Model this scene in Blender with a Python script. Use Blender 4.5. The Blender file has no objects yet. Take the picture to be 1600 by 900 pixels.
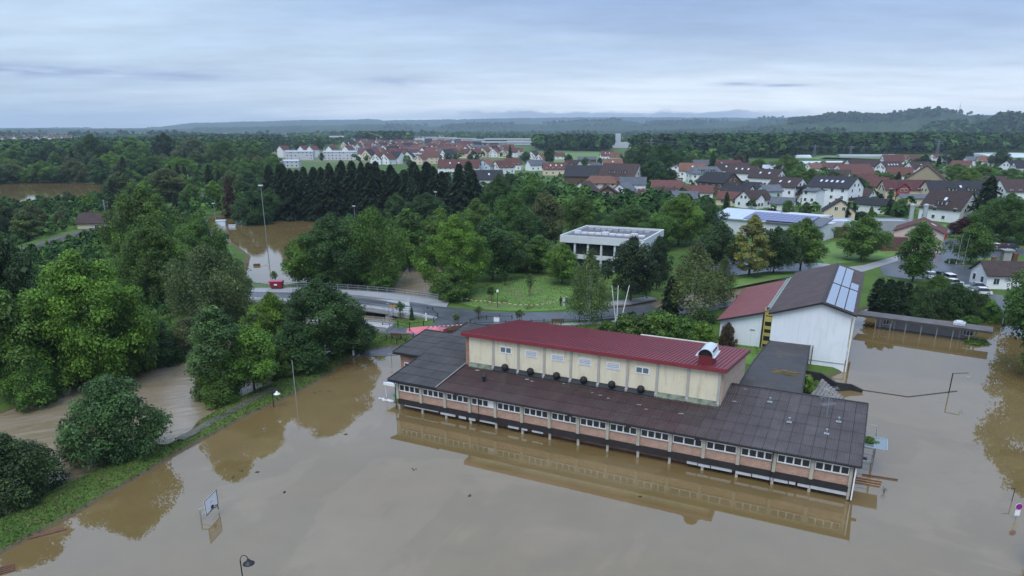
import bpy, bmesh, math, random
import numpy as np
from mathutils import Vector, Matrix
random.seed(11)
rng = np.random.default_rng(11)
SC = bpy.context.scene
COL = SC.collection
R = math.radians

# ---------------------------------------------------------------- camera
F, HZ, H, PY = 1115., 200., 33., 580.
PITCH = math.atan((PY - HZ) / F)
CP, SP = math.cos(PITCH), math.sin(PITCH)
cd = bpy.data.cameras.new('camera')
cam = bpy.data.objects.new('camera', cd)
COL.objects.link(cam)
cam.location = (0, 0, H)
cam.rotation_euler = (math.pi / 2 - PITCH, 0, 0)
cd.sensor_width = 36
cd.lens = 36 * F / 1600
cd.shift_y = (PY - 450) / 1600
cd.clip_start = .5
cd.clip_end = 40000
SC.camera = cam

# ---------------------------------------------------------------- light
SUN_EL, SUN_AZ = R(58), R(200)          # soft sun high behind the camera
w = bpy.data.worlds.new('World')
SC.world = w
w.use_nodes = True
SC.view_settings.view_transform = 'Standard'
SC.view_settings.look = 'None'
SC.view_settings.exposure = 0.46
SC.view_settings.gamma = 1
SC.cycles.volume_bounces = 0
SC.cycles.max_bounces = 6
SC.cycles.diffuse_bounces = 3
SC.cycles.glossy_bounces = 3
SC.cycles.transmission_bounces = 3


def srgb(r, g, b):
    f = lambda c: c / 255 / 12.92 if c / 255 <= .04045 else ((c / 255 + .055) / 1.055) ** 2.4
    return (f(r), f(g), f(b), 1)


class NT:
    """small node-tree helper"""
    def __init__(s, nt):
        s.t = nt
        nt.nodes.clear()

    def n(s, typ, ins=None, **kw):
        nd = s.t.nodes.new(typ)
        for k, v in kw.items():
            setattr(nd, k, v)
        for k, v in (ins or {}).items():
            if isinstance(v, bpy.types.NodeSocket):
                s.t.links.new(v, nd.inputs[k])
            else:
                nd.inputs[k].default_value = v
        return nd

    def math(s, op, a, b=0.0, c=0.0, clamp=False):
        return s.n('ShaderNodeMath', {0: a, 1: b, 2: c}, operation=op, use_clamp=clamp).outputs[0]

    def sstep(s, x, a, b):
        return s.n('ShaderNodeMapRange', {0: x, 1: a, 2: b, 3: 0., 4: 1.}, interpolation_type='SMOOTHSTEP').outputs[0]

    def mix(s, fac, a, b, blend='MIX'):
        nd = s.n('ShaderNodeMix', data_type='RGBA', blend_type=blend)
        for k, v in ((0, fac), (6, a), (7, b)):
            if isinstance(v, bpy.types.NodeSocket):
                s.t.links.new(v, nd.inputs[k])
            else:
                nd.inputs[k].default_value = v
        return nd.outputs[2]

    def ramp(s, fac, stops):
        nd = s.n('ShaderNodeValToRGB', {0: fac})
        el = nd.color_ramp.elements
        while len(el) < len(stops):
            el.new(.5)
        for e, (p_, c_) in zip(el, stops):
            e.position = p_
            e.color = c_ if len(c_) == 4 else (*c_, 1)
        return nd.outputs[0]

    def noise(s, vec, scale, detail=4, rough=.55, out=0, dist=0.):
        return s.n('ShaderNodeTexNoise', {'Vector': vec, 'Scale': scale, 'Detail': detail, 'Roughness': rough, 'Distortion': dist}).outputs[out]

    def comb(s, x, y, z):
        return s.n('ShaderNodeCombineXYZ', {0: x, 1: y, 2: z}).outputs[0]


def build_world():
    t = NT(w.node_tree)
    d = t.n('ShaderNodeTexCoord').outputs['Generated']
    sx = t.n('ShaderNodeSeparateXYZ', {0: d})
    x, y, z = sx.outputs
    zc = t.math('MAXIMUM', z, 0.0)
    az = t.math('ARCTAN2', x, y)
    # stratus deck seen in perspective
    den = t.math('ADD', zc, .10)
    px, py = t.math('DIVIDE', x, den), t.math('DIVIDE', y, den)
    deck = t.noise(t.comb(t.math('MULTIPLY', px, .42), t.math('MULTIPLY', py, 1.15), 3.1), 1.0, 7, .56)
    zn = t.math('ADD', zc, t.math('MULTIPLY', t.math('SUBTRACT', deck, .5), .05))
    k = t.math('MULTIPLY', zn, 4.0, clamp=True)
    right = t.ramp(k, [(0, srgb(222, 231, 238)), (.08, srgb(226, 234, 241)), (.17, srgb(212, 223, 234)), (.28, srgb(180, 197, 217)),
                       (.44, srgb(154, 175, 205)), (.62, srgb(142, 165, 201)), (1, srgb(146, 166, 196))])
    left = t.ramp(k, [(0, srgb(168, 187, 205)), (.10, srgb(170, 188, 206)), (.2, srgb(170, 189, 210)), (.3, srgb(176, 195, 215)),
                      (.44, srgb(179, 199, 219)), (.62, srgb(172, 194, 218)), (1, srgb(154, 174, 204))])
    side = t.sstep(t.math('ADD', az, t.math('MULTIPLY', t.math('SUBTRACT', deck, .5), .9)), -.55, .22)
    c = t.mix(side, left, right)
    # lighter and darker shreds of the deck
    fine = t.noise(t.comb(t.math('MULTIPLY', px, 1.5), t.math('MULTIPLY', py, 2.7), 7.7), 1.0, 6, .6)
    shade = t.n('ShaderNodeMapRange', {0: fine, 1: .3, 2: .7, 3: .90, 4: 1.09}).outputs[0]
    c = t.mix(1.0, c, t.comb(shade, shade, shade), 'MULTIPLY')
    # long thin dark streaks low in the sky
    st = t.noise(t.comb(t.math('MULTIPLY', az, 4.5), t.math('MULTIPLY', zc, 75.), 1.0), 1.0, 5, .55)
    wisp = t.noise(t.comb(t.math('MULTIPLY', az, 22.), t.math('MULTIPLY', zc, 190.), 2.0), 1.0, 5, .6)

    def streak(a0, z0, wa, wz, amt):
        da = t.math('DIVIDE', t.math('SUBTRACT', az, a0), wa)
        dz = t.math('DIVIDE', t.math('SUBTRACT', zc, z0), wz)
        r2 = t.math('ADD', t.math('MULTIPLY', da, da), t.math('MULTIPLY', dz, dz))
        g = t.math('EXPONENT', t.math('MULTIPLY', r2, -1.0))
        return t.math('MULTIPLY', t.math('MULTIPLY', g, t.sstep(wisp, .25, .6)), amt)
    dark = t.math('MULTIPLY', t.math('MULTIPLY', t.sstep(st, .54, .74), .16), t.math('MULTIPLY', t.sstep(zc, .02, .05), t.sstep(zc, .13, .08)))
    for a in ((-.58, .060, .14, .0065, .95), (-.40, .058, .05, .005, .6), (-.15, .0575, .05, .0065, .6), (.285, .052, .03, .002, .8), (.34, .0495, .03, .0018, .8), (.55, .105, .03, .003, .3)):
        dark = t.math('ADD', dark, streak(*a), clamp=True)
    c = t.mix(dark, c, srgb(135, 152, 188))
    # bank of low cloud lying behind the hills
    nb = t.noise(t.comb(t.math('MULTIPLY', az, 16.), t.math('MULTIPLY', zc, 60.), 5.0), 1.0, 6, .62)
    env = t.math('MULTIPLY', t.sstep(az, -.16, .02), t.sstep(az, .42, .26))
    top = t.math('ADD', .010, t.math('MULTIPLY', nb, .022))
    bank = t.math('MULTIPLY', t.sstep(t.math('SUBTRACT', top, zc), -.001, .004), env)
    c = t.mix(t.math('MULTIPLY', bank, .95), c, srgb(138, 157, 181))
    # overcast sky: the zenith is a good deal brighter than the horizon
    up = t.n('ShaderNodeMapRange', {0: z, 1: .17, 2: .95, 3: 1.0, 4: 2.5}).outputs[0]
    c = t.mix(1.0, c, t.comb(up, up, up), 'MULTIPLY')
    below = t.sstep(z, -.02, .0)
    c = t.mix(below, (.16, .18, .2, 1), c)
    sky = t.n('ShaderNodeTexSky', sky_type='NISHITA')
    sky.sun_disc = False
    sky.sun_elevation = SUN_EL
    sky.sun_rotation = SUN_AZ
    b1 = t.n('ShaderNodeBackground', {0: sky.outputs[0], 1: .07})
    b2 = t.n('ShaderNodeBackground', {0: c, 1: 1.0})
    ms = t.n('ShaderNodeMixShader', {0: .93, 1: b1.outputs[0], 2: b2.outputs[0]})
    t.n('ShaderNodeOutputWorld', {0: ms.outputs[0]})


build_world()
sl = bpy.data.lights.new('sun', 'SUN')
sun = bpy.data.objects.new('sun', sl)
COL.objects.link(sun)
sl.energy = 1.35
sl.angle = R(35)
sl.color = (1, .965, .91)
# towards the light: azimuth measured clockwise from +Y, as the Sky Texture does
sdir = Vector((math.sin(SUN_AZ) * math.cos(SUN_EL), math.cos(SUN_AZ) * math.cos(SUN_EL), math.sin(SUN_EL)))
sun.rotation_euler = sdir.to_track_quat('Z', 'Y').to_euler()
sun.location = (0, -50, 300)


# ---------------------------------------------------------------- survey of the photograph: pixel -> place on the ground
def P(u, v, z=0.):
    x, d = (u - 800) / F, (v - PY) / F
    ry, rz = CP - d * SP, -SP - d * CP
    t = (z - H) / rz
    return Vector((x * t, ry * t, z))


def zat(v, Y):
    d = (v - PY) / F
    return H + (-SP - d * CP) * Y / (CP - d * SP)


def ppm(v):
    return max(v - HZ, 2) / H * 1.0


# ---------------------------------------------------------------- helpers
class MB:
    def __init__(s):
        s.v, s.f, s.m = [], [], []

    def add(s, vs, fs, mi=0):
        n = len(s.v)
        s.v += [tuple(q) for q in vs]
        s.f += [tuple(i + n for i in f) for f in fs]
        s.m += [mi] * len(fs)
        return s

    def box(s, x0, y0, z0, x1, y1, z1, mi=0):
        return s.add([(x0, y0, z0), (x1, y0, z0), (x1, y1, z0), (x0, y1, z0), (x0, y0, z1), (x1, y0, z1), (x1, y1, z1), (x0, y1, z1)],
                     [(0, 3, 2, 1), (4, 5, 6, 7), (0, 1, 5, 4), (1, 2, 6, 5), (2, 3, 7, 6), (3, 0, 4, 7)], mi)

    def beam(s, a, b, wx, wz, mi=0, up=(0, 0, 1)):
        a, b = Vector(a), Vector(b)
        d = (b - a).normalized()
        sd = d.cross(Vector(up))
        sd = (sd if sd.length > 1e-4 else d.cross(Vector((0, 1, 0)))).normalized() * wx / 2
        u = sd.cross(d).normalized() * wz / 2
        vs = [q + i * sd + j * u for q in (a, b) for i, j in ((-1, -1), (1, -1), (1, 1), (-1, 1))]
        return s.add(vs, [(0, 1, 2, 3), (7, 6, 5, 4), (0, 4, 5, 1), (1, 5, 6, 2), (2, 6, 7, 3), (3, 7, 4, 0)], mi)

    def prism(s, poly, z0, z1, mi=0):
        n = len(poly)
        g = lambda q, z: (q[0], q[1], z + (q[2] if len(q) > 2 else 0))
        return s.add([g(q, z0) for q in poly] + [g(q, z1) for q in poly],
                     [tuple(range(n - 1, -1, -1)), tuple(range(n, 2 * n))] + [(i, (i + 1) % n, n + (i + 1) % n, n + i) for i in range(n)], mi)

    def tube(s, pts, rad, n=6, mi=0):
        pts = [Vector(q) for q in pts]
        rr = rad if isinstance(rad, (list, tuple)) else [rad] * len(pts)
        vs, fs = [], []
        for i, q in enumerate(pts):
            d = (pts[min(i + 1, len(pts) - 1)] - pts[max(i - 1, 0)]).normalized()
            a = d.cross(Vector((0, 0, 1)))
            a = (a if a.length > 1e-3 else d.cross(Vector((0, 1, 0)))).normalized()
            b = d.cross(a)
            for k in range(n):
                an = 2 * math.pi * k / n
                vs.append(q + (a * math.cos(an) + b * math.sin(an)) * rr[i])
        for i in range(len(pts) - 1):
            for k in range(n):
                fs.append((i * n + k, i * n + (k + 1) % n, (i + 1) * n + (k + 1) % n, (i + 1) * n + k))
        fs.append(tuple(range(n - 1, -1, -1)))
        fs.append(tuple(range((len(pts) - 1) * n, len(pts) * n)))
        return s.add(vs, fs, mi)

    def lathe(s, prof, c=(0, 0, 0), n=12, mi=0):
        vs, fs = [], []
        for r, z in prof:
            for k in range(n):
                a = 2 * math.pi * k / n
                vs.append((c[0] + r * math.cos(a), c[1] + r * math.sin(a), c[2] + z))
        for i in range(len(prof) - 1):
            for k in range(n):
                fs.append((i * n + k, i * n + (k + 1) % n, (i + 1) * n + (k + 1) % n, (i + 1) * n + k))
        fs.append(tuple(range(n - 1, -1, -1)))
        fs.append(tuple(range((len(prof) - 1) * n, len(prof) * n)))
        return s.add(vs, fs, mi)

    def mesh(s, name, mats):
        me = bpy.data.meshes.new(name)
        me.from_pydata(s.v, [], s.f)
        for m in (mats if isinstance(mats, (list, tuple)) else [mats]):
            me.materials.append(m)
        if any(s.m):
            me.polygons.foreach_set('material_index', s.m)
        me.update()
        return me

    def build(s, name, mats, parent=None, smooth=False, bevel=0):
        me = s.mesh(name, mats)
        if smooth:
            me.polygons.foreach_set('use_smooth', [True] * len(me.polygons))
        o = bpy.data.objects.new(name, me)
        COL.objects.link(o)
        if parent:
            o.parent = parent
        return o


def put(name, me, parent=None, loc=(0, 0, 0), rz=0., sc=None, col=None):
    o = bpy.data.objects.new(name, me)
    COL.objects.link(o)
    o.parent = parent
    o.location = loc
    o.rotation_euler.z = rz
    if sc is not None:
        o.scale = sc
    if col is not None:
        o.color = (*col[:3], 1)
    return o


def tag(o, label=None, cat=None, group=None, kind=None):
    for k, v in (('label', label), ('category', cat), ('group', group), ('kind', kind)):
        if v:
            o[k] = v
    return o


def thing(name, label, cat, loc=(0, 0, 0), rz=0., group=None):
    o = bpy.data.objects.new(name, None)
    COL.objects.link(o)
    o.location = loc
    o.rotation_euler.z = rz
    o.empty_display_size = .5
    return tag(o, label, cat, group)


def copy_thing(root, loc, rz=None, label=None):
    r = root.copy()
    COL.objects.link(r)
    r.location = loc
    if rz is not None:
        r.rotation_euler.z = rz
    if label:
        r['label'] = label
    for ch in root.children:
        c = ch.copy()
        COL.objects.link(c)
        c.parent = r
        for g in ch.children:
            e = g.copy()
            COL.objects.link(e)
            e.parent = c
    return r


# ---------------------------------------------------------------- materials
MATS = {}


def mat(name, col=(.5, .5, .5), rough=.8, var=.18, scale=1.5, bump=0., bscale=None, metal=0., spec=.4, objcol=False, stain=None, stain_amt=.5, stain_scale=.4, coat=0., world=False, streak=0.):
    if name in MATS:
        return MATS[name]
    m = bpy.data.materials.new(name)
    m.use_nodes = True
    t = NT(m.node_tree)
    co = t.n('ShaderNodeTexCoord').outputs['Object']
    if world:
        co = t.n('ShaderNodeNewGeometry').outputs['Position']
    n1 = t.noise(co, scale, 6, .6)
    base = t.n('ShaderNodeObjectInfo').outputs['Color'] if objcol else (*col[:3], 1)
    f = t.n('ShaderNodeMapRange', {0: n1, 1: .25, 2: .75, 3: 1 - var, 4: 1 + var}).outputs[0]
    c = t.mix(1.0, base, t.comb(f, f, f), 'MULTIPLY')
    if stain:
        n2 = t.noise(co, stain_scale, 5, .65, dist=.6)
        c = t.mix(t.math('MULTIPLY', t.sstep(n2, .5, .72), stain_amt), c, (*stain[:3], 1))
    if streak:
        # rain streaks running down the face
        sx = t.n('ShaderNodeSeparateXYZ', {0: co})
        sv = t.comb(t.math('MULTIPLY', sx.outputs[0], 2.6), t.math('MULTIPLY', sx.outputs[1], 2.6), t.math('MULTIPLY', sx.outputs[2], .22))
        c = t.mix(t.math('MULTIPLY', t.sstep(t.noise(sv, 1.0, 5, .65), .48, .8), streak), c, t.mix(1.0, c, (.55, .52, .46, 1), 'MULTIPLY'))
    ins = {'Base Color': c, 'Roughness': rough, 'Metallic': metal, 'Specular IOR Level': spec}
    if bump:
        nb = t.noise(co, bscale or scale * 6, 5, .6)
        ins['Normal'] = t.n('ShaderNodeBump', {'Strength': bump, 'Distance': .05, 'Height': nb}).outputs[0]
    bs = t.n('ShaderNodeBsdfPrincipled', ins)
    t.n('ShaderNodeOutputMaterial', {0: bs.outputs[0]})
    MATS[name] = m
    return m


def leaf_mat():
    m = bpy.data.materials.new('leaves')
    m.use_nodes = True
    t = NT(m.node_tree)
    base = t.n('ShaderNodeObjectInfo').outputs['Color']
    tint = t.n('ShaderNodeAttribute', attribute_name='tint')
    f = tint.outputs['Fac']
    c = t.mix(1.0, base, t.comb(f, f, f), 'MULTIPLY')
    # young leaves run to yellow
    c = t.mix(t.math('MULTIPLY', t.sstep(f, 1.2, 1.8), .25), c, t.mix(1.0, c, (1.5, 1.15, .6, 1), 'MULTIPLY'))
    d = t.n('ShaderNodeBsdfPrincipled', {'Base Color': c, 'Roughness': .55, 'Specular IOR Level': .25})
    tr = t.n('ShaderNodeBsdfTranslucent', {0: t.mix(1.0, c, (1.1, 1.3, .6, 1), 'MULTIPLY')})
    ms = t.n('ShaderNodeMixShader', {0: .25, 1: d.outputs[0], 2: tr.outputs[0]})
    t.n('ShaderNodeOutputMaterial', {0: ms.outputs[0]})
    return m


def stuff_leaf_mat():
    """far woods: colour per face kept in an attribute, one object"""
    m = bpy.data.materials.new('woodland')
    m.use_nodes = True
    t = NT(m.node_tree)
    a = t.n('ShaderNodeAttribute', attribute_name='leafcol')
    d = t.n('ShaderNodeBsdfDiffuse', {0: a.outputs['Color']})
    t.n('ShaderNodeOutputMaterial', {0: d.outputs[0]})
    return m


def water_mat(name, col, ripple, rscale, foam=0., rough=.015):
    m = bpy.data.materials.new(name)
    m.use_nodes = True
    t = NT(m.node_tree)
    pos = t.n('ShaderNodeNewGeometry').outputs['Position']
    n1 = t.noise(pos, .035, 6, .6, dist=1.2)
    n2 = t.noise(pos, .25, 5, .6)
    silt = t.sstep(n1, .50, .545)
    c = t.mix(t.math('MULTIPLY', silt, .42), (*col, 1), (col[0] * 1.35, col[1] * 1.38, col[2] * 1.7, 1))
    f = t.n('ShaderNodeMapRange', {0: n2, 1: .3, 2: .7, 3: .93, 4: 1.07}).outputs[0]
    c = t.mix(1.0, c, t.comb(f, f, f), 'MULTIPLY')
    # specks of drifting debris
    sp = t.noise(pos, 1.7, 3, .6)
    c = t.mix(t.math('MULTIPLY', t.sstep(sp, .735, .76), .55), c, (.05, .04, .02, 1))
    if foam:
        sx = t.n('ShaderNodeSeparateXYZ', {0: pos})
        # streaks drawn out along the current
        a = R(28)
        al = t.math('ADD', t.math('MULTIPLY', sx.outputs[0], math.cos(a)), t.math('MULTIPLY', sx.outputs[1], math.sin(a)))
        ac = t.math('ADD', t.math('MULTIPLY', sx.outputs[0], -math.sin(a)), t.math('MULTIPLY', sx.outputs[1], math.cos(a)))
        fv = t.comb(t.math('MULTIPLY', al, .18), t.math('MULTIPLY', ac, .85), 0.)
        nf = t.noise(fv, 1.0, 7, .62, dist=1.0)
        c = t.mix(t.math('MULTIPLY', t.sstep(nf, .46, .74), foam), c, (.50, .44, .36, 1))
        hgt = t.math('ADD', nf, t.math('MULTIPLY', t.noise(fv, 3.2, 5, .6), .5))
        b = t.n('ShaderNodeBump', {'Strength': ripple, 'Distance': .6, 'Height': hgt}).outputs[0]
    else:
        hgt = t.math('ADD', t.noise(pos, rscale, 4, .5), t.math('MULTIPLY', t.noise(pos, rscale * .22, 3, .5), 2.))
        yy = t.n('ShaderNodeSeparateXYZ', {0: pos}).outputs[1]
        # the open field further off is ruffled by wind, the schoolyard lies sheltered
        st_ = t.n('ShaderNodeMapRange', {0: yy, 1: 130., 2: 175., 3: ripple, 4: ripple * 9}).outputs[0]
        b = t.n('ShaderNodeBump', {'Strength': st_, 'Distance': .02, 'Height': hgt}).outputs[0]
    bs = t.n('ShaderNodeBsdfPrincipled', {'Base Color': c, 'Roughness': rough, 'IOR': 1.72, 'Specular IOR Level': .80, 'Normal': b})
    t.n('ShaderNodeOutputMaterial', {0: bs.outputs[0]})
    return m


def ground_mat():
    m = bpy.data.materials.new('grass_ground')
    m.use_nodes = True
    t = NT(m.node_tree)
    geo = t.n('ShaderNodeNewGeometry')
    pos = geo.outputs['Position']
    sx = t.n('ShaderNodeSeparateXYZ', {0: pos})
    n1 = t.noise(pos, .08, 6, .6)
    n2 = t.noise(pos, 1.1, 5, .65)
    n3 = t.noise(pos, 6., 3, .6)
    c = t.mix(t.sstep(n1, .35, .65), (.048, .102, .018, 1), (.084, .146, .027, 1))
    c = t.mix(t.math('MULTIPLY', t.sstep(n2, .45, .7), .6), c, (.125, .135, .04, 1))
    f = t.n('ShaderNodeMapRange', {0: n3, 1: .25, 2: .75, 3: .6, 4: 1.3}).outputs[0]
    c = t.mix(1.0, c, t.comb(f, f, f), 'MULTIPLY')
    # mud and washed-up litter along the waterline
    low = t.sstep(t.math('ADD', sx.outputs[2], t.math('MULTIPLY', t.math('SUBTRACT', n2, .5), .35)), .34, .12)
    c = t.mix(low, c, t.mix(n3, (.07, .055, .03, 1), (.15, .12, .07, 1)))
    # far fields: strips of meadow, orchard and stubble
    far = t.sstep(sx.outputs[1], 380, 520)
    v = t.n('ShaderNodeTexVoronoi', {'Vector': t.comb(t.math('MULTIPLY', sx.outputs[0], .0045), t.math('MULTIPLY', sx.outputs[1], .0022), 0.), 'Scale': 1.0})
    vs = t.n('ShaderNodeSeparateColor', {0: v.outputs['Color']}).outputs[0]
    fc = t.ramp(vs, [(0, (.045, .085, .02, 1)), (.3, (.07, .125, .03, 1)), (.55, (.10, .15, .05, 1)), (.75, (.055, .09, .03, 1)), (.9, (.15, .17, .08, 1)), (1, (.16, .15, .11, 1))])
    fc = t.mix(1.0, fc, t.comb(f, f, f), 'MULTIPLY')
    c = t.mix(far, c, fc)
    b = t.n('ShaderNodeBump', {'Strength': .7, 'Distance': .15, 'Height': n3}).outputs[0]
    bs = t.n('ShaderNodeBsdfPrincipled', {'Base Color': c, 'Roughness': .95, 'Specular IOR Level': .15, 'Normal': b})
    t.n('ShaderNodeOutputMaterial', {0: bs.outputs[0]})
    return m


def brick_mat(name, c1, c2, mortar):
    m = bpy.data.materials.new(name)
    m.use_nodes = True
    t = NT(m.node_tree)
    co = t.n('ShaderNodeTexCoord').outputs['Object']
    sx = t.n('ShaderNodeSeparateXYZ', {0: co})
    h = t.math('ADD', sx.outputs[0], sx.outputs[1])
    bt = t.n('ShaderNodeTexBrick', {'Vector': t.comb(h, sx.outputs[2], 0.), 'Color1': (*c1, 1), 'Color2': (*c2, 1), 'Mortar': (*mortar, 1), 'Scale': 1.0,
                                    'Mortar Size': .014, 'Brick Width': .26, 'Row Height': .09, 'Bias': -.1})
    n = t.noise(co, 1.2, 5, .65)
    f = t.n('ShaderNodeMapRange', {0: n, 1: .25, 2: .75, 3: .72, 4: 1.25}).outputs[0]
    c = t.mix(1.0, bt.outputs[0], t.comb(f, f, f), 'MULTIPLY')
    b = t.n('ShaderNodeBump', {'Strength': .6, 'Distance': .01, 'Height': bt.outputs[1]})
    b.invert = True
    bs = t.n('ShaderNodeBsdfPrincipled', {'Base Color': c, 'Roughness': .9, 'Specular IOR Level': .2, 'Normal': b.outputs[0]})
    t.n('ShaderNodeOutputMaterial', {0: bs.outputs[0]})
    return m


def roof_mat():
    """tiled roofs of the village, colour from the object"""
    m = bpy.data.materials.new('roof_tiles')
    m.use_nodes = True
    t = NT(m.node_tree)
    co = t.n('ShaderNodeTexCoord').outputs['Object']
    base = t.n('ShaderNodeObjectInfo').outputs['Color']
    n = t.noise(co, .9, 6, .65)
    f = t.n('ShaderNodeMapRange', {0: n, 1: .25, 2: .75, 3: .68, 4: 1.3}).outputs[0]
    sx = t.n('ShaderNodeSeparateXYZ', {0: co})
    wv = t.math('SINE', t.math('MULTIPLY', sx.outputs[0], 2 * math.pi / .3))
    rw = t.math('FRACT', t.math('MULTIPLY', sx.outputs[2], 4.6))
    f2 = t.math('MULTIPLY', f, t.math('ADD', .94, t.math('MULTIPLY', wv, .06)))
    c = t.mix(1.0, base, t.comb(f2, f2, f2), 'MULTIPLY')
    hgt = t.math('ADD', t.math('MULTIPLY', wv, .5), rw)
    b = t.n('ShaderNodeBump', {'Strength': .5, 'Distance': .03, 'Height': hgt}).outputs[0]
    bs = t.n('ShaderNodeBsdfPrincipled', {'Base Color': c, 'Roughness': .75, 'Specular IOR Level': .15, 'Normal': b})
    t.n('ShaderNodeOutputMaterial', {0: bs.outputs[0]})
    return m


LEAF = leaf_mat()
WOODS = stuff_leaf_mat()
FLOOD = water_mat('flood_water', (.156, .107, .042), .03, 1.6)
RIVER = water_mat('river_water', (.225, .175, .105), .22, 1.0, foam=.22, rough=.15)
GROUND = ground_mat()
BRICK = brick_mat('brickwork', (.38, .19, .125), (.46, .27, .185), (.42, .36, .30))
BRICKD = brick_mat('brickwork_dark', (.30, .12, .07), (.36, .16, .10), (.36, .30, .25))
TILES = roof_mat()
ASPH = mat('wet_asphalt', (.075, .082, .092), .30, .25, .35, .15, 18, spec=.5)
PAVE = mat('pavement', (.27, .27, .27), .6, .15, .5, .2, 8)
KERB = mat('kerb', (.36, .36, .35), .8, .12, 2)
CONC = mat('concrete', (.34, .335, .32), .85, .2, .7, .2, 9, stain=(.12, .12, .10), stain_amt=.5)
CREAM = mat('cream_render', (.72, .645, .47), .9, .06, .5, .1, 14, stain=(.50, .40, .22), stain_amt=.4, stain_scale=.55, world=True, streak=.75)
PILA = mat('pilaster_concrete', (.40, .37, .30), .9, .2, 1.2, world=True, streak=.5)
WHITE = mat('white_render', (.74, .78, .80), .9, .05, .35, .08, 12, stain=(.62, .65, .65), stain_amt=.35, stain_scale=.3, streak=.35)
WHITEP = mat('white_paint', (.78, .79, .79), .45, .06, 2)
GLASS = mat('dark_glass', (.018, .022, .026), .06, .5, .8, spec=.8)
BLACKM = mat('black_metal', (.018, .018, .02), .45, .2, 4)
GREYM = mat('galvanised', (.38, .40, .41), .4, .15, 4, metal=.5)
DARKB = mat('dark_fascia', (.024, .021, .022), .6, .25, 1.5)
REDP = mat('red_sheet', (.185, .024, .033), .42, .12, .5, spec=.5, stain=(.10, .022, .028), stain_amt=.7, stain_scale=.25)
WOODB = mat('brown_wood', (.12, .055, .03), .8, .3, 3, .2)
WALLC = mat('house_wall', objcol=True, rough=.9, var=.07, scale=.6)
PLAIN = mat('paint', objcol=True, rough=.4, var=.05, scale=2, spec=.5)
BARK = mat('bark', (.075, .058, .042), .95, .35, 2.5, .6, 10)
BIRCH = mat('birch_bark', (.50, .47, .42), .85, .4, 2.5, .3, 8)
SHEETG = mat('fibre_cement', objcol=True, rough=.75, var=.22, scale=.5, bump=.25, bscale=9, spec=.3, stain=(.078, .075, .060), stain_amt=.6, stain_scale=.45, world=True)
SOLAR = mat('solar_glass', (.27, .315, .385), .12, .08, .6, spec=.9, coat=.5)
YELLOW = mat('yellow_panel', (.58, .47, .14), .6, .12, 1.2)
# ================================================================ GROUND, WATER, ROADS
# frame of the flooded school: x along its long front, y away from the camera
SO = Vector((-14.5, 83.9, 0))
STH = R(-26.65)


def S2W(x, y, z=0.):
    c, s = math.cos(STH), math.sin(STH)
    return Vector((SO.x + x * c - y * s, SO.y + x * s + y * c, z))


def pxpoly(pts, z=0.):
    return [tuple(P(u, v, z)[:2]) for u, v in pts]


W_FLOOD = pxpoly([(-200, 955), (-60, 902), (0, 868), (60, 836), (120, 804), (200, 756), (300, 697), (400, 645), (470, 612), (520, 582), (548, 561), (572, 548), (622, 541)]) + \
    [tuple(S2W(*q)[:2]) for q in ((-5, 9), (20, 12), (46, 12.5), (46.6, 27), (48.2, 36), (49.5, 38.6), (49.5, 73))] + \
    pxpoly([(1362, 476), (1450, 484), (1552, 497), (1560, 484), (1574, 478), (1600, 470), (1700, 470), (1850, 560), (1900, 760)]) + [(120, 20), (60, -40), (-60, -40), (-62, 20)]
W_RIVER = pxpoly([(-160, 715), (-60, 672), (0, 648), (60, 625), (130, 598), (200, 572), (250, 560), (300, 548), (360, 530), (420, 510), (470, 500), (520, 490), (560, 472), (596, 458),
                  (618, 446), (628, 432), (640, 416), (690, 404), (740, 396), (765, 402), (720, 418), (700, 432), (698, 450), (694, 464), (660, 476), (632, 490), (610, 503),
                  (592, 512), (575, 520), (553, 533), (520, 548), (490, 562), (455, 580), (425, 598), (380, 618), (340, 640), (310, 657), (284, 669), (250, 688), (200, 711), (130, 742),
                  (60, 778), (0, 810), (-100, 864), (-200, 900)])
W_SPILL = pxpoly([(240, 692), (276, 668), (306, 656), (296, 674), (280, 684), (262, 694)])
W_FIELD = pxpoly([(306, 352), (335, 338), (420, 334), (500, 333), (510, 345), (488, 362), (470, 385), (470, 410), (480, 440), (432, 446), (398, 441), (384, 430), (392, 400), (365, 380), (330, 370)])
W_POND = pxpoly([(-40, 292), (20, 281), (100, 283), (170, 287), (174, 303), (120, 318), (40, 318), (-30, 312)])
W_PARK = pxpoly([(1250, 430), (1200, 441), (1160, 449), (1080, 462), (1000, 477), (955, 484), (925, 494), (950, 502), (1040, 493), (1110, 485), (1180, 466), (1252, 440)])


def sdist(px, py, poly):
    """signed distance, negative inside"""
    pts = np.array(poly)
    d2 = np.full(px.shape, 1e18)
    ins = np.zeros(px.shape, bool)
    n = len(pts)
    for i in range(n):
        ax, ay = pts[i]
        bx, by = pts[(i + 1) % n]
        ex, ey = bx - ax, by - ay
        t = np.clip(((px - ax) * ex + (py - ay) * ey) / (ex * ex + ey * ey + 1e-9), 0, 1)
        d2 = np.minimum(d2, (px - ax - t * ex) ** 2 + (py - ay - t * ey) ** 2)
        c = (ay > py) != (by > py)
        with np.errstate(divide='ignore', invalid='ignore'):
            xi = ax + (py - ay) * ex / (ey if ey else 1e-9)
        ins ^= c & (px < xi)
    d = np.sqrt(d2)
    return np.where(ins, -d, d)


def vnoise(x, y, seed=0):
    """cheap smooth value noise for vertices"""
    r = np.random.default_rng(seed)
    out = 0
    for k in range(5):
        a, b, p1, p2 = r.uniform(0, 6.28, 4)
        f = r.uniform(.6, 1.6)
        out = out + np.sin((x * math.cos(a) + y * math.sin(a)) * f + p1) * np.cos((x * math.cos(b) + y * math.sin(b)) * f * .8 + p2)
    return out / 3


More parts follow.
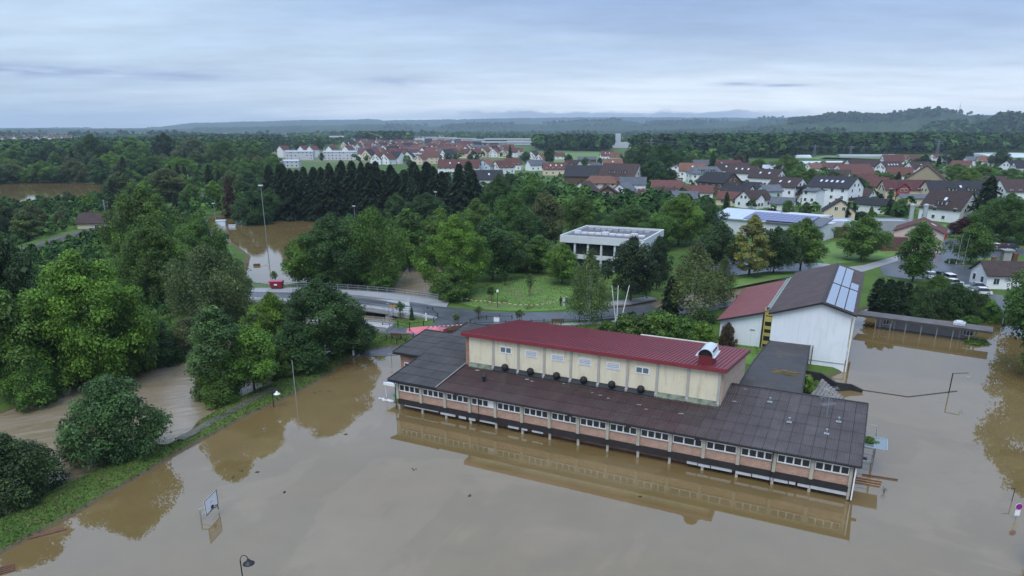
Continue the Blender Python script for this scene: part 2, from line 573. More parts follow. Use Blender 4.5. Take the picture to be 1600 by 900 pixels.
def land_h(x, y):
    s = lambda t: t * t * (3 - 2 * t)
    h = .55 + 1.2 * s(np.clip((y - 250) / 150, 0, 1))
    # park lawn behind the school rises a little
    return h


def ground_h(x, y):
    x, y = np.atleast_1d(np.asarray(x, float)), np.atleast_1d(np.asarray(y, float))
    h = land_h(x, y) + .06 * vnoise(x * .5, y * .5, 3)
    near = (y < 640) & (np.abs(x) < 460)
    nx, ny = x[near], y[near]
    if nx.size:
        hn = h[near]
        wob = .16 * vnoise(nx * .7, ny * .7, 5) + .14 * vnoise(nx * 2.6, ny * 2.6, 6)
        for poly, k in ((W_FLOOD, .55), (W_RIVER, .5), (W_FIELD, .2), (W_POND, .2), (W_PARK, .25)):
            xs, ys = [q[0] for q in poly], [q[1] for q in poly]
            bb = (nx > min(xs) - 8) & (nx < max(xs) + 8) & (ny > min(ys) - 8) & (ny < max(ys) + 8)
            if bb.any():
                sd = sdist(nx[bb], ny[bb], poly) + wob[bb]
                hn[bb] = np.minimum(hn[bb], np.maximum(sd * k, -1.3))
        xs, ys = [q[0] for q in W_SPILL], [q[1] for q in W_SPILL]
        bb = (nx > min(xs) - 4) & (nx < max(xs) + 4) & (ny > min(ys) - 4) & (ny < max(ys) + 4)
        if bb.any():
            sd = sdist(nx[bb], ny[bb], W_SPILL) + wob[bb] * .5
            hn[bb] = np.minimum(hn[bb], np.maximum(sd * .3 - .02, -.3))
        h[near] = hn
    return h


def G(u, v, dz=0.):
    """where the ray of pixel (u, v) meets the land"""
    z = .55
    for _ in range(4):
        q = P(u, v, z)
        z = max(float(land_h(np.array([q.x]), np.array([q.y]))[0]), 0)
    q = P(u, v, z)
    q.z = z + dz
    return q


def gz(x, y):
    return float(max(ground_h(x, y)[0], -.9))


def axis(lo, f0, f1, step, hi, g):
    a = list(np.arange(f0, f1 + .01, step))
    s, q = step, a[0]
    while q > lo:
        s *= g
        q -= s
        a.insert(0, q)
    s, q = step, a[-1]
    while q < hi:
        s *= g
        q += s
        a.append(q)
    return np.array(a)


def grid_obj(name, xs, ys, zfun, m):
    X, Y = np.meshgrid(xs, ys)
    Z = zfun(X.ravel(), Y.ravel())
    co = np.stack([X.ravel(), Y.ravel(), Z], 1).astype(np.float32)
    nx, ny = len(xs), len(ys)
    i = np.arange(nx * ny).reshape(ny, nx)
    q = np.stack([i[:-1, :-1], i[:-1, 1:], i[1:, 1:], i[1:, :-1]], -1).reshape(-1, 4)
    return np_mesh(name, co, q, m, True)


def np_mesh(name, co, quads, m, smooth=False, link=True, attrs=None, parent=None):
    me = bpy.data.meshes.new(name)
    me.vertices.add(len(co))
    me.vertices.foreach_set('co', np.ascontiguousarray(co, np.float32).ravel())
    k = quads.shape[1]
    me.loops.add(quads.size)
    me.loops.foreach_set('vertex_index', np.ascontiguousarray(quads, np.int32).ravel())
    me.polygons.add(len(quads))
    me.polygons.foreach_set('loop_start', np.arange(0, quads.size, k, dtype=np.int32))
    if smooth:
        me.polygons.foreach_set('use_smooth', np.ones(len(quads), bool))
    me.materials.append(m)
    for an, (ty, val) in (attrs or {}).items():
        at = me.attributes.new(an, ty, 'FACE')
        at.data.foreach_set('value' if ty == 'FLOAT' else 'color', np.ascontiguousarray(val, np.float32).ravel())
    me.update(calc_edges=True)
    if not link:
        return me
    o = bpy.data.objects.new(name, me)
    COL.objects.link(o)
    o.parent = parent
    return o


ys_ = np.concatenate([axis(-300, 30, 190, 1.0, 192, 1.25), axis(192.8, 193, 420, 2.4, 16000, 1.09)[1:]])
ys_ = np.unique(ys_)
g_ = grid_obj('ground', axis(-15000, -80, 80, .9, 15000, 1.11), ys_, ground_h, GROUND)
tag(g_, 'flat grassy valley floor rising out of the brown flood', kind='structure')
wm = MB().add([(-700, -300, 0), (700, -300, 0), (700, 640, 0), (-700, 640, 0)], [(0, 1, 2, 3)])
tag(wm.build('flood_water', FLOOD), 'still brown flood water standing round the school', kind='structure')


def offset_poly(poly, d):
    n = len(poly)
    out = []
    ar = sum(poly[i][0] * poly[(i + 1) % n][1] - poly[(i + 1) % n][0] * poly[i][1] for i in range(n))
    sg = 1 if ar > 0 else -1
    for i in range(n):
        a, b, c = Vector(poly[i - 1]), Vector(poly[i]), Vector(poly[(i + 1) % n])
        e1, e2 = (b - a).normalized(), (c - b).normalized()
        nn = Vector((e1.y + e2.y, -e1.x - e2.x))
        nn = nn.normalized() if nn.length > 1e-4 else Vector((e1.y, -e1.x))
        out.append(tuple(b + nn * d * sg))
    return out


RIV = [(q[0], q[1]) for q in offset_poly(W_RIVER, 1.0)]
tag(MB().add([(x, y, .05) for x, y in RIV], [tuple(range(len(RIV)))]).build('river', RIVER), 'fast brown river in spate between the trees', kind='structure')
tag(MB().add([(x, y, .035) for x, y in offset_poly(W_SPILL, .8)], [tuple(range(len(W_SPILL)))]).build('water', RIVER), 'river water spilling across the grass bank', kind='structure')
PK = offset_poly(W_PARK, 1.2)
MUDDY = water_mat('muddy_water', (.20, .155, .085), .25, 1.2, foam=.22, rough=.1)
tag(MB().add([(x, y, .04) for x, y in PK], [tuple(range(len(PK)))]).build('water', MUDDY), 'shallow muddy stream across the park', kind='structure')


def sheet(name, pts, m, label, z=.64, thick=.3, zoff=0.):
    """a paved surface: polygon of pixels (u, v[, z]) laid on the land"""
    vs = []
    for q in pts:
        zz = q[2] if len(q) > 2 else z
        vs.append(tuple(P(q[0], q[1], zz)[:2]) + (zz + zoff,))
    mb = MB()
    n = len(vs)
    mb.add([(x, y, zz - thick) for x, y, zz in vs] + vs, [tuple(range(n, 2 * n))] + [(i, (i + 1) % n, n + (i + 1) % n, n + i) for i in range(n)])
    o = mb.build(name, m)
    # make the top face look up
    return tag(o, label, kind='structure')


def strip(name, cl, wd, z, m, label, thick=1.2, kind='structure'):
    pts = [P(u, v, z) for u, v in cl]
    L, Rr = [], []
    for i, q in enumerate(pts):
        d = (pts[min(i + 1, len(pts) - 1)] - pts[max(i - 1, 0)])
        nn = Vector((-d.y, d.x, 0)).normalized() * wd / 2
        L.append(q + nn)
        Rr.append(q - nn)
    mb = MB()
    n = len(pts)
    dn = Vector((0, 0, thick))
    vs = L + Rr + [q - dn for q in L] + [q - dn for q in Rr]
    fs = []
    for i in range(n - 1):
        fs += [(i, n + i, n + i + 1, i + 1), (i, i + 1, 2 * n + i + 1, 2 * n + i), (n + i + 1, n + i, 3 * n + i, 3 * n + i + 1)]
    mb.add(vs, fs)
    return tag(mb.build(name, m), label, kind=kind)


RZ = .66
# bridge approach pavement + carriageway (deck rises to 1.7 m over the river)
sheet('pavement', [(388, 450, 1.75), (480, 449, 1.75), (560, 454, 1.75), (600, 457, 1.7), (640, 461, 1.3), (672, 466, .9), (702, 471, .75), (697, 481, .75), (660, 475, .95), (620, 468, 1.45),
                   (560, 462, 1.75), (480, 457, 1.75), (388, 456, 1.75)], PAVE, 'pale pavement along the far side of the bridge road', thick=.4)
sheet('road', [(388, 455.5, 1.68), (480, 456.5, 1.68), (560, 461.5, 1.68), (620, 467.5, 1.4), (660, 474.5, .9), (697, 480.5, .69), (760, 486.5, RZ), (800, 488), (860, 488), (905, 486.5), (935, 484), (975, 480), (1015, 476), (1030, 482),
               (1000, 492), (940, 499), (860, 502), (800, 504.5), (735, 508), (712, 503), (684, 495, .69), (640, 485, 1.0), (600, 479, 1.5), (560, 474, 1.68), (480, 467, 1.68), (388, 463, 1.68)],
      ASPH, 'wet grey road coming off the bridge', z=RZ, thick=.42)
sheet('pavement', [(388, 463.4, 1.75), (480, 467.4, 1.75), (560, 474.4, 1.75), (600, 479.4, 1.6), (640, 485.4, 1.05), (684, 495.4, .76), (680, 498, .76), (640, 491, 1.05), (600, 486, 1.6), (560, 480, 1.75), (480, 472, 1.75), (388, 468, 1.75)],
      PAVE, 'pale pavement along the near side of the bridge road', thick=.5)
sheet('road', [(684.5, 495.5), (712, 503.6), (735, 508.6), (728, 516), (712, 528), (690, 545), (655, 532), (640, 522), (600, 521), (570, 518), (575, 509), (600, 510), (640, 513), (664, 510), (678, 505)],
      ASPH, 'wet side road running past the grass island', z=RZ)
PINK = mat('pink_paving', (.56, .13, .15), .6, .18, .6, stain=(.60, .30, .30), stain_amt=.4, stain_scale=.8)
sheet('road_marking', [(637, 512.5), (664, 509.5), (700, 512.2), (727, 513.4), (716, 519), (700, 523.5), (665, 524), (634, 519.5)], PINK, 'pink painted crossing area beside the school roof', z=RZ + .012, thick=.006)
# path behind the school and quay path to the stream
sheet('footpath', [(735, 512), (800, 508), (860, 505.5), (940, 502.5), (1000, 496.5), (1000, 499.5), (940, 506), (860, 509), (800, 512), (752, 517)], PAVE, 'pale footpath along the lawn behind the school', z=.62)
sheet('footpath', [(1005, 492), (1040, 487), (1110, 479), (1200, 455), (1240, 438), (1246, 441), (1205, 460), (1115, 485), (1040, 493), (1010, 497)], ASPH, 'dark path with a low railing beside the muddy stream', z=.62)
sheet('footpath', [(938, 472), (970, 469), (1012, 463), (1026, 466), (985, 474), (945, 478)], PAVE, 'short pale path ending at the muddy stream', z=.64)
# right-hand streets and yards
sheet('road', [(1375, 418), (1396, 402), (1440, 384), (1452, 366), (1464, 364), (1474, 374), (1494, 374), (1512, 390), (1600, 388), (1700, 388), (1700, 398), (1600, 398), (1534, 404), (1500, 414),
               (1545, 420), (1560, 424), (1548, 440), (1535, 455), (1500, 450), (1470, 446), (1448, 436), (1420, 436), (1380, 430)], ASPH, 'wide wet forecourt and street junction by the tree island', z=.6)
sheet('road', [(1520, 447), (1560, 436), (1600, 440), (1640, 452), (1606, 480), (1590, 500), (1570, 500), (1556, 470)], ASPH, 'wet lane running down into the flood', z=.58)
sheet('footpath', [(1262, 410), (1292, 412), (1318, 418), (1350, 414), (1420, 394), (1450, 388), (1446, 394), (1420, 402), (1350, 424), (1310, 428), (1262, 428)], PAVE, 'pale paved path beside the lawn', z=.62)
sheet('road', [(1090, 400), (1150, 396), (1240, 402), (1262, 408), (1262, 424), (1200, 424), (1150, 430), (1090, 424)], ASPH, 'small grey car park under the trees', z=.6)
# railway on its low bank
RAILB = mat('railway_ballast', (.085, .075, .072), .9, .3, 2, .4, 10)


RAIL_CL = [(40, 392), (98, 372), (140, 361), (180, 349), (230, 336), (280, 322), (306, 313), (324, 303), (350, 291), (380, 281)]
strip('terrain', RAIL_CL, 13, 1.6, GROUND, 'low green railway embankment', 2.0)
strip('railway_bed', RAIL_CL, 6.2, 1.85, RAILB, 'dark ballast bed of the railway line', .6)
STEEL = mat('rail_steel', (.30, .27, .25), .35, .2, 4, metal=.7)
for off in (-.75, .75):
    pts = [P(u, v, 1.95) for u, v in RAIL_CL]
    mb = MB()
    for i in range(len(pts) - 1):
        d = (pts[i + 1] - pts[i]).normalized()
        nn = Vector((-d.y, d.x, 0)) * off
        mb.beam(pts[i] + nn, pts[i + 1] + nn, .12, .15)
    tag(mb.build('rail', STEEL), 'steel running rail on the railway bed', 'rail', 'pair of railway rails')
# levee path, half mud
MUDT = mat('mud_track', (.10, .095, .072), .8, .35, .8, .4, 7, stain=(.05, .085, .022), stain_amt=1.0, stain_scale=1.1)
strip('footpath', [(280, 686), (300, 676), (326, 661), (354, 646), (380, 631), (402, 619), (430, 606)], 1.3, .6, MUDT, 'worn gravel track along the crest of the grass bank', .2)
# parking bay at the head of the flood
sheet('pavement', [(578, 541), (600, 533), (640, 534), (648, 552), (600, 556), (560, 556)], mat('wet_slab', (.10, .10, .105), .22, .35, .6, spec=.6), 'wet paved corner just above the flood', z=.05, thick=.3)
# ================================================================ TREES
def leaf_cloud(clumps, per, size, seed, up=.55, droop=0., squash=.85, core=.35, aspect=.62):
    """quads spread over leaf clumps; returns co, quads, tint"""
    r = np.random.default_rng(seed)
    cs = np.array([c for c, _ in clumps])
    rs = np.array([q for _, q in clumps])
    wt = rs ** 2
    n = np.maximum((per * wt / wt.sum()).astype(int), 4)
    idx = np.repeat(np.arange(len(cs)), n)
    N = len(idx)
    d = r.normal(size=(N, 3))
    d /= np.linalg.norm(d, axis=1, keepdims=True)
    d[:, 2] = np.where(r.random(N) < .6, np.abs(d[:, 2]), d[:, 2])
    rad = rs[idx] * (core + (1 - core) * r.random(N) ** .5) * r.uniform(.85, 1.18, N)
    pos = cs[idx] + d * rad[:, None] * np.array([1, 1, squash])
    if droop:
        pos[:, 2] -= droop * r.random(N) ** 2 * rs[idx]
    nr = d * .75 + np.array([0, 0, up]) + r.normal(size=(N, 3)) * .45
    nr /= np.linalg.norm(nr, axis=1, keepdims=True)
    a = np.cross(nr, r.normal(size=(N, 3)))
    a /= np.linalg.norm(a, axis=1, keepdims=True)
    b = np.cross(nr, a)
    s = size * np.exp(r.normal(size=N) * .34)[:, None]
    co = np.stack([pos - a * s, pos - b * s * aspect, pos + a * s, pos + b * s * aspect], 1).reshape(-1, 3)
    q = np.arange(N * 4).reshape(-1, 4)
    ct = r.uniform(.62, 1.42, len(cs))
    tint = ct[idx] * r.uniform(.7, 1.35, N)
    return co, q, tint


def crown_clumps(r, shape, n, rx, z0, z1, cr, inner=.3):
    """clump centres filling an uneven envelope"""
    out = []
    ph = r.uniform(0, 6.28, 6)
    for i in range(n):
        t = (i + r.random()) / n
        prof = shape(t)
        a = i * 2.39996 + r.uniform(-.5, .5)
        lob = 1 + .20 * math.sin(2 * a + ph[0] + 2.5 * t) + .16 * math.sin(3 * a + ph[1] - 5 * t) + .10 * math.sin(5 * a + ph[2] + 9 * t)
        q = rx * prof * lob
        f = 1.0 if r.random() > inner else r.uniform(.2, .8)
        c = cr * r.uniform(.7, 1.3) * (.55 + .45 * min(1, prof * 1.3))
        rr = max(q - c * .75, 0) * f
        out.append((np.array([math.cos(a) * rr, math.sin(a) * rr, z0 + (z1 - z0) * t - c * .3]), c))
    return out


S_BROAD = lambda t: max(.12, math.sin(math.pi * min(1, t * .86 + .16)) ** .6)
S_DOME = lambda t: max(.1, (1 - t ** 2.4) ** .5 * min(1, .62 + 1.5 * t))
S_OVAL = lambda t: max(.1, math.sin(math.pi * (t * .9 + .07)) ** .75)
S_PEAR = lambda t: max(.08, (1 - t) ** .6 * (.55 + 1.0 * min(1, t * 4)) * .95)
S_COL = lambda t: max(.06, math.sin(math.pi * (t * .86 + .12)) ** .45 * (1 - .35 * t))


def trunk_mb(r, h, rad, clumps, nl=7, lean=.3, splay=.45):
    mb = MB()
    tip = Vector((r.uniform(-lean, lean), r.uniform(-lean, lean), h * .82))
    b = [Vector((0, 0, -.6)), Vector((0, 0, .3)), tip * .35 + Vector((0, 0, .1)), tip * .7, tip]
    mb.tube(b, [rad * 1.5, rad, rad * .75, rad * .45, rad * .12], 7)
    cl = sorted(clumps, key=lambda c: -c[1])
    pick = [cl[int(i)][0] for i in np.linspace(0, len(cl) - 1, nl)] if nl else []
    for c in pick:
        c = Vector(c)
        s0 = tip * min(.85, max(.18, (c.z / h) * splay))
        mid = s0.lerp(c, .5) + Vector((0, 0, .25))
        mb.tube([s0, mid, c], [rad * .42, rad * .26, rad * .06], 5)
    return mb


KINDS = {}


def make_kind(name, w0, h0, shape, n, cr, z0, leaves, size, seed, trunk=BARK, rad=.22, nl=8, up=.55, droop=0., squash=.85, core=.35, inner=.3, aspect=.62):
    r = np.random.default_rng(seed)
    cl = crown_clumps(r, shape, n, w0 / 2, z0, h0 - cr * .5, cr, inner)
    co, q, tint = leaf_cloud(cl, leaves, size, seed + 100, up, droop, squash, core, aspect)
    # rescale so that the crown fills exactly w0 x h0
    ext = np.percentile(np.abs(co[:, :2]), 98)
    co[:, :2] *= (w0 / 2) / ext
    co[:, 2] *= h0 / co[:, 2].max()
    me = np_mesh('crown_' + name, co, q, LEAF, link=False, attrs={'tint': ('FLOAT', tint)})
    tm = trunk_mb(r, h0, rad, cl, nl).mesh('trunk_' + name, trunk)
    KINDS.setdefault(name.split('/')[0], []).append((w0, h0, me, tm))


for k in range(3):
    make_kind('broad/%d' % k, 11, 13, S_BROAD, 84, 1.45, 2.4, 27000, .15, 21 + k, inner=.38)
for k in range(2):
    make_kind('grand/%d' % k, 17, 18, S_BROAD, 150, 1.75, 2.6, 56000, .155, 121 + k, inner=.35, rad=.36, nl=12)
for k in range(2):
    make_kind('dense/%d' % k, 11, 10, S_DOME, 90, 1.4, .5, 32000, .135, 31 + k, inner=.15)
for k in range(2):
    make_kind('oval/%d' % k, 8, 15, S_OVAL, 62, 1.35, 1.8, 22000, .145, 41 + k)
for k in range(2):
    make_kind('willow/%d' % k, 11, 12, S_BROAD, 74, 1.45, 1.4, 24000, .18, 51 + k, up=.1, droop=1.1, squash=1.15, aspect=.28)
for k in range(2):
    make_kind('birch/%d' % k, 8, 14, S_PEAR, 54, 1.25, 2.0, 12000, .145, 61 + k, BIRCH, .14, 8, up=.1, droop=1.5, squash=1.1, core=.15, inner=.45, aspect=.4)
make_kind('golden/0', 8, 14, S_PEAR, 70, 1.15, 1.6, 17000, .15, 67, up=.8, squash=.55)
for k in range(2):
    make_kind('shrub/%d' % k, 5, 3.2, S_DOME, 38, .8, .15, 8000, .12, 71 + k, rad=.09, nl=5, inner=.2)
make_kind('thuja/0', 2.4, 8, S_COL, 34, .6, .2, 6500, .15, 81, rad=.1, nl=0, up=.9, squash=1.6)
make_kind('young/0', 1.7, 3.8, S_OVAL, 14, .42, 1.7, 420, .13, 91, rad=.05, nl=4)
make_kind('sparse/0', 5, 5.5, S_BROAD, 26, .95, .8, 1500, .15, 95, rad=.12, nl=14, core=.1, inner=.5)


def make_spruce(seed, h=17., w=6.5, n=6500):
    r = np.random.default_rng(seed)
    t = r.random(n) ** .8
    t = 1 - t
    layers = 17
    t = (np.floor(t * layers) + r.uniform(0, .9, n)) / layers
    z = .8 + t * (h - .9)
    nb = 9
    lay = np.floor(t * layers)
    bl = r.uniform(.55, 1.3, (layers + 1, nb))
    bi = (r.random(n) * nb).astype(int)
    rmax = (w / 2) * (1 - t) ** .62 * bl[lay.astype(int), bi] + .12
    a = (bi + r.normal(size=n) * .16 + lay * .37) * 2 * math.pi / nb
    f = r.random(n) ** .55
    rr = rmax * f
    drop = (f ** 1.4) * rmax * .42
    pos = np.stack([np.cos(a) * rr, np.sin(a) * rr, z - drop], 1)
    out = np.stack([np.cos(a), np.sin(a), -.55 * np.ones(n)], 1)
    out += r.normal(size=(n, 3)) * .3
    out /= np.linalg.norm(out, axis=1, keepdims=True)
    sd = np.cross(out, np.array([0, 0, 1.]) + r.normal(size=(n, 3)) * .4)
    sd /= np.linalg.norm(sd, axis=1, keepdims=True)
    s = r.uniform(.30, .62, n)[:, None] * (w / 6.5)
    co = np.stack([pos - out * s, pos - sd * s * .36, pos + out * s, pos + sd * s * .36], 1).reshape(-1, 3)
    tint = r.uniform(.6, 1.35, n) * (.85 + .3 * f)
    me = np_mesh('crown_spruce', co, np.arange(n * 4).reshape(-1, 4), LEAF, link=False, attrs={'tint': ('FLOAT', tint)})
    tm = MB().tube([(0, 0, -.5), (0, 0, h * .5), (0, 0, h * .97)], [.26, .16, .03], 6).mesh('trunk_spruce', BARK)
    KINDS.setdefault('spruce', []).append((w, h, me, tm))


for k in range(3):
    make_spruce(201 + k)

# leaf colours (albedo of the leaves themselves)
LC = {'mid': (.062, .132, .027), 'dark': (.034, .078, .023), 'deep': (.022, .050, .019), 'bright': (.080, .168, .024), 'lime': (.092, .168, .026), 'blue': (.050, .112, .042),
      'grey': (.080, .122, .050), 'spruce': (.022, .042, .020), 'bluespruce': (.035, .062, .042), 'golden': (.150, .165, .038), 'red': (.055, .014, .018), 'yellow': (.26, .27, .03),
      'birch': (.068, .104, .036), 'brown': (.062, .05, .03)}
NAMEOF = {'broad': 'broadleaf_tree', 'grand': 'broadleaf_tree', 'dense': 'broadleaf_tree', 'oval': 'broadleaf_tree', 'willow': 'willow_tree', 'birch': 'birch_tree', 'golden': 'broadleaf_tree', 'shrub': 'shrub',
          'thuja': 'thuja_tree', 'young': 'young_tree', 'sparse': 'bare_shrub', 'spruce': 'spruce_tree'}
TREES = 0


def tree(kind, x, y, z, wd, ht, col, label, group=None, cat=None, rz=None, jit=.12):
    global TREES
    TREES += 1
    if kind == 'broad' and wd > 12.5:
        kind = 'grand'
    vs = KINDS[kind]
    w0, h0, cm, tm = vs[int(rng.integers(len(vs)))]
    e = thing(NAMEOF[kind], label, cat or ('shrub' if kind in ('shrub', 'sparse') else 'tree'), (x, y, z), rng.uniform(0, 6.28) if rz is None else rz, group)
    c = np.array(LC[col]) * np.array([1.14, 1.03, .84]) * rng.uniform(1 - jit, 1 + jit) * (1 + rng.normal(size=3) * .05)
    sc = (wd / w0, wd / w0, ht / h0)
    put('trunk', tm, e, sc=sc)
    put('crown', cm, e, sc=sc, col=c)
    return e


def ptree(kind, u, vt, vb, wpx, col, label, group=None, cat=None, z=None, push=None, **k):
    """a tree measured in the photograph: middle column u, top row vt, foot row vb, crown width in pixels"""
    q = G(u, vb) if z is None else P(u, vb, z)
    # foot row is the front rim of the crown foot: the trunk stands half a crown further back
    wd = wpx / ppm(vb) * .97
    if push is None:
        push = wd * .12
    q = q + Vector((q.x, q.y, 0)).normalized() * push
    ht = max(zat(vt, q.y) - q.z, 1.0)
    return tree(kind, q.x, q.y, gz(q.x, q.y), wd, ht, col, label, group, cat, **k)


# --- the trees one can name, front to back
ptree('dense', 187, 578, 712, 134, 'blue', 'big round bluish ash bush standing in the river beside the grass bank', push=.3)
ptree('dense', 22, 654, 782, 140, 'dark', 'dark leafy tree at the lower end of the grass bank')
ptree('sparse', 118, 648, 712, 62, 'brown', 'thin half-bare dark shrub between two round trees in the river')
ptree('oval', 348, 458, 618, 88, 'blue', 'tall blue-green tree at the corner of the river bend')
ptree('broad', 398, 503, 612, 100, 'bright', 'bright green bushy tree beside the tall blue-green one')
ptree('dense', 342, 540, 622, 84, 'mid', 'low leafy bush under the tall blue-green tree')
ptree('broad', 432, 437, 560, 78, 'lime', 'light green feathery tree in front of the bridge')
ptree('broad', 505, 434, 562, 150, 'dark', 'large dark maple beside the road bridge')
ptree('dense', 468, 500, 577, 100, 'dark', 'dark bush below the large maple by the bridge')
ptree('dense', 553, 478, 548, 66, 'dark', 'dark round bush at the river end of the side road')
ptree('dense', 440, 535, 588, 50, 'mid', 'small green bush on the bank above the lamp')
ptree('broad', 150, 370, 600, 195, 'bright', 'huge bright green tree on the far river bank')
ptree('broad', 26, 440, 622, 124, 'mid', 'broad green tree at the left edge above the river')
ptree('broad', 92, 455, 598, 124, 'mid', 'mid green tree leaning over the river next to the huge bright one')
ptree('broad', 205, 430, 580, 110, 'mid', 'green tree standing right of the huge bright one')
ptree('dense', 245, 480, 565, 90, 'dark', 'dark bush along the far river bank')
ptree('dense', 165, 520, 588, 100, 'mid', 'low mid green bush at the water under the huge tree')
ptree('dense', 56, 545, 626, 90, 'mid', 'low bush overhanging the river at the left edge')
ptree('broad', 25, 345, 560, 120, 'deep', 'very dark tree at the left edge of the wood')
ptree('broad', 255, 338, 480, 110, 'mid', 'tall green tree behind the huge bright one')
ptree('broad', 240, 288, 430, 125, 'mid', 'tallest green tree above the railway bend')
ptree('willow', 335, 378, 515, 128, 'grey', 'grey-green willow next to the flooded field')
ptree('broad', 322, 330, 440, 96, 'mid', 'green tree with white blossom gaps beside the flooded field')
ptree('dense', 300, 480, 552, 80, 'grey', 'greyish bush at the far side of the river bend')
ptree('broad', 372, 420, 500, 60, 'grey', 'grey-green tree overhanging the bridge end')
# wood between the flooded field and the park
CW = 'trees of the wood between flooded field and park'
for a in (('broad', 482, 362, 448, 84, 'bright', 'bright green tree at the corner of the wood by the flooded field'), ('broad', 525, 330, 450, 110, 'dark', 'dark spreading tree in the wood right of the flooded field'),
          ('willow', 588, 320, 445, 112, 'mid', 'drooping green willow in the middle of the wood'), ('willow', 668, 345, 412, 72, 'dark', 'dark willow at the stream mouth'),
          ('broad', 712, 335, 462, 108, 'bright', 'bright green tree at the edge of the park lawn'), ('dense', 705, 415, 470, 66, 'mid', 'low bush under the bright tree at the lawn edge'),
          ('broad', 560, 345, 440, 90, 'dark', 'shady tree behind the willow'), ('broad', 770, 335, 440, 84, 'dark', 'dark tree above the upper park lawn'),
          ('oval', 842, 366, 428, 52, 'mid', 'slim green tree on the upper park lawn'), ('broad', 878, 378, 445, 62, 'bright', 'bright green tree in front of the flat white building'),
          ('broad', 690, 312, 408, 70, 'bright', 'light green tree crest of the wood'), ('broad', 745, 300, 404, 90, 'mid', 'green tree in the upper wood'),
          ('oval', 640, 318, 420, 60, 'mid', 'narrow tree behind the willow'), ('broad', 800, 300, 410, 84, 'mid', 'broad tree in the upper wood left of the white building'),
          ('dense', 800, 360, 425, 60, 'mid', 'low dark bush above the lawn'), ('broad', 850, 295, 395, 74, 'birch', 'brownish green tree behind the flat white building'),
          ('broad', 820, 320, 415, 60, 'dark', 'dark tree left of the flat white building'), ('broad', 905, 300, 380, 60, 'mid', 'tree crown behind the flat roof'),
          ('broad', 780, 270, 365, 66, 'dark', 'dark crown at the top of the wood'), ('broad', 830, 268, 350, 54, 'mid', 'mid green crown at the top of the wood'),
          ('dense', 518, 405, 452, 70, 'dark', 'low dark bush at the water edge of the wood'), ('dense', 590, 412, 450, 70, 'mid', 'low bush at the water edge under the willow')):
    ptree(*a, group=None)
# park and school grounds
for a in (('birch', 920, 384, 508, 76, 'birch', 'thin-leaved birch with white twigs beside the road'), ('broad', 985, 366, 472, 86, 'deep', 'dark maple in front of the flat white building'),
          ('birch', 1082, 376, 495, 98, 'birch', 'wide loose birch by the muddy stream'), ('spruce', 1046, 428, 492, 42, 'spruce', 'small dark spruce among the shrubs'),
          ('birch', 1126, 395, 482, 44, 'birch', 'slender white-stemmed birch beside the car park'), ('golden', 1170, 334, 432, 76, 'golden', 'golden green tree with layered crown'),
          ('broad', 1208, 352, 428, 66, 'dark', 'dark tree right of the golden one'), ('broad', 1250, 338, 422, 78, 'mid', 'round green tree at the lawn corner'),
          ('broad', 1118, 342, 425, 66, 'dark', 'dark tree in front of the solar hall'), ('broad', 1025, 366, 455, 46, 'deep', 'narrow dark tree between birch and maple'),
          ('broad', 1060, 300, 385, 84, 'lime', 'lime green round tree behind the flat white building'), ('broad', 985, 318, 378, 84, 'mid', 'mid green tree behind the flat white building'),
          ('broad', 1100, 310, 380, 56, 'dark', 'dark tree beside the lime green one'), ('broad', 1028, 330, 392, 60, 'mid', 'green tree behind the right end of the flat building'),
          ('broad', 1345, 335, 408, 78, 'mid', 'round dark tree on the lawn before the grey sheds'), ('oval', 1425, 344, 442, 58, 'mid', 'tall oval tree at the side of the forecourt'),
          ('broad', 1515, 346, 412, 58, 'mid', 'round tree on the island with the flag poles'), ('broad', 1500, 340, 372, 36, 'red', 'dark red leaved tree beyond the flag poles'),
          ('broad', 1565, 300, 378, 84, 'mid', 'large tree on the lawn at the right edge'), ('broad', 1610, 385, 520, 110, 'mid', 'tree at the right edge overhanging the flooded lane'),
          ('broad', 1650, 360, 590, 150, 'mid', 'big tree mirrored in the flood at the right edge'), ('spruce', 1535, 274, 352, 56, 'spruce', 'dark spruce between white house and brown roof'),
          ('dense', 1648, 762, 890, 70, 'mid', 'bush at the right edge beside the no-stopping sign')):
    ptree(*a)
ptree('spruce', 1262, 305, 350, 1, 'spruce', 'dark little spruce by the grey roofs') if False else None
# hedge of thujas and shrubs along the right of the white classroom building
for i, (u, vt, vb, wp) in enumerate(((1368, 420, 486, 26), (1384, 422, 488, 26), (1399, 424, 488, 26), (1413, 428, 486, 24), (1376, 430, 490, 24), (1392, 434, 491, 24))):
    ptree('thuja', u, vt, vb, wp, 'deep', 'dark thuja in the tall hedge behind the covered walk', 'row of tall thujas beside the white classroom building', 'tree')
for i, (u, vt, vb, wp, c) in enumerate(((1430, 432, 488, 46, 'dark'), (1458, 438, 491, 52, 'dark'), (1488, 428, 492, 60, 'dark'), (1515, 440, 494, 54, 'dark'), (1540, 456, 498, 46, 'mid'), (1552, 478, 500, 28, 'lime'),
                                        (1462, 428, 468, 42, 'mid'), (1420, 455, 490, 40, 'dark'))):
    ptree('dense', u, vt, vb, wp, c, 'leafy bush in the dark hedge behind the covered walk', 'hedge bushes behind the covered walk', 'shrub')
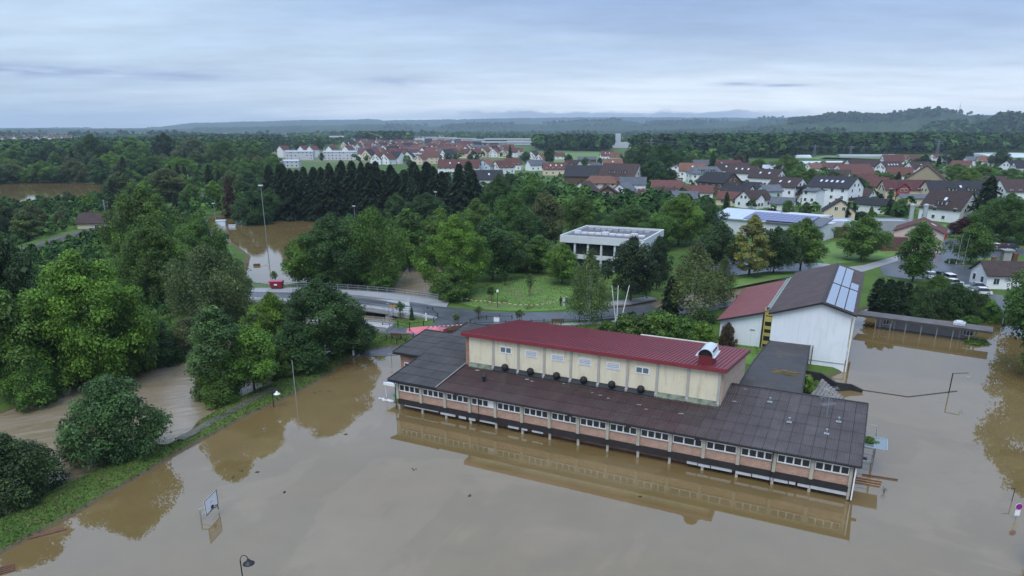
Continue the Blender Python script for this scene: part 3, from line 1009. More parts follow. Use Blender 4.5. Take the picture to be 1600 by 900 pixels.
for i, (u, vt, vb, wp, c, l) in enumerate(((985, 487, 528, 66, 'mid', 'leafy shrub behind the red roof ridge'), (1030, 482, 530, 64, 'mid', 'big green shrub behind the red roof'), (1065, 490, 534, 52, 'mid', 'green shrub next to the metal chimney'),
                                           (1096, 500, 537, 46, 'bright', 'round light shrub on the lawn by the red annex'), (1100, 478, 506, 34, 'dark', 'dark shrub close to the muddy stream'),
                                           (1135, 502, 541, 24, 'brown', 'brownish ornamental shrub against the white annex wall'), (950, 500, 518, 30, 'mid', 'low shrub on the strip of lawn behind the red roof'),
                                           (1252, 582, 614, 42, 'bright', 'leafy shrub in the corner between the school roofs'), (1525, 516, 532, 44, 'mid', 'half-drowned bush at the end of the covered walk'),
                                           (1240, 406, 424, 0, '', ''))):
    if wp:
        ptree('shrub', u, vt, vb, wp, c, l)
# young trees on the lawns, each with stakes
STAKE = mat('stake_wood', (.20, .14, .08), .9, .25, 4)
mb = MB()
for k in range(3):
    a = k * 2.094
    mb.tube([(math.cos(a) * .5, math.sin(a) * .5, 0), (math.cos(a) * .42, math.sin(a) * .42, 1.9)], .05, 5)
    a2 = a + 2.094
    mb.beam((math.cos(a) * .42, math.sin(a) * .42, 1.75), (math.cos(a2) * .42, math.sin(a2) * .42, 1.75), .06, .08)
STAKES = mb.mesh('stakes', STAKE)
for u, vt, vb, c, l in ((768, 447, 471, 'dark', 'young staked tree nearest the lamp post on the lawn'), (731, 440, 464, 'mid', 'young staked tree at the lawn edge by the wood'), (789, 423, 446, 'dark', 'young staked tree high on the lawn'),
                        (828, 427, 463, 'grey', 'young thin-leaved staked tree in the middle of the lawn'), (626, 470, 498, 'mid', 'young staked tree on the grass island'), (713, 488, 509, 'grey', 'thin young tree on the kerb of the road bend'),
                        (812, 483, 506, 'grey', 'thin young tree at the roadside behind the red roof'), (429, 418, 440, 'mid', 'young tree behind the red bin on the bridge'), (748, 478, 498, 'grey', 'bare young tree tied to stakes on the verge')):
    e = ptree('young', u, vt, vb, 15, c, l, push=0)
    put('stakes', STAKES, e)
ptree('spruce', 644, 479, 500, 9, 'dark', 'small conical spruce on the grass island', push=0)
# spruce row beyond the flooded field
SG = 'dense row of dark spruces beyond the flooded field'
SL = 'tall dark spruce in the dense row beyond the flooded field'
for i, u in enumerate(range(424, 752, 9)):
    vt = 266 + rng.uniform(-17, 18) + (10 if u < 440 else 0) + (6 if u > 700 else 0)
    ptree('spruce', u + rng.uniform(-4, 4), vt, 340 + rng.uniform(-4, 4), 46 + rng.uniform(-8, 10), 'spruce', SL, SG, jit=.25)
for i, u in enumerate(range(430, 748, 17)):
    ptree('spruce', u + rng.uniform(-6, 6), 256 + rng.uniform(-8, 14), 322 + rng.uniform(-4, 4), 42 + rng.uniform(-6, 8), 'spruce', SL, SG, jit=.25)
ptree('spruce', 645, 275, 345, 34, 'bluespruce', 'bluish spruce in front of the dark row')
ptree('broad', 668, 300, 352, 60, 'dark', 'dark leafy tree in front of the spruce row')
ptree('broad', 620, 300, 350, 40, 'dark', 'dark tree below the floodlights')
ptree('dense', 395, 290, 348, 62, 'dark', 'dark tree at the head of the flooded field')
ptree('spruce', 362, 268, 338, 30, 'brown', 'brownish conifer beside the railway bend')
ptree('broad', 425, 285, 342, 40, 'dark', 'dark tree left of the spruce row')
# ================================================================ THE FLOODED SCHOOL
EAVE, SL = 3.22, .13                       # eave height above the flood, roof slope
# the mirror image in the flood shows that the upper storey overhangs the water by about 0.7 m
SK = .978
SCHO = Vector((-14.18, 82.05, .72))
school = thing('school_building', 'long flooded brick school with corrugated roof and red-roofed hall', 'building', SCHO, STH)
school.scale = (SK, SK, SK)
LX = 52.2                                  # length of the front
NB = 15
BW = (LX - .3) / NB
roofz = lambda d: EAVE + SL * d
# ground floor standing in the water, set back under a dark band
mb = MB()
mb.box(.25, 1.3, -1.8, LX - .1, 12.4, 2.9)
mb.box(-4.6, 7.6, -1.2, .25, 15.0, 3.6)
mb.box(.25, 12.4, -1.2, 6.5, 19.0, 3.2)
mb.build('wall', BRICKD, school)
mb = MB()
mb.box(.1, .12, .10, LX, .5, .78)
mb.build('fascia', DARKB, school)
mb = MB()
mb.box(.05, .2, 2.72, LX, .5, 3.16)        # lintel band
mb.build('lintel', PILA, school)
BP = MB().box(0, 0, 0, BW - .34, .3, 1.05).mesh('brick_panel', BRICK)
PI = MB().box(-.17, -.12, 0, .17, .38, 2.2).mesh('pilaster', PILA)
ft = MB().box(-.13, -.06, -1.8, .13, .2, .30).mesh('post', PILA)


def window_mesh(wd, ht, nd, fr=.07, mull=.075, dep=.12):
    mb = MB()
    mb.box(0, 0, 0, wd, dep, fr)
    mb.box(0, 0, ht - fr, wd, dep, ht)
    mb.box(0, .004, fr, fr, dep, ht - fr)
    mb.box(wd - fr, .004, fr, wd, dep, ht - fr)
    px = []
    cw = (wd - 2 * fr - (len(nd) - 1) * mull) / sum(nd)
    x = fr
    for i, k in enumerate(nd):
        px.append((x, cw * k))
        x += cw * k
        if i < len(nd) - 1:
            mb.box(x, .006, fr, x + mull, dep, ht - fr)
            x += mull
    return mb.mesh('window', WHITEP), px


WW, WH = BW - .42, .86
WIN4 = window_mesh(WW, WH, (1, 1, 1, 1), .09, .14)
WIN3a = window_mesh(WW, WH, (1.3, 1.3, .8), .09, .14)
WIN3b = window_mesh(WW, WH, (.8, 1.3, 1.3), .09, .14)
PANES = {}


def pane_mesh(wd, ht):
    k = (round(wd, 3), round(ht, 3))
    if k not in PANES:
        PANES[k] = MB().box(0, .05, 0, wd, .075, ht).mesh('pane', GLASS)
    return PANES[k]


BLIND = mat('blind', (.42, .43, .40), .8, .15, 3)
for i in range(NB):
    x0 = .15 + i * BW
    put('brick_panel', BP, school, (x0 + .17, .2, .78))
    me, px = WIN4 if i not in (10, 11) else (WIN3a if i == 10 else WIN3b)
    wo = put('window', me, school, (x0 + .21, .15, 1.86))
    for j, (wx, ww) in enumerate(px):
        if i == 3 and j == 3:
            put('pane', MB().box(0, .05, 0, ww, .075, WH - .18).mesh('pane', WHITEP), wo, (wx, 0, .09))
            continue
        put('pane', pane_mesh(ww, WH - .18), wo, (wx, 0, .09))
        if (i * 7 + j * 3) % 11 == 0:
            put('blind', MB().box(0, .08, (WH - .18) * .45, ww, .1, WH - .18).mesh('blind', BLIND), wo, (wx, 0, .09))
    put('sill', MB().box(0, -.05, 0, WW, .1, .05).mesh('sill', PILA), school, (x0 + .21, .14, 1.81))
for i in range(NB + 1):
    put('pilaster', PI, school, (.15 + i * BW, .1, .78 + .004))
    put('post', ft, school, (.15 + i * BW, .3, 0))
# tops of the drowned ground-floor windows, just above the water
r_ = random.Random(5)
segs = [(1.0, 6.0, .2, .16), (6.3, 8.4, .03, .2), (8.9, 9.9, .0, .2), (10.3, 11.2, 0, .18), (11.8, 13.9, .1, .18), (15.6, 17.0, .05, .16), (17.4, 18.1, .1, .14), (18.7, 20.1, .1, .12),
        (36.6, 37.7, .02, .2), (37.8, 39.0, 0, .10), (39.1, 41.2, .02, .2), (41.6, 43.1, 0, .09), (43.2, 45.1, .0, .2), (45.3, 46.6, 0, .1), (46.7, 47.3, .02, .22), (47.5, 48.6, 0, .1), (48.7, 51.9, .0, .2)]
for a, b, z0, z1 in segs:
    put('lower_window', MB().box(0, 0, z0 - .28, b - a, .14, z1 - .08).mesh('lower_window', mat('dull_white', (.48, .49, .50), .5, .15, 1.5, world=True)), school, (a, .18 + r_.uniform(-.02, .02), 0))
# downpipes
DP = MB().tube([(0, -.02, 2.95), (0, -.16, 2.7), (0, -.16, -.6)], .06, 6).mesh('downpipe', BLACKM)
for x in (11.85, 44.95, LX + .02):
    put('downpipe', DP, school, (x, 0, 0))
MB().tube([(-.7, .02, 3.05), (-.1, -.05, 2.75), (-.1, -.05, -.6)], .07, 6).build('downpipe', BLACKM, school)
# flat black spill lamps under the eave
for x in (9.0, 23.6, 30.3, 37.6):
    put('eave_lamp', MB().box(-.28, -.55, 0, .28, -.05, .07).mesh('eave_lamp', BLACKM), school, (x, -.1, 2.93))


# ---- corrugated roof, sheet by sheet
def corr_sheet(wd, ln, pitch=.245, amp=.05, th=.012):
    n = max(4, int(round(wd / pitch * 4)))
    vs, fs = [], []
    for i in range(n + 1):
        x = wd * i / n
        z = amp * math.cos(2 * math.pi * x / pitch)
        vs += [(x, 0, z + th), (x, ln, z)]
    for i in range(n):
        fs.append((2 * i, 2 * i + 2, 2 * i + 3, 2 * i + 1))
    m0 = len(vs)
    vs += [(x, y - .002, z - .10) for x, y, z in vs[0::2]]
    for i in range(n):
        fs.append((m0 + i, m0 + i + 1, 2 * i + 2, 2 * i))
    return MB().add(vs, fs).mesh('roof_sheet', SHEETG)


ROWL = 2.13
SW = 1.08
SHEET = corr_sheet(SW - .035, ROWL + .07)
SHEET_F = corr_sheet(SW - .05, ROWL + .07, pitch=.24, amp=.016)
ANG = math.atan(SL)
CB, CG, CD = np.array((.061, .037, .034)), np.array((.096, .083, .083)), np.array((.054, .051, .050))
nsheet = 0
r_ = random.Random(9)


def roof_part(x0, x1, d0, d1, me, colf, dz=0.):
    """underlay plus rows of separate overlapping sheets"""
    global nsheet
    mb = MB()
    z0, z1 = roofz(d0) - .10 + dz, roofz(d1) - .10 + dz
    mb.add([(x0, d0 + .04, z0 - .12), (x1, d0 + .04, z0 - .12), (x1, d1, z1 - .12), (x0, d1, z1 - .12), (x0, d0 + .04, z0), (x1, d0 + .04, z0), (x1, d1, z1), (x0, d1, z1)],
           [(0, 3, 2, 1), (4, 5, 6, 7), (0, 1, 5, 4), (1, 2, 6, 5), (2, 3, 7, 6), (3, 0, 4, 7)])
    mb.build('roof_deck', DARKB, school)
    nc = int(round((x1 - x0) / SW))
    sx = (x1 - x0) / nc
    rows = []
    d = d0
    while d < d1 - .25:
        ln = min(ROWL * math.cos(ANG), d1 - d)
        rows.append((d, ln))
        d += ln
    for ri, (d, ln) in enumerate(rows):
        for c in range(nc):
            o = put('roof_sheet', me, school, (x0 + c * sx + .0175, d, roofz(d) + .015 + dz + .006 * (c % 2) + r_.uniform(0, .006)))
            o.rotation_euler.x = ANG - .017
            o.scale = (sx / SW, ln / (ROWL * math.cos(ANG)), 1)
            k = colf(x0 + c * sx, d) * r_.uniform(.92, 1.08)
            o.color = (*k, 1)
            nsheet += 1


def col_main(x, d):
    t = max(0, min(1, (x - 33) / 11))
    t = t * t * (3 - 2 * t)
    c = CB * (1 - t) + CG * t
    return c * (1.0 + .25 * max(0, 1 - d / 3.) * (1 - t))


GD0, GD1, GX0, GX1 = 7.0, 23.0, 6.1, 38.3       # the hall
roof_part(6.1, 38.4, -.32, 7.0, SHEET, col_main)
roof_part(38.4, 52.75, -.32, 12.7, SHEET, col_main)
roof_part(-1.0, 6.0, -.32, 19.4, SHEET_F, lambda x, d: CD * (1 + .1 * math.sin(x + d)), .13)
roof_part(-5.4, -1.02, 7.0, 15.2, SHEET_F, lambda x, d: CD * 1.03, .125)
# far slopes behind the ridges
mb = MB()


def slab(mb, a, b, c, d, th=.12):
    vs = [a, b, c, d]
    mb.add([(x, y, z - th) for x, y, z in vs] + vs, [(3, 2, 1, 0), (4, 5, 6, 7), (0, 1, 5, 4), (1, 2, 6, 5), (2, 3, 7, 6), (3, 0, 4, 7)])


zr = roofz(12.7)
slab(mb, (38.4, 12.74, zr), (52.75, 12.74, zr), (52.75, 16.5, zr - 1.6), (38.4, 16.5, zr - 1.6))
zr = roofz(19.4) + .13
slab(mb, (-1, 19.44, zr), (8.2, 19.44, zr), (8.2, 25, zr - 2.2), (-1, 25, zr - 2.2))
zr = roofz(15.2) + .125
slab(mb, (-5.4, 15.24, zr), (-1.02, 15.24, zr), (-1.02, 19.5, zr - 1.8), (-5.4, 19.5, zr - 1.8))
slab(mb, (6.0, 23.2, 4.6), (14, 23.2, 4.6), (14, 27, 4.2), (6, 27, 4.2))
mb.build('roof_slope', mat('old_roofing', (.05, .046, .046), .8, .25, .8, .3, 8), school)
mb = MB().box(38.4, 12.9, -.5, 52.4, 16.3, 3.2).box(-.6, 19.5, -1, 8, 24.8, 3.2)
mb.build('wall', BRICKD, school)
# verge strips and ridge caps
VER = mat('verge_strip', (.20, .19, .18), .7, .25, 2)
mb = MB()
mb.beam((6.05, -.34, roofz(-.34) + .19), (6.05, 7.0, roofz(7) + .19), .16, .07)
mb.build('verge', VER, school)
MB().beam((-1.0, -.34, roofz(-.34) + .15), (-1.0, 7.0, roofz(7) + .15), .1, .16).build('verge', DARKB, school)
MB().beam((-5.42, 7.0, roofz(7.) + .15), (-5.42, 15.2, roofz(15.2) + .15), .1, .16).build('verge', DARKB, school)
MB().beam((-1.0, 15.2, roofz(15.2) + .17), (-1.0, 19.4, roofz(19.4) + .17), .12, .2).build('verge', DARKB, school)
MB().beam((-1.0, 19.42, roofz(19.4) + .17), (8.2, 19.42, roofz(19.4) + .17), .25, .08).build('verge', DARKB, school)
MB().beam((-5.4, 15.22, roofz(15.2) + .16), (-1.1, 15.22, roofz(15.2) + .16), .22, .08).build('verge', DARKB, school)
MB().beam((52.77, -.34, roofz(-.34) + .0), (52.77, 12.7, roofz(12.7) + .0), .09, .2).build('verge', DARKB, school)
MB().beam((38.4, 12.72, roofz(12.7) + .06), (52.75, 12.72, roofz(12.7) + .06), .25, .07).build('ridge_cap', DARKB, school)
# gutters
mb = MB()
mb.box(-1.0, -.46, EAVE - .17, 6.02, -.33, EAVE - .02)
mb.box(6.1, -.46, EAVE - .20, 52.7, -.33, EAVE - .08)
mb.box(-5.4, 6.86, roofz(7) - .15, -1.1, 6.98, roofz(7) + .02)
mb.build('gutter', BLACKM, school)
# windows and door of the left wing
wl = put('window', WIN4[0], school, (-3.9, 7.42, 1.9), sc=(.72, 1, 1.1))
for wx, ww in WIN4[1]:
    put('pane', pane_mesh(ww, WH - .18), wl, (wx, 0, .09))

# ---- red-roofed hall
GZ0, GZ1 = 3.9, 8.42                            # wall foot (inside the roof) and front eave
gs = (6.2 - GZ1) / (GD1 - GD0)                   # roof falls to the back
gz_ = lambda d: GZ1 + gs * (d - GD0)
mb = MB()
mb.add([(GX1 - .2, GD0 + .25, 2), (GX1, GD0 + .25, 2), (GX1, GD1, 2), (GX1 - .2, GD1, 2), (GX1 - .2, GD0 + .25, gz_(GD0 + .25) - .2), (GX1, GD0 + .25, gz_(GD0 + .25) - .2), (GX1, GD1, gz_(GD1) - .2), (GX1 - .2, GD1, gz_(GD1) - .2)],
       [(0, 3, 2, 1), (4, 5, 6, 7), (0, 1, 5, 4), (1, 2, 6, 5), (2, 3, 7, 6), (3, 0, 4, 7)])
mb.build('end_wall', brick_mat('end_brick', (.50, .34, .24), (.56, .40, .29), (.50, .42, .34)), school)
mb = MB()
mb.add([(GX0, GD0 + .25, 2), (GX0 + .2, GD0 + .25, 2), (GX0 + .2, GD1, 2), (GX0, GD1, 2), (GX0, GD0 + .25, gz_(GD0 + .25) - .2), (GX0 + .2, GD0 + .25, gz_(GD0 + .25) - .2), (GX0 + .2, GD1, gz_(GD1) - .2), (GX0, GD1, gz_(GD1) - .2)],
       [(0, 3, 2, 1), (4, 5, 6, 7), (0, 1, 5, 4), (1, 2, 6, 5), (2, 3, 7, 6), (3, 0, 4, 7)])
mb.box(GX0 + .2, GD1 - .2, 2, GX1 - .2, GD1, gz_(GD1) - .22)
mb.box(GX0 - .004, GD0 + .0, GZ0, GX0 + .5, GD0 + .3, GZ1 - .12)
mb.build('end_wall', BRICKD, school)
NG = 9
GB = (GX1 - GX0 - .7) / NG
gp = MB().box(0, 0, 0, GB, .25, GZ1 - GZ0 - .15).mesh('wall_panel', CREAM)
gpi = MB().box(-.14, -.13, .3, .14, .1, GZ1 - GZ0 - .2).box(-.17, -.3, 0.0, .17, .0, .42).mesh('hall_pilaster', mat('hall_pilaster', (.40, .385, .35), .85, .12, 1.))
GWW, GWH = 1.62, .82
gwin, gpx = window_mesh(GWW, GWH, (1, 1), .1, .12)
gfr, _ = window_mesh(GWW, GWH, (1,), .1, .12)
louv = MB().add([(0, -.04, 0), (GWW - .2, -.04, 0), (GWW - .2, .02, .10), (0, .02, .10), (0, .02, -.0), (GWW - .2, .02, -.0), (GWW - .2, .05, .09), (0, .05, .09)],
                [(0, 1, 2, 3), (7, 6, 5, 4), (0, 4, 5, 1), (3, 2, 6, 7)]).mesh('louvre', mat('louvre_blue', (.42, .47, .54), .35, .08, 3, spec=.6))
MOSS = mat('mossy_glazing', (.13, .155, .10), .35, .5, 1.6, spec=.6, stain=(.03, .035, .03), stain_amt=.8, stain_scale=1.1)
SKD = mat('dark_apron', (.016, .018, .02), .35, .4, 2, spec=.4)
dome = MB()
prof = [(.42, -.05), (.44, .12), (.40, .3), (.27, .46), (.02, .52)]
dome.lathe(prof, (0, 0, 0), 12)
domem = dome.mesh('vent_cowl', mat('cowl', (.017, .016, .015), .6, .3, 3))
for i in range(NG):
    x0 = GX0 + .5 + i * GB
    put('wall_panel', gp, school, (x0, GD0, GZ0))
    sk = MB().add([(0, -.55, .06), (GB - .3, -.55, .06), (GB - .3, -.02, .46), (0, -.02, .46), (0, -.55, -.1), (GB - .3, -.55, -.1), (GB - .3, -.02, -.1), (0, -.02, -.1)],
                  [(0, 1, 2, 3), (0, 4, 5, 1), (1, 5, 6, 2), (0, 3, 7, 4), (2, 6, 7, 3)]).mesh('apron_glazing', MOSS if i in (0, 7, 8) else SKD)
    put('apron_glazing', sk, school, (x0 + .15, GD0, GZ0 + .22))
    if 1 <= i <= 6:
        if i in (1, 6):
            wo = put('hall_window', gwin, school, (x0 + GB / 2 - GWW / 2, GD0 - .06, GZ0 + 2.55))
            for wx, ww in gpx:
                put('pane', MB().box(0, .05, 0, ww, .075, GWH - .2).mesh('pane', mat('pale_glass', (.12, .17, .20), .08, .3, .8, spec=.9)), wo, (wx, 0, .1))
        else:
            wo = put('hall_window', gfr, school, (x0 + GB / 2 - GWW / 2, GD0 - .06, GZ0 + 2.55))
            put('backing', MB().box(.1, .08, .1, GWW - .1, .1, GWH - .1).mesh('backing', GLASS), wo)
            for k in range(3):
                put('louvre', louv, wo, (.1, .0, .14 + k * .21))
        o = put('vent_cowl', domem, school, (x0 + GB / 2, GD0 - .18, GZ0 + .78))
        o.rotation_euler.x = R(74)
for i in range(NG + 1):
    if i:
        put('hall_pilaster', gpi, school, (GX0 + .5 + i * GB - (.1 if i == NG else 0), GD0, GZ0 + .12))
# red standing-seam roof: pan, seams, fascias
mb = MB()
o0, o1 = GD0 - .45, GD1 + .35
slab(mb, (GX0 - .35, o0, gz_(o0)), (GX1 + .3, o0, gz_(o0)), (GX1 + .3, o1, gz_(o1)), (GX0 - .35, o1, gz_(o1)), .1)
hall_roof = mb.build('hall_roof', REDP, school)
mb = MB()
n = 74
for i in range(n + 1):
    x = GX0 - .3 + (GX1 - GX0 + .55) * i / n
    mb.add([(x - .05, o0, gz_(o0)), (x - .022, o0, gz_(o0) + .11), (x + .022, o0, gz_(o0) + .11), (x + .05, o0, gz_(o0)), (x - .05, o1, gz_(o1)), (x - .022, o1, gz_(o1) + .11), (x + .022, o1, gz_(o1) + .11), (x + .05, o1, gz_(o1))],
           [(0, 1, 5, 4), (1, 2, 6, 5), (2, 3, 7, 6), (0, 3, 2, 1)])
o = mb.build('seams', REDP, hall_roof)
o['kind'] = 'stuff'
REDF = mat('red_fascia', (.20, .028, .038), .35, .08, 1, spec=.6)
mb = MB()
mb.box(GX0 - .4, o0 - .08, gz_(o0) - .42, GX1 + .36, o0, gz_(o0) + .06)
mb.build('fascia', REDF, school)
mb = MB()
for x in (GX0 - .42, GX1 + .3):
    mb.beam((x + .04, o0, gz_(o0) - .18), (x + .04, o1, gz_(o1) - .18), .1, .48)
mb.build('fascia', REDF, school)
mb = MB()
mb.box(24.2, o1 - .16, gz_(o1) + .08, 34.6, o1 + .1, gz_(o1) + .2)
mb.build('ridge_cap', mat('white_cap', (.62, .57, .5), .6, .15, 2), school)
# exhaust box with half-round white hood
ex = MB()
cx, cy = 36.1, 9.0
ex.box(cx - .76, cy - 1.1, gz_(cy) - .3, cx + .76, cy + 1.1, gz_(cy) + 1.15)
exo = ex.build('exhaust_box', REDP, school)
mb = MB()
for k in range(8):
    x = cx - .7 + k * 1.4 / 7
    mb.box(x - .03, cy - 1.13, gz_(cy) - .2, x + .03, cy - 1.1, gz_(cy) + 1.12)
mb.build('rib', REDP, exo)
mb = MB()
n = 12
vs, fs = [], []
for j, y in enumerate((cy - 1.5, cy + 1.5)):
    for i in range(n + 1):
        a = math.pi * i / n
        for rr in (.86, .80):
            vs.append((cx + math.cos(a) * rr, y, gz_(cy) + 1.2 + math.sin(a) * rr))
m_ = 2 * (n + 1)
for i in range(n):
    for (p0, p1, q0, q1) in ((2 * i, 2 * i + 2, m_ + 2 * i, m_ + 2 * i + 2), (2 * i + 1, 2 * i + 3, m_ + 2 * i + 1, m_ + 2 * i + 3)):
        fs.append((p0, p1, q1, q0))
    fs.append((2 * i, 2 * i + 1, 2 * i + 3, 2 * i + 2))
    fs.append((m_ + 2 * i, m_ + 2 * i + 1, m_ + 2 * i + 3, m_ + 2 * i + 2))
mb.add(vs, fs)
mb.box(cx + .78, cy - 1.5, gz_(cy) + 1.12, cx + 1.08, cy + 1.5, gz_(cy) + 1.2)
mb.box(cx - 1.08, cy - 1.5, gz_(cy) + 1.12, cx - .78, cy + 1.5, gz_(cy) + 1.2)
mb.build('hood', mat('hood_white', (.52, .56, .58), .3, .06, 1, spec=.6), exo)
MB().box(cx - .77, cy - 1.05, gz_(cy) + 1.1, cx + .77, cy + 1.05, gz_(cy) + 1.75).build('grille', BLACKM, exo)
# small roof vents and weathered lead patches
rv = MB().lathe([(.16, 0), (.16, .55), (.3, .55), (.34, .72), (.18, .95), (.03, 1.0)], n=10).mesh('roof_vent', BLACKM)
put('roof_vent', rv, school, (10.7, 3.4, roofz(3.4)))
sv = MB().lathe([(.07, 0), (.07, .42), (.13, .42), (.13, .52), (.02, .55)], n=8).box(-.25, -.25, .0, .25, .2, .05).mesh('roof_vent', GREYM)
for x, d in ((43.1, 9.6), (45.6, 5.8), (49.3, 4.7), (50.2, 7.6)):
    put('roof_vent', sv, school, (x, d, roofz(d) + .03))
PATCH = mat('lead_patch', (.22, .20, .20), .7, .4, 3)
for x, d, a, b in ((8.2, 5.6, .5, .3), (15.3, 5.4, .45, .3), (16.1, 5.2, .35, .22), (20.0, 5.9, .3, .2), (25.0, 4.6, .45, .16), (26.2, 4.2, .3, .2), (29.8, 3.9, .5, .18), (30.9, 3.2, .35, .16), (34.6, 3.5, .55, .2), (24.0, 4.9, .3, .14), (40.0, 11.6, .3, .2), (39.4, 8.2, .4, .25)):
    o = put('roof_patch', MB().box(0, 0, 0, a, b, .03).mesh('roof_patch', PATCH), school, (x, d, roofz(d) + .055), R(20))
    o.rotation_euler.x = ANG
# television aerial
an = MB()
an.tube([(0, 0, 0), (0, 0, 3.4)], .035, 6)
for z, l, k in ((3.2, 1.3, 9), (2.3, 1.6, 7), (1.5, 1.2, 8)):
    an.tube([(-l / 2, -l * .35, z), (l / 2, l * .35, z)], .02, 5)
    for i in range(k):
        t = i / (k - 1) - .5
        h = .5 if z != 2.3 else .75
        an.tube([(t * l + .35 * h, t * l * .7 - h, z), (t * l - .35 * h, t * l * .7 + h, z)], .014, 4)
ao = thing('tv_aerial', 'spiky metal television aerial on the right end of the school roof', 'aerial', S2W(49.0, 8.2, roofz(8.2) - .05), STH)
ao.location = SCHO + Vector(((49.0 * math.cos(STH) - 8.2 * math.sin(STH)) * SK, (49.0 * math.sin(STH) + 8.2 * math.cos(STH)) * SK, (roofz(8.2) - .03) * SK))
an.build('mast', GREYM, ao)
# right-hand end: balcony rail, mossy glass canopy, lamp, small white pipe
rail = MB()
for z in (0.5, 1.2, 1.9, 2.6):
    rail.tube([(52.9, 7.6, z), (54.0, 7.6, z), (54.0, 12.6, z), (52.9, 12.6, z)], .03, 5)
for y in (7.6, 9.2, 10.9, 12.6):
    rail.tube([(54.0, y, -.6), (54.0, y, 2.6)], .035, 5)
rail.build('stair_rail', GREYM, school)
cpy = MB().box(52.6, 6.2, 2.5, 54.9, 9.3, 2.56)
cpo = cpy.build('glass_canopy', mat('canopy_glass', (.17, .22, .24), .1, .2, 2, spec=.8), school)
mb = MB()
for a, b in (((52.6, 6.2), (54.95, 6.2)), ((54.95, 6.2), (54.95, 9.3)), ((52.6, 9.3), (54.95, 9.3)), ((53.8, 6.2), (53.8, 9.3))):
    mb.beam((*a, 2.57), (*b, 2.57), .1, .1)
mb.build('canopy_frame', GREYM, cpo)
sh_ = KINDS['shrub'][0]
put('moss_tuft', sh_[2], cpo, (53.3, 7.9, 2.5), sc=(.26, .34, .16), col=LC['lime'])
MB().box(52.6, 2.9, 2.55, 53.2, 3.2, 2.75).build('wall_lamp', BLACKM, school)
MB().beam((52.35, -.12, -.5), (52.35, -.12, 3.0), .12, .1).build('downpipe', WHITEP, school)
MB().box(51.95, .02, -.6, 52.2, .5, 3.1).build('corner_post', PILA, school)

# ---- flat dark link roof to the white classroom building
lk = thing('link_building', 'flat dark-roofed passage linking school and white classroom block', 'building', SO, STH)
DFELT = mat('roof_felt', (.048, .045, .047), .75, .25, .6, .25, 6, stain=(.11, .085, .05), stain_amt=.5, stain_scale=.35)


def SL_(u, v, z):
    q = P(u, v, z) - SO
    c, s = math.cos(STH), math.sin(STH)
    return (q.x * c + q.y * s, -q.x * s + q.y * c)


lp = [(38.5, 12.9), (46.0, 13.2), (45.3, 27), (44.8, 39.0), (39.3, 39.0), (38.7, 28)]
lz = 3.35
MB().prism(lp, lz - .22, lz).build('roof', DFELT, lk)
MB().prism([(39.2, 15), (44.6, 15), (44.2, 38.6), (39.8, 38.6)], -.5, lz - .25).build('wall', mat('link_wall', (.30, .29, .27), .85, .15, 1), lk)
mb = MB()
for i in range(len(lp)):
    a, b = lp[i], lp[(i + 1) % len(lp)]
    mb.beam((*a, lz - .08), (*b, lz - .08), .12, .3)
mb.build('fascia', DARKB, lk)
mb = MB()
for y in (24, 28, 32, 36, 38.6):
    mb.beam((44.8, y, 0), (44.8, y, lz - .25), .14, .14)
mb.build('post', BLACKM, lk)
put('leaf_litter', sh_[2], lk, (43.2, 24.5, lz - .05), sc=(.7, .45, .05), col=(.16, .12, .05))

# ---- white classroom block and its red-roofed annex
cb = thing('classroom_building', 'white two-storey classroom block with brown roof and solar panels', 'building', SO, STH)
X0, X1, XR, Y0, Y1 = 39.2, 49.6, 45.6, 38.9, 72.6
zl, zr2, zt = 7.55, 8.45, 9.65
mb = MB()
gab = [(X0, -1), (X1, -1), (X1, zr2), (XR, zt), (X0, zl)]
n = len(gab)
mb.add([(x, Y0, z) for x, z in gab] + [(x, Y1, z) for x, z in gab], [tuple(range(n)), tuple(range(2 * n - 1, n - 1, -1))] + [(i, n + i, n + (i + 1) % n, (i + 1) % n) for i in range(n)])
mb.build('wall', WHITE, cb)
MB().box(X0 + 2.5, Y0 - .06, 1.15, X1 + .03, Y0, 1.25).build('plinth_line', mat('plinth_grey', (.3, .32, .33), .8, .1, 1), cb)
ROOFB = mat('brown_roof', (.062, .040, .036), .75, .25, .5, .4, 7, stain=(.10, .07, .05), stain_amt=.4, stain_scale=.5)
mb = MB()
slab(mb, (X0 - .45, Y0 - .5, zl - .02), (XR, Y0 - .5, zt + .16), (XR, Y1 + .4, zt + .16), (X0 - .45, Y1 + .4, zl - .02), .2)
slab(mb, (XR + .002, Y0 - .5, zt + .16), (X1 + .55, Y0 - .5, zr2 + .02), (X1 + .55, Y1 + .4, zr2 + .02), (XR + .002, Y1 + .4, zt + .16), .2)
cr_ = mb.build('roof', ROOFB, cb)
mb = MB()
mb.beam((XR, Y0 - .5, zt + .2), (XR, Y1 + .4, zt + .2), .3, .08)
mb.build('ridge_cap', DARKB, cr_)
mb = MB()
mb.beam((X0 - .47, Y0 - .53, zl - .1), (XR, Y0 - .53, zt + .1), .06, .26)
mb.beam((XR, Y0 - .53, zt + .1), (X1 + .57, Y0 - .53, zr2 - .06), .06, .26)
mb.beam((X0 - .5, Y0 - .5, zl - .1), (X0 - .5, Y1 + .4, zl - .1), .1, .2)
mb.beam((X1 + .6, Y0 - .5, zr2 - .1), (X1 + .6, Y1 + .4, zr2 - .1), .12, .2)
mb.build('fascia', DARKB, cr_)
# solar panels on the right slope: module columns split in two banks
sa = math.atan2(zr2 - zt - .14, X1 + .55 - XR)
PW, PL = 1.22, 1.62
sm = MB().box(.02, .02, 0, PW - .02, PL - .02, .05).mesh('solar_panel', SOLAR)
slope = lambda x: zt + .16 + (zr2 - zt - .14) * (x - XR) / (X1 + .55 - XR)


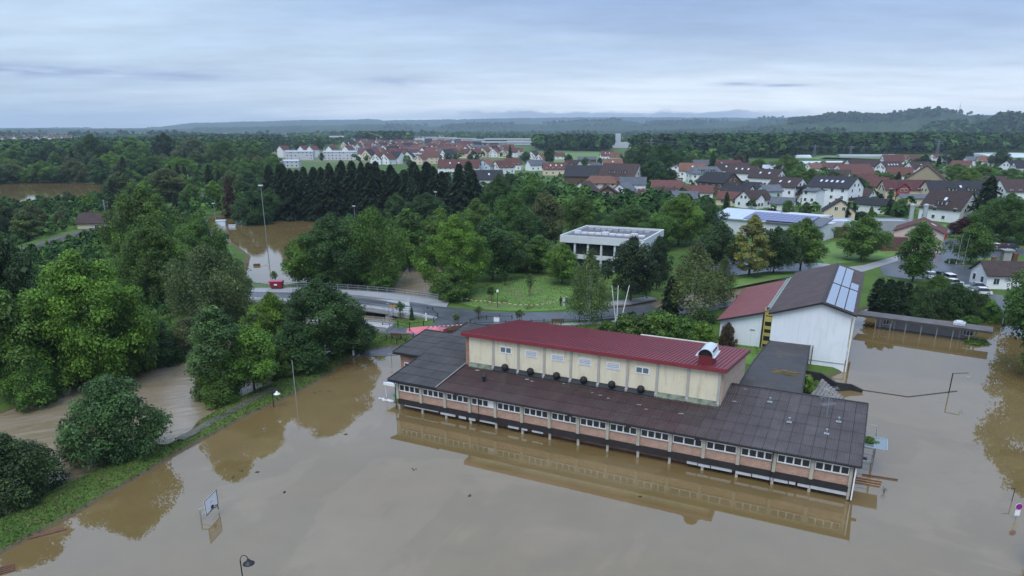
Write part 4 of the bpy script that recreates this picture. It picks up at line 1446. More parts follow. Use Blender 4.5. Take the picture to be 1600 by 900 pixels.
def bank(y0, nrow, cols):
    for j in range(nrow):
        for c in cols:
            x = XR + .42 + c * (PW + .05)
            o = put('solar_panel', sm, cb, (x, y0 + j * PL, slope(x) + .09))
            o.rotation_euler.y = -sa


bank(Y0 + .2, 9, (0, 1, 2))
bank(Y0 + 15.6, 3, (0, 1, 2))
bank(Y0 + 15.6 + 3 * PL, 7, (0, 1))
mb = MB().box(0, Y0 + 14.95, 0, 3.95, Y0 + 15.3, .1)
o = mb.build('cable_tray', DARKB, cb)
o.location = (XR + .35, 0, slope(XR + .35) + .04)
o.rotation_euler.y = -sa
# yellow and white panelled long side with its windows
win, wpx = window_mesh(2.3, 1.5, (1, 1), .08, .1)
for fl, z in enumerate((1.3, 4.6)):
    for k in range(8):
        y = Y0 + 2.0 + k * 3.9
        o = put('window', win, cb, (X1 + .02, y, z), R(90))
        o.rotation_euler.z = R(90)
        for wx, ww in wpx:
            put('pane', pane_mesh(ww, 1.34), o, (wx, 0, .08))
        put('side_panel', MB().box(0, 0, 0, .1, 1.3, 2.9 if (k + fl) % 3 else 1.5).mesh('side_panel', YELLOW if (k + fl) % 2 else WHITEP), cb, (X1 + .02, y + 2.42, z - .8))
mb = MB()
for k in range(9):
    mb.beam((X1 + .28, Y0 + .35 + k * 4.05, -.8), (X1 + .28, Y0 + .35 + k * 4.05, zr2 - .1), .14, .2)
mb.build('post', WHITEP, cb)
MB().beam((X0 + 6.0, Y0 - .1, .2), (X0 + 6.0, Y0 - .1, 3.4), .09, .09).build('downpipe', DARKB, cb)
# annex
ax = thing('school_annex', 'low white annex with red mono-pitch roof left of the classroom block', 'building', SO, STH)
zE = 4.3
a0, a1, a2, a3 = SL_(1120, 500, zE), SL_(1196, 483, zE + 1.8), SL_(1226, 441, zE + 1.8), SL_(1175.5, 451, zE)
AX0, AY0 = a0[0], a0[1]
AX1 = a1[0]
AY1 = (a3[1] + a2[1]) / 2
mb = MB()
pr = [(AX0 + .5, .2), (AX1, .2), (AX1, zE + 1.85), (AX0 + .5, zE - .05)]
mb.add([(x, AY0 + .6, z) for x, z in pr] + [(x, AY1, z) for x, z in pr], [(0, 1, 2, 3), (7, 6, 5, 4), (0, 4, 5, 1), (1, 5, 6, 2), (2, 6, 7, 3), (3, 7, 4, 0)])
mb.build('wall', WHITE, ax)
mb = MB()
slab(mb, (AX0, AY0, zE), (AX1 + .2, AY0, zE + 2.05), (AX1 + .2, AY1 + .5, zE + 2.05), (AX0, AY1 + .5, zE), .22)
mb.build('roof', mat('annex_red_roof', (.17, .045, .040), .6, .2, .6, .3, 9, stain=(.20, .08, .07), stain_amt=.4), ax)
mb = MB()
mb.beam((AX0 - .03, AY0 - .04, zE - .1), (AX1 + .2, AY0 - .04, zE + 1.95), .06, .26)
mb.beam((AX0 - .04, AY0, zE - .12), (AX0 - .04, AY1 + .5, zE - .12), .1, .2)
mb.build('fascia', DARKB, ax)
MB().box(AX1 - 1.6, AY0 + .5, 3.2, AX1 - .9, AY0 + .6, 3.32).build('wall_lamp', GREYM, ax)
# glazed stair link between annex and block
gl = thing('glazed_link', 'glazed stair link with yellow frame between annex and classroom block', 'building', SO, STH)
GX = (AX1 + .24, X0 - .5)
mb = MB()
slab(mb, (GX[0], AY0 + 1, zE + 2.0), (GX[1], AY0 + 1, zl - .55), (GX[1], AY1 + 2, zl - .55), (GX[0], AY1 + 2, zE + 2.0), .08)
mb.build('glass_roof', mat('roof_glass', (.28, .33, .32), .15, .4, .9, spec=.8, stain=(.40, .36, .10), stain_amt=.5, stain_scale=.5), gl)
mb = MB()
for k in range(15):
    y = AY0 + 1 + (AY1 + 1 - AY0) * k / 14
    mb.beam((GX[0], y, zE + 2.07), (GX[1], y, zl - .48), .05, .05)
for x, z in ((GX[0] + .05, zE + 2.07), (GX[1] - .05, zl - .48), ((GX[0] + GX[1]) / 2, (zE + 2.07 + zl - .48) / 2)):
    mb.beam((x, AY0 + 1, z), (x, AY1 + 2, z), .1, .1)
mb.build('glazing_bar', mat('bar_grey', (.30, .33, .30), .5, .1, 2), gl)
MB().box(GX[0], AY0 + 1.4, 0, GX[1], AY0 + 1.6, zl - .75).build('glass_front', GLASS, gl)
for z in (1.0, 2.3, 3.4, 4.6, 5.6):
    put('yellow_panel', MB().box(0, 0, 0, GX[1] - GX[0], .14, .5 if z < 4 else .8).mesh('yellow_panel', YELLOW), gl, (GX[0], AY0 + 1.25, z))
mb = MB()
mb.beam((GX[0] + .08, AY0 + 1.2, 0), (GX[0] + .08, AY0 + 1.2, zl - .7), .16, .16)
mb.beam((GX[1] - .08, AY0 + 1.2, 0), (GX[1] - .08, AY0 + 1.2, zl - .7), .16, .16)
mb.build('frame', YELLOW, gl)

# ---- outdoor stair down to the yard, with a dark parapet
st = thing('yard_stair', 'outdoor concrete stair with dark parapet running down into the flood', 'stair', SO, STH)
sA, sB = SL_(1284, 592, 1.3), SL_(1318, 622, .1)
q0, q1 = Vector(sA), Vector(sB)
dirv = (q1 - q0).normalized()
nrm = Vector((-dirv.y, dirv.x)) * -1
if SL_(1270, 620, 1)[0] < SL_(1300, 600, 1)[0]:
    pass
wv = Vector(SL_(1282, 628, 1.0)) - Vector(SL_(1300, 600, 1.0))
for k in range(8):
    t0 = k / 8
    a = q0 + (q1 - q0) * t0
    b = q0 + (q1 - q0) * (t0 + .125)
    poly = [tuple(a), tuple(b), tuple(b + wv), tuple(a + wv)]
    MB().prism(poly, -.8, 1.35 - 1.2 * t0).build('step', mat('stair_concrete', (.17, .155, .14), .85, .2, 1.5), st)
pts = [SL_(u, v, z) + (z,) for u, v, z in ((1251, 578, 1.75), (1283, 583, 1.7), (1306, 598, 1.2), (1330, 601, .75), (1346, 609, .35))]
mb = MB()
for a, b in zip(pts, pts[1:]):
    mb.beam((a[0], a[1], a[2] - .7), (b[0], b[1], b[2] - .7), .3, 1.5)
mb.build('parapet', mat('dark_parapet', (.026, .024, .024), .7, .3, 2), st)
mb = MB()
e0 = Vector(SL_(1290, 609, 1.9))
for k in range(3):
    a = e0 + dirv * k * 1.1
    mb.beam((*a, .3), (*a, 2.0), .07, .07)
mb.beam((*e0, 2.0), (*(e0 + dirv * 2.4), 1.9), .07, .07)
mb.beam((*e0, 1.4), (*(e0 + dirv * 2.4), 1.3), .06, .06)
mb.build('handrail', mat('pale_rail', (.42, .36, .26), .7, .1, 2), st)
# sunken wall top drawing a line across the flooded yard
wl_ = thing('sunken_wall', 'thin dark top of a drowned yard wall crossing the flood', 'wall', (0, 0, 0))
mb = MB()
wp_ = [P(1344, 609, .02), P(1419, 620, .02), P(1495, 611, .02)]
for a, b in zip(wp_, wp_[1:]):
    mb.beam(a - Vector((0, 0, .15)), b - Vector((0, 0, .15)), .16, .4)
mb.build('coping', mat('wet_coping', (.05, .045, .04), .5, .3, 2), wl_)

# ---- white lean-to at the left end and the green bin below it
lt = thing('lean_to', 'small white lean-to roof on posts at the left end of the school', 'shelter', SO, STH)
MB().add([(-2.7, 1.2, 2.0), (.1, 1.2, 2.25), (.1, 5.6, 2.25), (-2.7, 5.6, 2.0), (-2.7, 1.2, 1.88), (.1, 1.2, 2.13), (.1, 5.6, 2.13), (-2.7, 5.6, 1.88)],
         [(0, 1, 2, 3), (7, 6, 5, 4), (0, 4, 5, 1), (1, 5, 6, 2), (2, 6, 7, 3), (3, 7, 4, 0)]).build('roof', mat('lean_to_roof', (.50, .58, .68), .4, .1, 1), lt)
mb = MB().box(-2.78, 1.1, 1.8, .1, 1.2, 2.16)
mb.build('fascia', WHITEP, lt)
for x, y in ((-2.6, 1.35), (-2.6, 3.4), (-2.6, 5.4)):
    put('post', MB().box(-.035, -.035, -1, .035, .035, 1.95).mesh('post', WHITEP), lt, (x, y, 0))
gb = thing('green_bin', 'bright green bin floating under the white lean-to', 'bin', S2W(-.9, 2.0, 0), STH + .2)
GRN = mat('green_plastic', (.03, .30, .05), .4, .1, 3)
MB().add([(-.55, -.4, -.3), (.55, -.4, -.3), (.55, .4, -.3), (-.55, .4, -.3), (-.65, -.5, .5), (.65, -.5, .5), (.65, .5, .5), (-.65, .5, .5)], [(0, 3, 2, 1), (0, 1, 5, 4), (1, 2, 6, 5), (2, 3, 7, 6), (3, 0, 4, 7), (4, 5, 6, 7)]).build('body', GRN, gb)
MB().box(-.7, -.55, .5, .7, .55, .6).box(-.5, -.62, .52, .5, -.55, .58).build('lid', GRN, gb)
dbm = thing('floating_rubbish', 'white bags and rubbish floating beside the lean-to', 'rubbish', S2W(-2.0, .6, 0), STH)
for k in range(6):
    MB().lathe([(.02, -.1), (.22 + .04 * k % .2, .02), (.18, .12), (.03, .18)], (k * .42 - 1.1, .15 * math.sin(k * 2.3), 0), 7).build('bag', mat('bag_white', (.55, .56, .57), .5, .3, 4), dbm)

# ---- long covered walk behind the yard
cw = thing('covered_walk', 'long flooded covered walk with grey flat roof behind the yard', 'shelter', (0, 0, 0))
A_, B_ = P(1344, 492, 2.25), P(1551, 519, 2.25)
ex_ = (B_ - A_)
Lw = Vector((ex_.x, ex_.y, 0)).length
cw.location = (A_.x, A_.y, 0)
cw.rotation_euler.z = math.atan2(ex_.y, ex_.x)
MB().box(-.5, 0, 2.05, Lw, 3.8, 2.25).build('roof', mat('walk_roof', (.115, .105, .10), .75, .3, .5, .3, 6, stain=(.05, .05, .045), stain_amt=.6, stain_scale=.6), cw)
MB().box(-.5, -.06, 1.95, Lw, 0, 2.3).build('fascia', mat('walk_fascia', (.060, .055, .055), .7, .2, 1), cw)
MB().box(2.4, 2.6, -1, Lw - 3.6, 2.75, 2.05).build('wall', mat('walk_wall', (.33, .33, .35), .85, .12, 1), cw)
for k in range(7):
    put('post', MB().box(-.05, -.05, -1, .05, .05, 2.05).mesh('post', GREYM), cw, (2.6 + k * (Lw - 5.6) / 6, .35, 0))
for x in (3.4, 15.4):
    o = put('window', window_mesh(1.5, 1.1, (1, 1, 1), .1, .1)[0], cw, (x, 2.46, .55))
    put('pane', MB().box(.1, .06, .1, 1.4, .1, 1.0).mesh('pane', GLASS), o)
    for dx in (-.5, 1.75):
        put('pillar', MB().box(0, 0, -1, .25, .35, 2.0).mesh('pillar', mat('pale_pillar', (.5, .5, .5), .8, .1, 1)), cw, (x + dx, 2.25, 0))
MB().box(Lw - 5.6, 1.4, 2.3, Lw - 3.9, 2.9, 2.7).lathe([(.75, 2.7), (.6, 2.95), (.1, 3.05)], (Lw - 4.8, 2.1, 0), 8).build('skylight', mat('skylight', (.50, .53, .55), .3, .2, 2), cw)
# ================================================================ HOUSES
RC = {'brown': (.060, .041, .037), 'dark': (.034, .033, .037), 'red': (.128, .058, .049), 'orange': (.175, .090, .062), 'grey': (.11, .118, .135), 'rust': (.125, .055, .045), 'pale': (.36, .40, .45), 'wine': (.108, .044, .042)}
WC = {'pale': (.52, .52, .54), 'white': (.78, .79, .78), 'cream': (.66, .56, .40), 'pink': (.62, .50, .44), 'grey': (.42, .43, .44), 'red': (.34, .06, .055), 'green': (.45, .56, .50), 'blue': (.50, .58, .66), 'wood': (.12, .075, .05), 'yellow': (.66, .55, .30), 'tan': (.36, .30, .20)}
HW = MB().box(-.62, -.06, 0, .62, .06, 1.35, 0).box(-.52, -.09, .1, -.04, -.055, 1.25, 1).box(.04, -.09, .1, .52, -.055, 1.25, 1).mesh('window', [WHITEP, GLASS])
SKY_ = MB().box(-.45, -.7, 0, .45, .7, .14).mesh('skylight', mat('skylight_glass', (.55, .60, .66), .15, .1, 2, spec=.9))
CHIM = MB().box(-.35, -.35, -.6, .35, .35, 1.25).box(-.42, -.42, 1.25, .42, .42, 1.38).mesh('chimney', mat('chimney_brick', (.17, .09, .07), .9, .25, 3))
BALM = mat('balcony_wood', (.045, .028, .022), .7, .3, 3)


def house(u, v, L, Wd, hw, hr, rot, rc, wc, label, group=None, wins=True, sky=0, balc=0, chim=1, dormer=0, mono=False, hip=0., name='house', cat='house', vis='fLR', front_gable=None, over=.55, big=True, wfl=None):
    """u, v: pixel at the foot of the middle of the wall nearest to the camera"""
    if 258 < v < 350 and u > 690:
        L, Wd, hw, hr = L * 1.12, Wd * 1.12, hw * 1.08, hr * 1.08
    q = G(u, v)
    a = R(rot)
    ca, sa_ = math.cos(a), math.sin(a)
    # push back so that the near edge of the footprint sits on the measured row
    ext = abs(sa_) * L / 2 + abs(ca) * Wd / 2
    q = q + Vector((q.x, q.y, 0)).normalized() * ext * .9
    q.z = gz(q.x, q.y)
    t = thing(name, label, cat, q, a, group)
    wcol = np.array(WC[wc]) * rng.uniform(.93, 1.05)
    rcol = np.array(RC[rc]) * rng.uniform(.85, 1.15)
    hl, hw2 = L / 2, Wd / 2
    mb = MB()
    pr = [(-hw2, -.8), (hw2, -.8), (hw2, hw), (0, hw + (.05 if hip else hr)), (-hw2, hw)]
    mb.add([(-hl, y, z) for y, z in pr] + [(hl, y, z) for y, z in pr], [(0, 1, 2, 3, 4), (9, 8, 7, 6, 5)] + [(i, 5 + i, 5 + (i + 1) % 5, (i + 1) % 5) for i in range(5)])
    o = mb.build('wall', WALLC, t)
    o.color = (*wcol, 1)
    mb = MB()
    s = hr / hw2
    ov = over
    e = hl + ov * .8
    ez = hw - s * ov
    k = hip * hl
    for sg in (-1, 1):
        vs = [(-e, sg * (hw2 + ov), ez), (e, sg * (hw2 + ov), ez), (e - k, 0, hw + hr), (-e + k, 0, hw + hr)]
        vs = [(x, y, z + .05) for x, y, z in vs] + [(x, y, z + .27) for x, y, z in vs]
        f = [(0, 1, 2, 3), (4, 7, 6, 5), (0, 4, 5, 1), (1, 5, 6, 2), (2, 6, 7, 3), (3, 7, 4, 0)]
        mb.add(vs, f if sg > 0 else [tuple(reversed(x)) for x in f])
    if hip:
        for sg in (-1, 1):
            mb.add([(sg * e, -(hw2 + ov), ez + .2), (sg * e, hw2 + ov, ez + .2), (sg * (e - k), 0, hw + hr + .26)], [(0, 1, 2) if sg > 0 else (2, 1, 0)])
    ro = mb.build('roof', TILES, t)
    ro.color = (*rcol, 1)
    for c in range(chim):
        put('chimney', CHIM, ro, ((-.25 + .5 * c) * L * (.6 if chim > 1 else 1), .15 * Wd, hw + hr * .78))
    for i in range(sky):
        x = -L * .32 + L * .64 * (i + .5) / sky
        o = put('skylight', SKY_, ro, (x, -hw2 * .5, hw + hr * .5 + .27))
        o.rotation_euler.x = math.atan2(hr, hw2)
    if wins:
        fl = [1.0] if hw < 4.2 else [1.0, 3.8]
        if hw > 7.5:
            fl.append(6.5)
        nf = max(2, int(L / 3.6))
        if 'f' in vis:
            for z in fl:
                for i in range(nf):
                    if rng.random() < .88:
                        put('window', HW, t, (-hl + L * (i + .5) / nf, -hw2 - .03, z))
        for sg, ch in ((-1, 'L'), (1, 'R')):
            if ch in vis:
                for z in fl + ([hw + .35] if hr > 2.2 and not hip else []):
                    for y in ((-.24, .24) if z < hw else ((0,) if hr < 3.4 else (-.12, .12))):
                        put('window', HW, t, (sg * (hl + .03), y * Wd, z), R(90) * sg)
    for b in range(balc):
        # balcony across a gable: deck, rail boards
        sg = 1 if 'R' in vis else -1
        z = 3.5 if b == 0 else 6.2
        mb = MB().box(min(sg * hl, sg * (hl + 1.3)), -hw2 * .8, z - .2, max(sg * hl, sg * (hl + 1.3)), hw2 * .8, z)
        mb.box(min(sg * (hl + 1.25), sg * (hl + 1.33)), -hw2 * .8, z, max(sg * (hl + 1.25), sg * (hl + 1.33)), hw2 * .8, z + 1.0)
        mb.box(min(sg * hl, sg * (hl + 1.3)), -hw2 * .8 - .06, z, max(sg * hl, sg * (hl + 1.3)), -hw2 * .8, z + 1.0)
        mb.build('balcony', BALM, t)
    if dormer:
        for i in range(dormer):
            x = -L * .3 + L * .6 * (i + .5) / dormer
            mb = MB().box(x - 1.6, -hw2 * .82, hw + hr * .18, x + 1.6, -hw2 * .25, hw + hr * .18 + 1.5)
            d = mb.build('dormer', WALLC, t)
            d.color = (*wcol, 1)
            m2 = MB().box(x - 1.9, -hw2 * .95, hw + hr * .18 + 1.502, x + 1.9, -hw2 * .12, hw + hr * .18 + 1.7)
            rr = m2.build('dormer_roof', TILES, d)
            rr.color = (*rcol, 1)
            for dx in (-.75, .75):
                put('window', HW, d, (x + dx, -hw2 * .82 - .02, hw + hr * .18 + .1), sc=(.95, 1, .9))
    if front_gable:
        gx, gw, gc = front_gable
        mb = MB()
        pr = [(-gw / 2, -.8), (gw / 2, -.8), (gw / 2, hw + .4), (0, hw + .4 + gw * .42), (-gw / 2, hw + .4)]
        mb.add([(gx + x, -hw2 - 1.2, z) for x, z in pr] + [(gx + x, 0, z) for x, z in pr], [(0, 1, 2, 3, 4), (9, 8, 7, 6, 5)] + [(i, 5 + i, 5 + (i + 1) % 5, (i + 1) % 5) for i in range(5)])
        g = mb.build('gable', WALLC, t)
        g.color = (*WC[gc], 1)
        mb = MB()
        for sg in (-1, 1):
            vs = [(gx, -hw2 - 1.6, hw + .45 + gw * .42), (gx + sg * (gw / 2 + .35), -hw2 - 1.6, hw + .28), (gx + sg * (gw / 2 + .35), 0, hw + .28), (gx, 0, hw + .45 + gw * .42)]
            mb.add(vs + [(x, y, z + .2) for x, y, z in vs], [(0, 1, 2, 3), (7, 6, 5, 4), (0, 4, 5, 1), (1, 5, 6, 2), (2, 6, 7, 3), (3, 7, 4, 0)])
        gr = mb.build('gable_roof', TILES, g)
        gr.color = (*rcol, 1)
        for z in ((1.0, 3.8) if hw > 4 else (1.0,)):
            for dx in (-.9, .9):
                put('window', HW, g, (gx + dx, -hw2 - 1.23, z))
    return t


# --- village right of the middle, each as it stands
house(1055, 283, 9, 9, 6.5, 2.2, 75, 'grey', 'white', 'plain white house with flat grey gable at the left edge of the right village', vis='fLR')
house(1080, 284, 14, 11, 6, 3.8, -12, 'orange', 'white', 'white house with glowing orange tiled roof', sky=1)
house(1100, 288, 17, 10, 5.6, 3.2, 4, 'grey', 'white', 'white house with slate grey hipped roof and two roof windows', hip=.35, dormer=2)
house(1132, 281, 12, 10, 5.5, 3.4, -8, 'brown', 'white', 'brown-roofed house behind the grey hipped one', sky=1)
house(1140, 272, 14, 9, 5.2, 3.2, 20, 'wine', 'white', 'wine red roof at the back of the village by the lime tree')
house(1160, 289, 15, 10, 6.0, 3.5, -36, 'brown', 'white', 'white house with brown roof, three skylights and brown balcony', sky=3, balc=1)
house(1196, 302, 13.5, 10.5, 6.8, 3.6, -46, 'brown', 'white', 'tall white house with brown roof and dark balcony on its corner', sky=2, balc=1, vis='fR')
house(1228, 317, 12, 11, 6.2, 3.4, -50, 'brown', 'white', 'white house with two black wooden balconies on its gable', sky=2, balc=2, vis='fR')
house(1122, 306, 14, 13, 5.6, 4.0, -52, 'dark', 'wood', 'dark wooden chalet with broad black gable', balc=1, vis='fR')
house(1152, 315, 12, 8, 3.4, 2.8, -46, 'dark', 'white', 'low white house with plain black roof below the chalet', vis='fR')
house(1176, 326, 11, 8, 3.2, 3.2, 30, 'brown', 'white', 'brown roofed house with small pointed front gable behind the solar hall', front_gable=(-2, 4.5, 'white'))
house(1200, 321, 7, 7, 5.6, 2.0, 10, 'grey', 'green', 'pale green cube house with a red parasol beside it')
house(1082, 312, 15, 8, 3.0, 2.5, -4, 'rust', 'white', 'low house with rusty brown roof half hidden behind trees')
house(1040, 306, 13, 8, 3.8, 2.6, -6, 'red', 'white', 'white house with salmon red roof left of a round tree')
house(1300, 326, 16, 13, 7.6, 3.8, -48, 'dark', 'white', 'largest white apartment house with black roof and five skylights', sky=5, balc=1, vis='fR', chim=2)
house(1268, 330, 5, 7, 7.2, .6, -48, 'grey', 'white', 'white stairway block attached left of the largest white house', chim=0, vis='f', cat='house')
house(1308, 346, 8.5, 9.5, 3.2, 3.6, 70, 'dark', 'cream', 'small cream house with steep dark gable behind the grey sheds', vis='L')
house(1368, 306, 9, 8, 4.2, 3.6, -52, 'red', 'yellow', 'small red-roofed house with an orange stripe on its wall', vis='fR')
house(1411, 312, 19, 9, 4.2, 3.6, -4, 'wine', 'cream', 'long cream house with bright red front gable', front_gable=(-3.2, 5.5, 'red'), wfl=1)
house(1330, 281, 21, 13, 3.4, 5.0, 14, 'red', 'white', 'big farmhouse roof in brick red tiles among dark trees', wins=False)
house(1346, 268, 22, 12, 3.4, 4.5, 4, 'brown', 'white', 'brown farm roof behind the brick red farmhouse', wins=False)
house(1392, 262, 14, 10, 5.0, 4.2, -8, 'red', 'white', 'lone white house with salmon roof by the orchards')
house(1388, 273, 14, 10, 4.0, 4.0, 16, 'brown', 'white', 'brown-roofed house with solar panels and white gable', sky=4)
house(1298, 267, 15, 8, 2.6, 2.8, 0, 'red', 'white', 'low red roof behind the round trees', chim=0)
house(1269, 270, 9, 8, 3.0, 3.0, 20, 'orange', 'white', 'little orange-roofed house at the left of the orchards')
house(1364, 334, 12, 7, 2.9, 2.0, -56, 'dark', 'white', 'white garage with shallow dark roof', chim=0, vis='R')
house(1442, 300, 17, 17, 5.0, 7.0, 60, 'wine', 'tan', 'huge barn with red roof and beige boarded gable', wins=False, name='barn', cat='barn')
house(1432, 276, 13, 10, 4.6, 4.0, 8, 'brown', 'white', 'brown house with two white gables above the barn', front_gable=(-3, 5, 'white'), sky=1)
house(1403, 281, 13, 10, 2.6, 4.2, -20, 'rust', 'white', 'rust coloured roof left of the barn', wins=False)
house(1490, 316, 25, 12, 3.6, 4.6, -4, 'dark', 'cream', 'long grey-roofed house with wide white dormer', dormer=2, sky=1, chim=1)
house(1454, 312, 8, 6, 3.6, .8, -4, 'grey', 'white', 'white flat-roofed garage beside the long grey-roofed house', chim=0)
house(1478, 348, 13, 11, 4.4, 5.2, -58, 'brown', 'white', 'white house with blue base, brown roof and tall right gable', dormer=1, sky=1, vis='fR')
house(1590, 314, 18, 11, 4.0, 4.4, 0, 'brown', 'white', 'brown-roofed house at the right edge behind white blossom')
house(1520, 260, 12, 9, 4.6, 2.6, -10, 'grey', 'white', 'white house with grey roof right of the big round tree')
house(1537, 261, 10, 9, 4.4, 3.4, -16, 'orange', 'white', 'white house with orange roof right of the big round tree')
house(1473, 257, 9, 8, 5.2, 2.2, 10, 'grey', 'white', 'white cube house left of the big round tree')
house(1414, 255, 10, 9, 3.8, 3.4, 10, 'orange', 'white', 'orange roof peeking out between far trees')
house(1428, 256, 9, 8, 3.8, 3.4, -12, 'red', 'white', 'red roof peeking out beside the orange one')
house(1459, 255, 9, 9, 4.2, 3.8, 30, 'rust', 'white', 'steep rust roof near the pylon')
house(1580, 268, 12, 10, 3.2, 4.0, 18, 'dark', 'white', 'dark steep roof with white gable at the right edge')
house(1597, 270, 12, 9, 3.2, 3.6, -10, 'dark', 'white', 'dark roof at the extreme right of the village')
for a in ((1066, 272, 11, 9, 4.6, 3.4, -30, 'brown', 'white', 'brown roof squeezed behind the glowing orange roof'), (1092, 270, 13, 10, 5, 3.2, 5, 'grey', 'white', 'grey roof directly behind the glowing orange roof'),
          (1124, 270, 11, 9, 4.6, 3.4, -38, 'rust', 'white', 'rusty roof at the back between two brown ones'), (1160, 276, 10, 9, 4.6, 3.4, -40, 'brown', 'white', 'brown gable left of the lime tree'), (1206, 281, 11, 9, 5, 3.0, -20, 'pale', 'white', 'pale metal roof right of the lime tree'),
          (1212, 272, 10, 8, 4.2, 3.2, -55, 'dark', 'white', 'dark gable behind the pale metal roof'), (1108, 297, 10, 8, 3.4, 2.6, -40, 'brown', 'white', 'small brown roof left of the dark wooden chalet'), (1172, 306, 9, 7, 3.0, 2.6, -46, 'dark', 'white', 'little dark roof wedged below the corner balcony house'),
          (1140, 322, 9, 7, 2.6, 2.4, -30, 'rust', 'cream', 'low rusty garage roof beside the plain black roof'), (1254, 318, 9, 7, 4.2, 2.8, -48, 'dark', 'white', 'narrow dark-roofed house left of the stairway block'), (1344, 318, 9, 7, 3.0, 2.4, -50, 'brown', 'white', 'low brown roof right of the largest white house'),
          (1352, 296, 10, 8, 3.6, 3.2, -45, 'rust', 'white', 'rusty roof behind the orange-striped house'), (1424, 322, 10, 7, 3.0, 1.2, -10, 'grey', 'cream', 'low cream annex in front of the barn'), (1546, 300, 11, 8, 3.6, 3.2, -40, 'brown', 'white', 'brown roof right of the long grey-roofed house'),
          (1500, 268, 11, 8, 3.6, 3.4, -40, 'rust', 'white', 'rust gable below the big round tree'), (1555, 262, 10, 8, 3.8, 3.2, -30, 'red', 'white', 'red roof left of the dark steep one'), (1312, 283, 9, 7, 3.2, 2.8, -35, 'brown', 'white', 'small brown roof in front of the brick red farmhouse'),
          (1040, 318, 9, 8, 3.2, 2.6, -44, 'brown', 'white', 'brown gable between bungalow and trees'), (1068, 322, 10, 7, 2.8, 2.4, -20, 'grey', 'white', 'low grey roof at the edge of the thicket'), (1222, 330, 8, 6, 2.6, 2.0, -30, 'grey', 'white', 'grey garage roof beside the red parasol')):
    house(*a, vis='fR')
# --- village in the middle
house(834, 253, 12, 10, 5.4, 4.6, 62, 'brown', 'white', 'white house with steep brown gable left of the round dark tree', vis='LR')
house(846, 256, 11, 9, 4.4, 4.2, 58, 'orange', 'white', 'orange-roofed house just left of the round dark tree', vis='LR')
house(874, 249, 10, 8, 3.4, 3.2, 10, 'red', 'white', 'small red roof right of the round dark tree')
house(948, 250, 13, 9, 4.4, 4.2, 5, 'red', 'white', 'white house with red roof and skylights before the dark wood', sky=2)
house(962, 252, 10, 8, 4.2, 3.8, -30, 'orange', 'pink', 'pinkish house with orange roof before the dark wood')
house(917, 254, 17, 9, 2.8, 2.4, -2, 'grey', 'wood', 'long grey-roofed shed on the meadow', chim=0, name='shed', cat='shed')
house(868, 274, 16, 9, 4.0, 3.6, 2, 'rust', 'cream', 'cream row house with rusty roof and skylights', sky=3)
house(895, 274, 10, 9, 5.0, 4.2, -40, 'brown', 'white', 'white gabled end house of the row', vis='fR', dormer=1)
house(837, 267, 12, 8, 4.0, 3.2, 25, 'grey', 'white', 'grey-roofed white house at the meadow edge', vis='fR')
house(912, 288, 19, 13, 4.2, 5.2, -14, 'dark', 'wood', 'large black barn roof in the middle of the village', wins=False, name='barn', cat='barn')
house(970, 291, 20, 12, 5.2, 5.6, -34, 'brown', 'white', 'largest brown chalet roof with round dormers and white gable', vis='R', dormer=2, balc=1)
house(956, 268, 13, 10, 4.4, 3.8, 0, 'orange', 'white', 'orange roof behind the largest brown chalet', sky=1)
house(928, 270, 10, 8, 3.6, 2.6, 40, 'grey', 'white', 'small white gable behind the black barn')
house(958, 294, 16, 6, 3.4, 1.6, -6, 'rust', 'wood', 'low rusty lean-to roof below the largest brown chalet', wins=False, chim=0)
house(913, 312, 10, 9, 3.4, 3.6, 62, 'brown', 'white', 'white gable with brown roof at the wood edge', vis='L')
house(938, 303, 14, 10, 4.8, 2.8, -6, 'orange', 'pink', 'pink house with flat orange hipped roof', hip=.4)
house(948, 316, 11, 11, 2.6, 3.6, 84, 'brown', 'wood', 'brown wooden gable in front of the pink house', vis='L')
house(974, 312, 9, 8, 3.4, 3.0, 58, 'grey', 'white', 'white gable right of the brown wooden one', vis='L')
house(988, 306, 11, 9, 5.0, 2.8, -10, 'grey', 'white', 'white house with grey roof right of the pink house', vis='fR')
house(1022, 315, 15, 7, 4.0, .7, -4, 'grey', 'white', 'white flat-roofed bungalow with three dark windows', chim=0)
house(1003, 320, 12, 9, 2.4, 3.0, 78, 'rust', 'cream', 'low cream house with rusty gable roof behind the trees', vis='L')
house(763, 292, 14, 11, 3.8, 4.2, 10, 'dark', 'white', 'dark-roofed white house above the wood', sky=1)
house(760, 272, 12, 10, 5.4, 3.6, 70, 'orange', 'blue', 'pale blue house with balcony and orange roof', vis='L')
house(718, 273, 26, 10, 4.6, 4.6, -3, 'red', 'white', 'long red-roofed row house above the spruces', sky=3, chim=2)
house(786, 272, 12, 9, 4.4, 3.8, 35, 'rust', 'white', 'rust roofed house right of the pale blue one')
house(800, 266, 14, 10, 4.0, 4.0, -8, 'red', 'white', 'red hipped roof right of the pale blue house', hip=.3)
house(674, 255, 17, 12, 3.6, 3.0, 2, 'red', 'white', 'white hall with flat red roof in front of the town', wins=False)
house(652, 252, 9, 12, 6.4, 1.0, 2, 'pale', 'white', 'white block left of the flat red roof', wins=False, chim=0)
# small station house by the railway, farm hut, house at the right edge of the forecourt
house(160, 362, 12, 7, 3.0, 2.6, 6, 'brown', 'cream', 'small brown-roofed station house beside the railway', vis='f')
house(1568, 452, 11, 7.5, 3.0, 2.2, -8, 'brown', 'white', 'little white house with brown roof at the flooded lane', vis='fL')
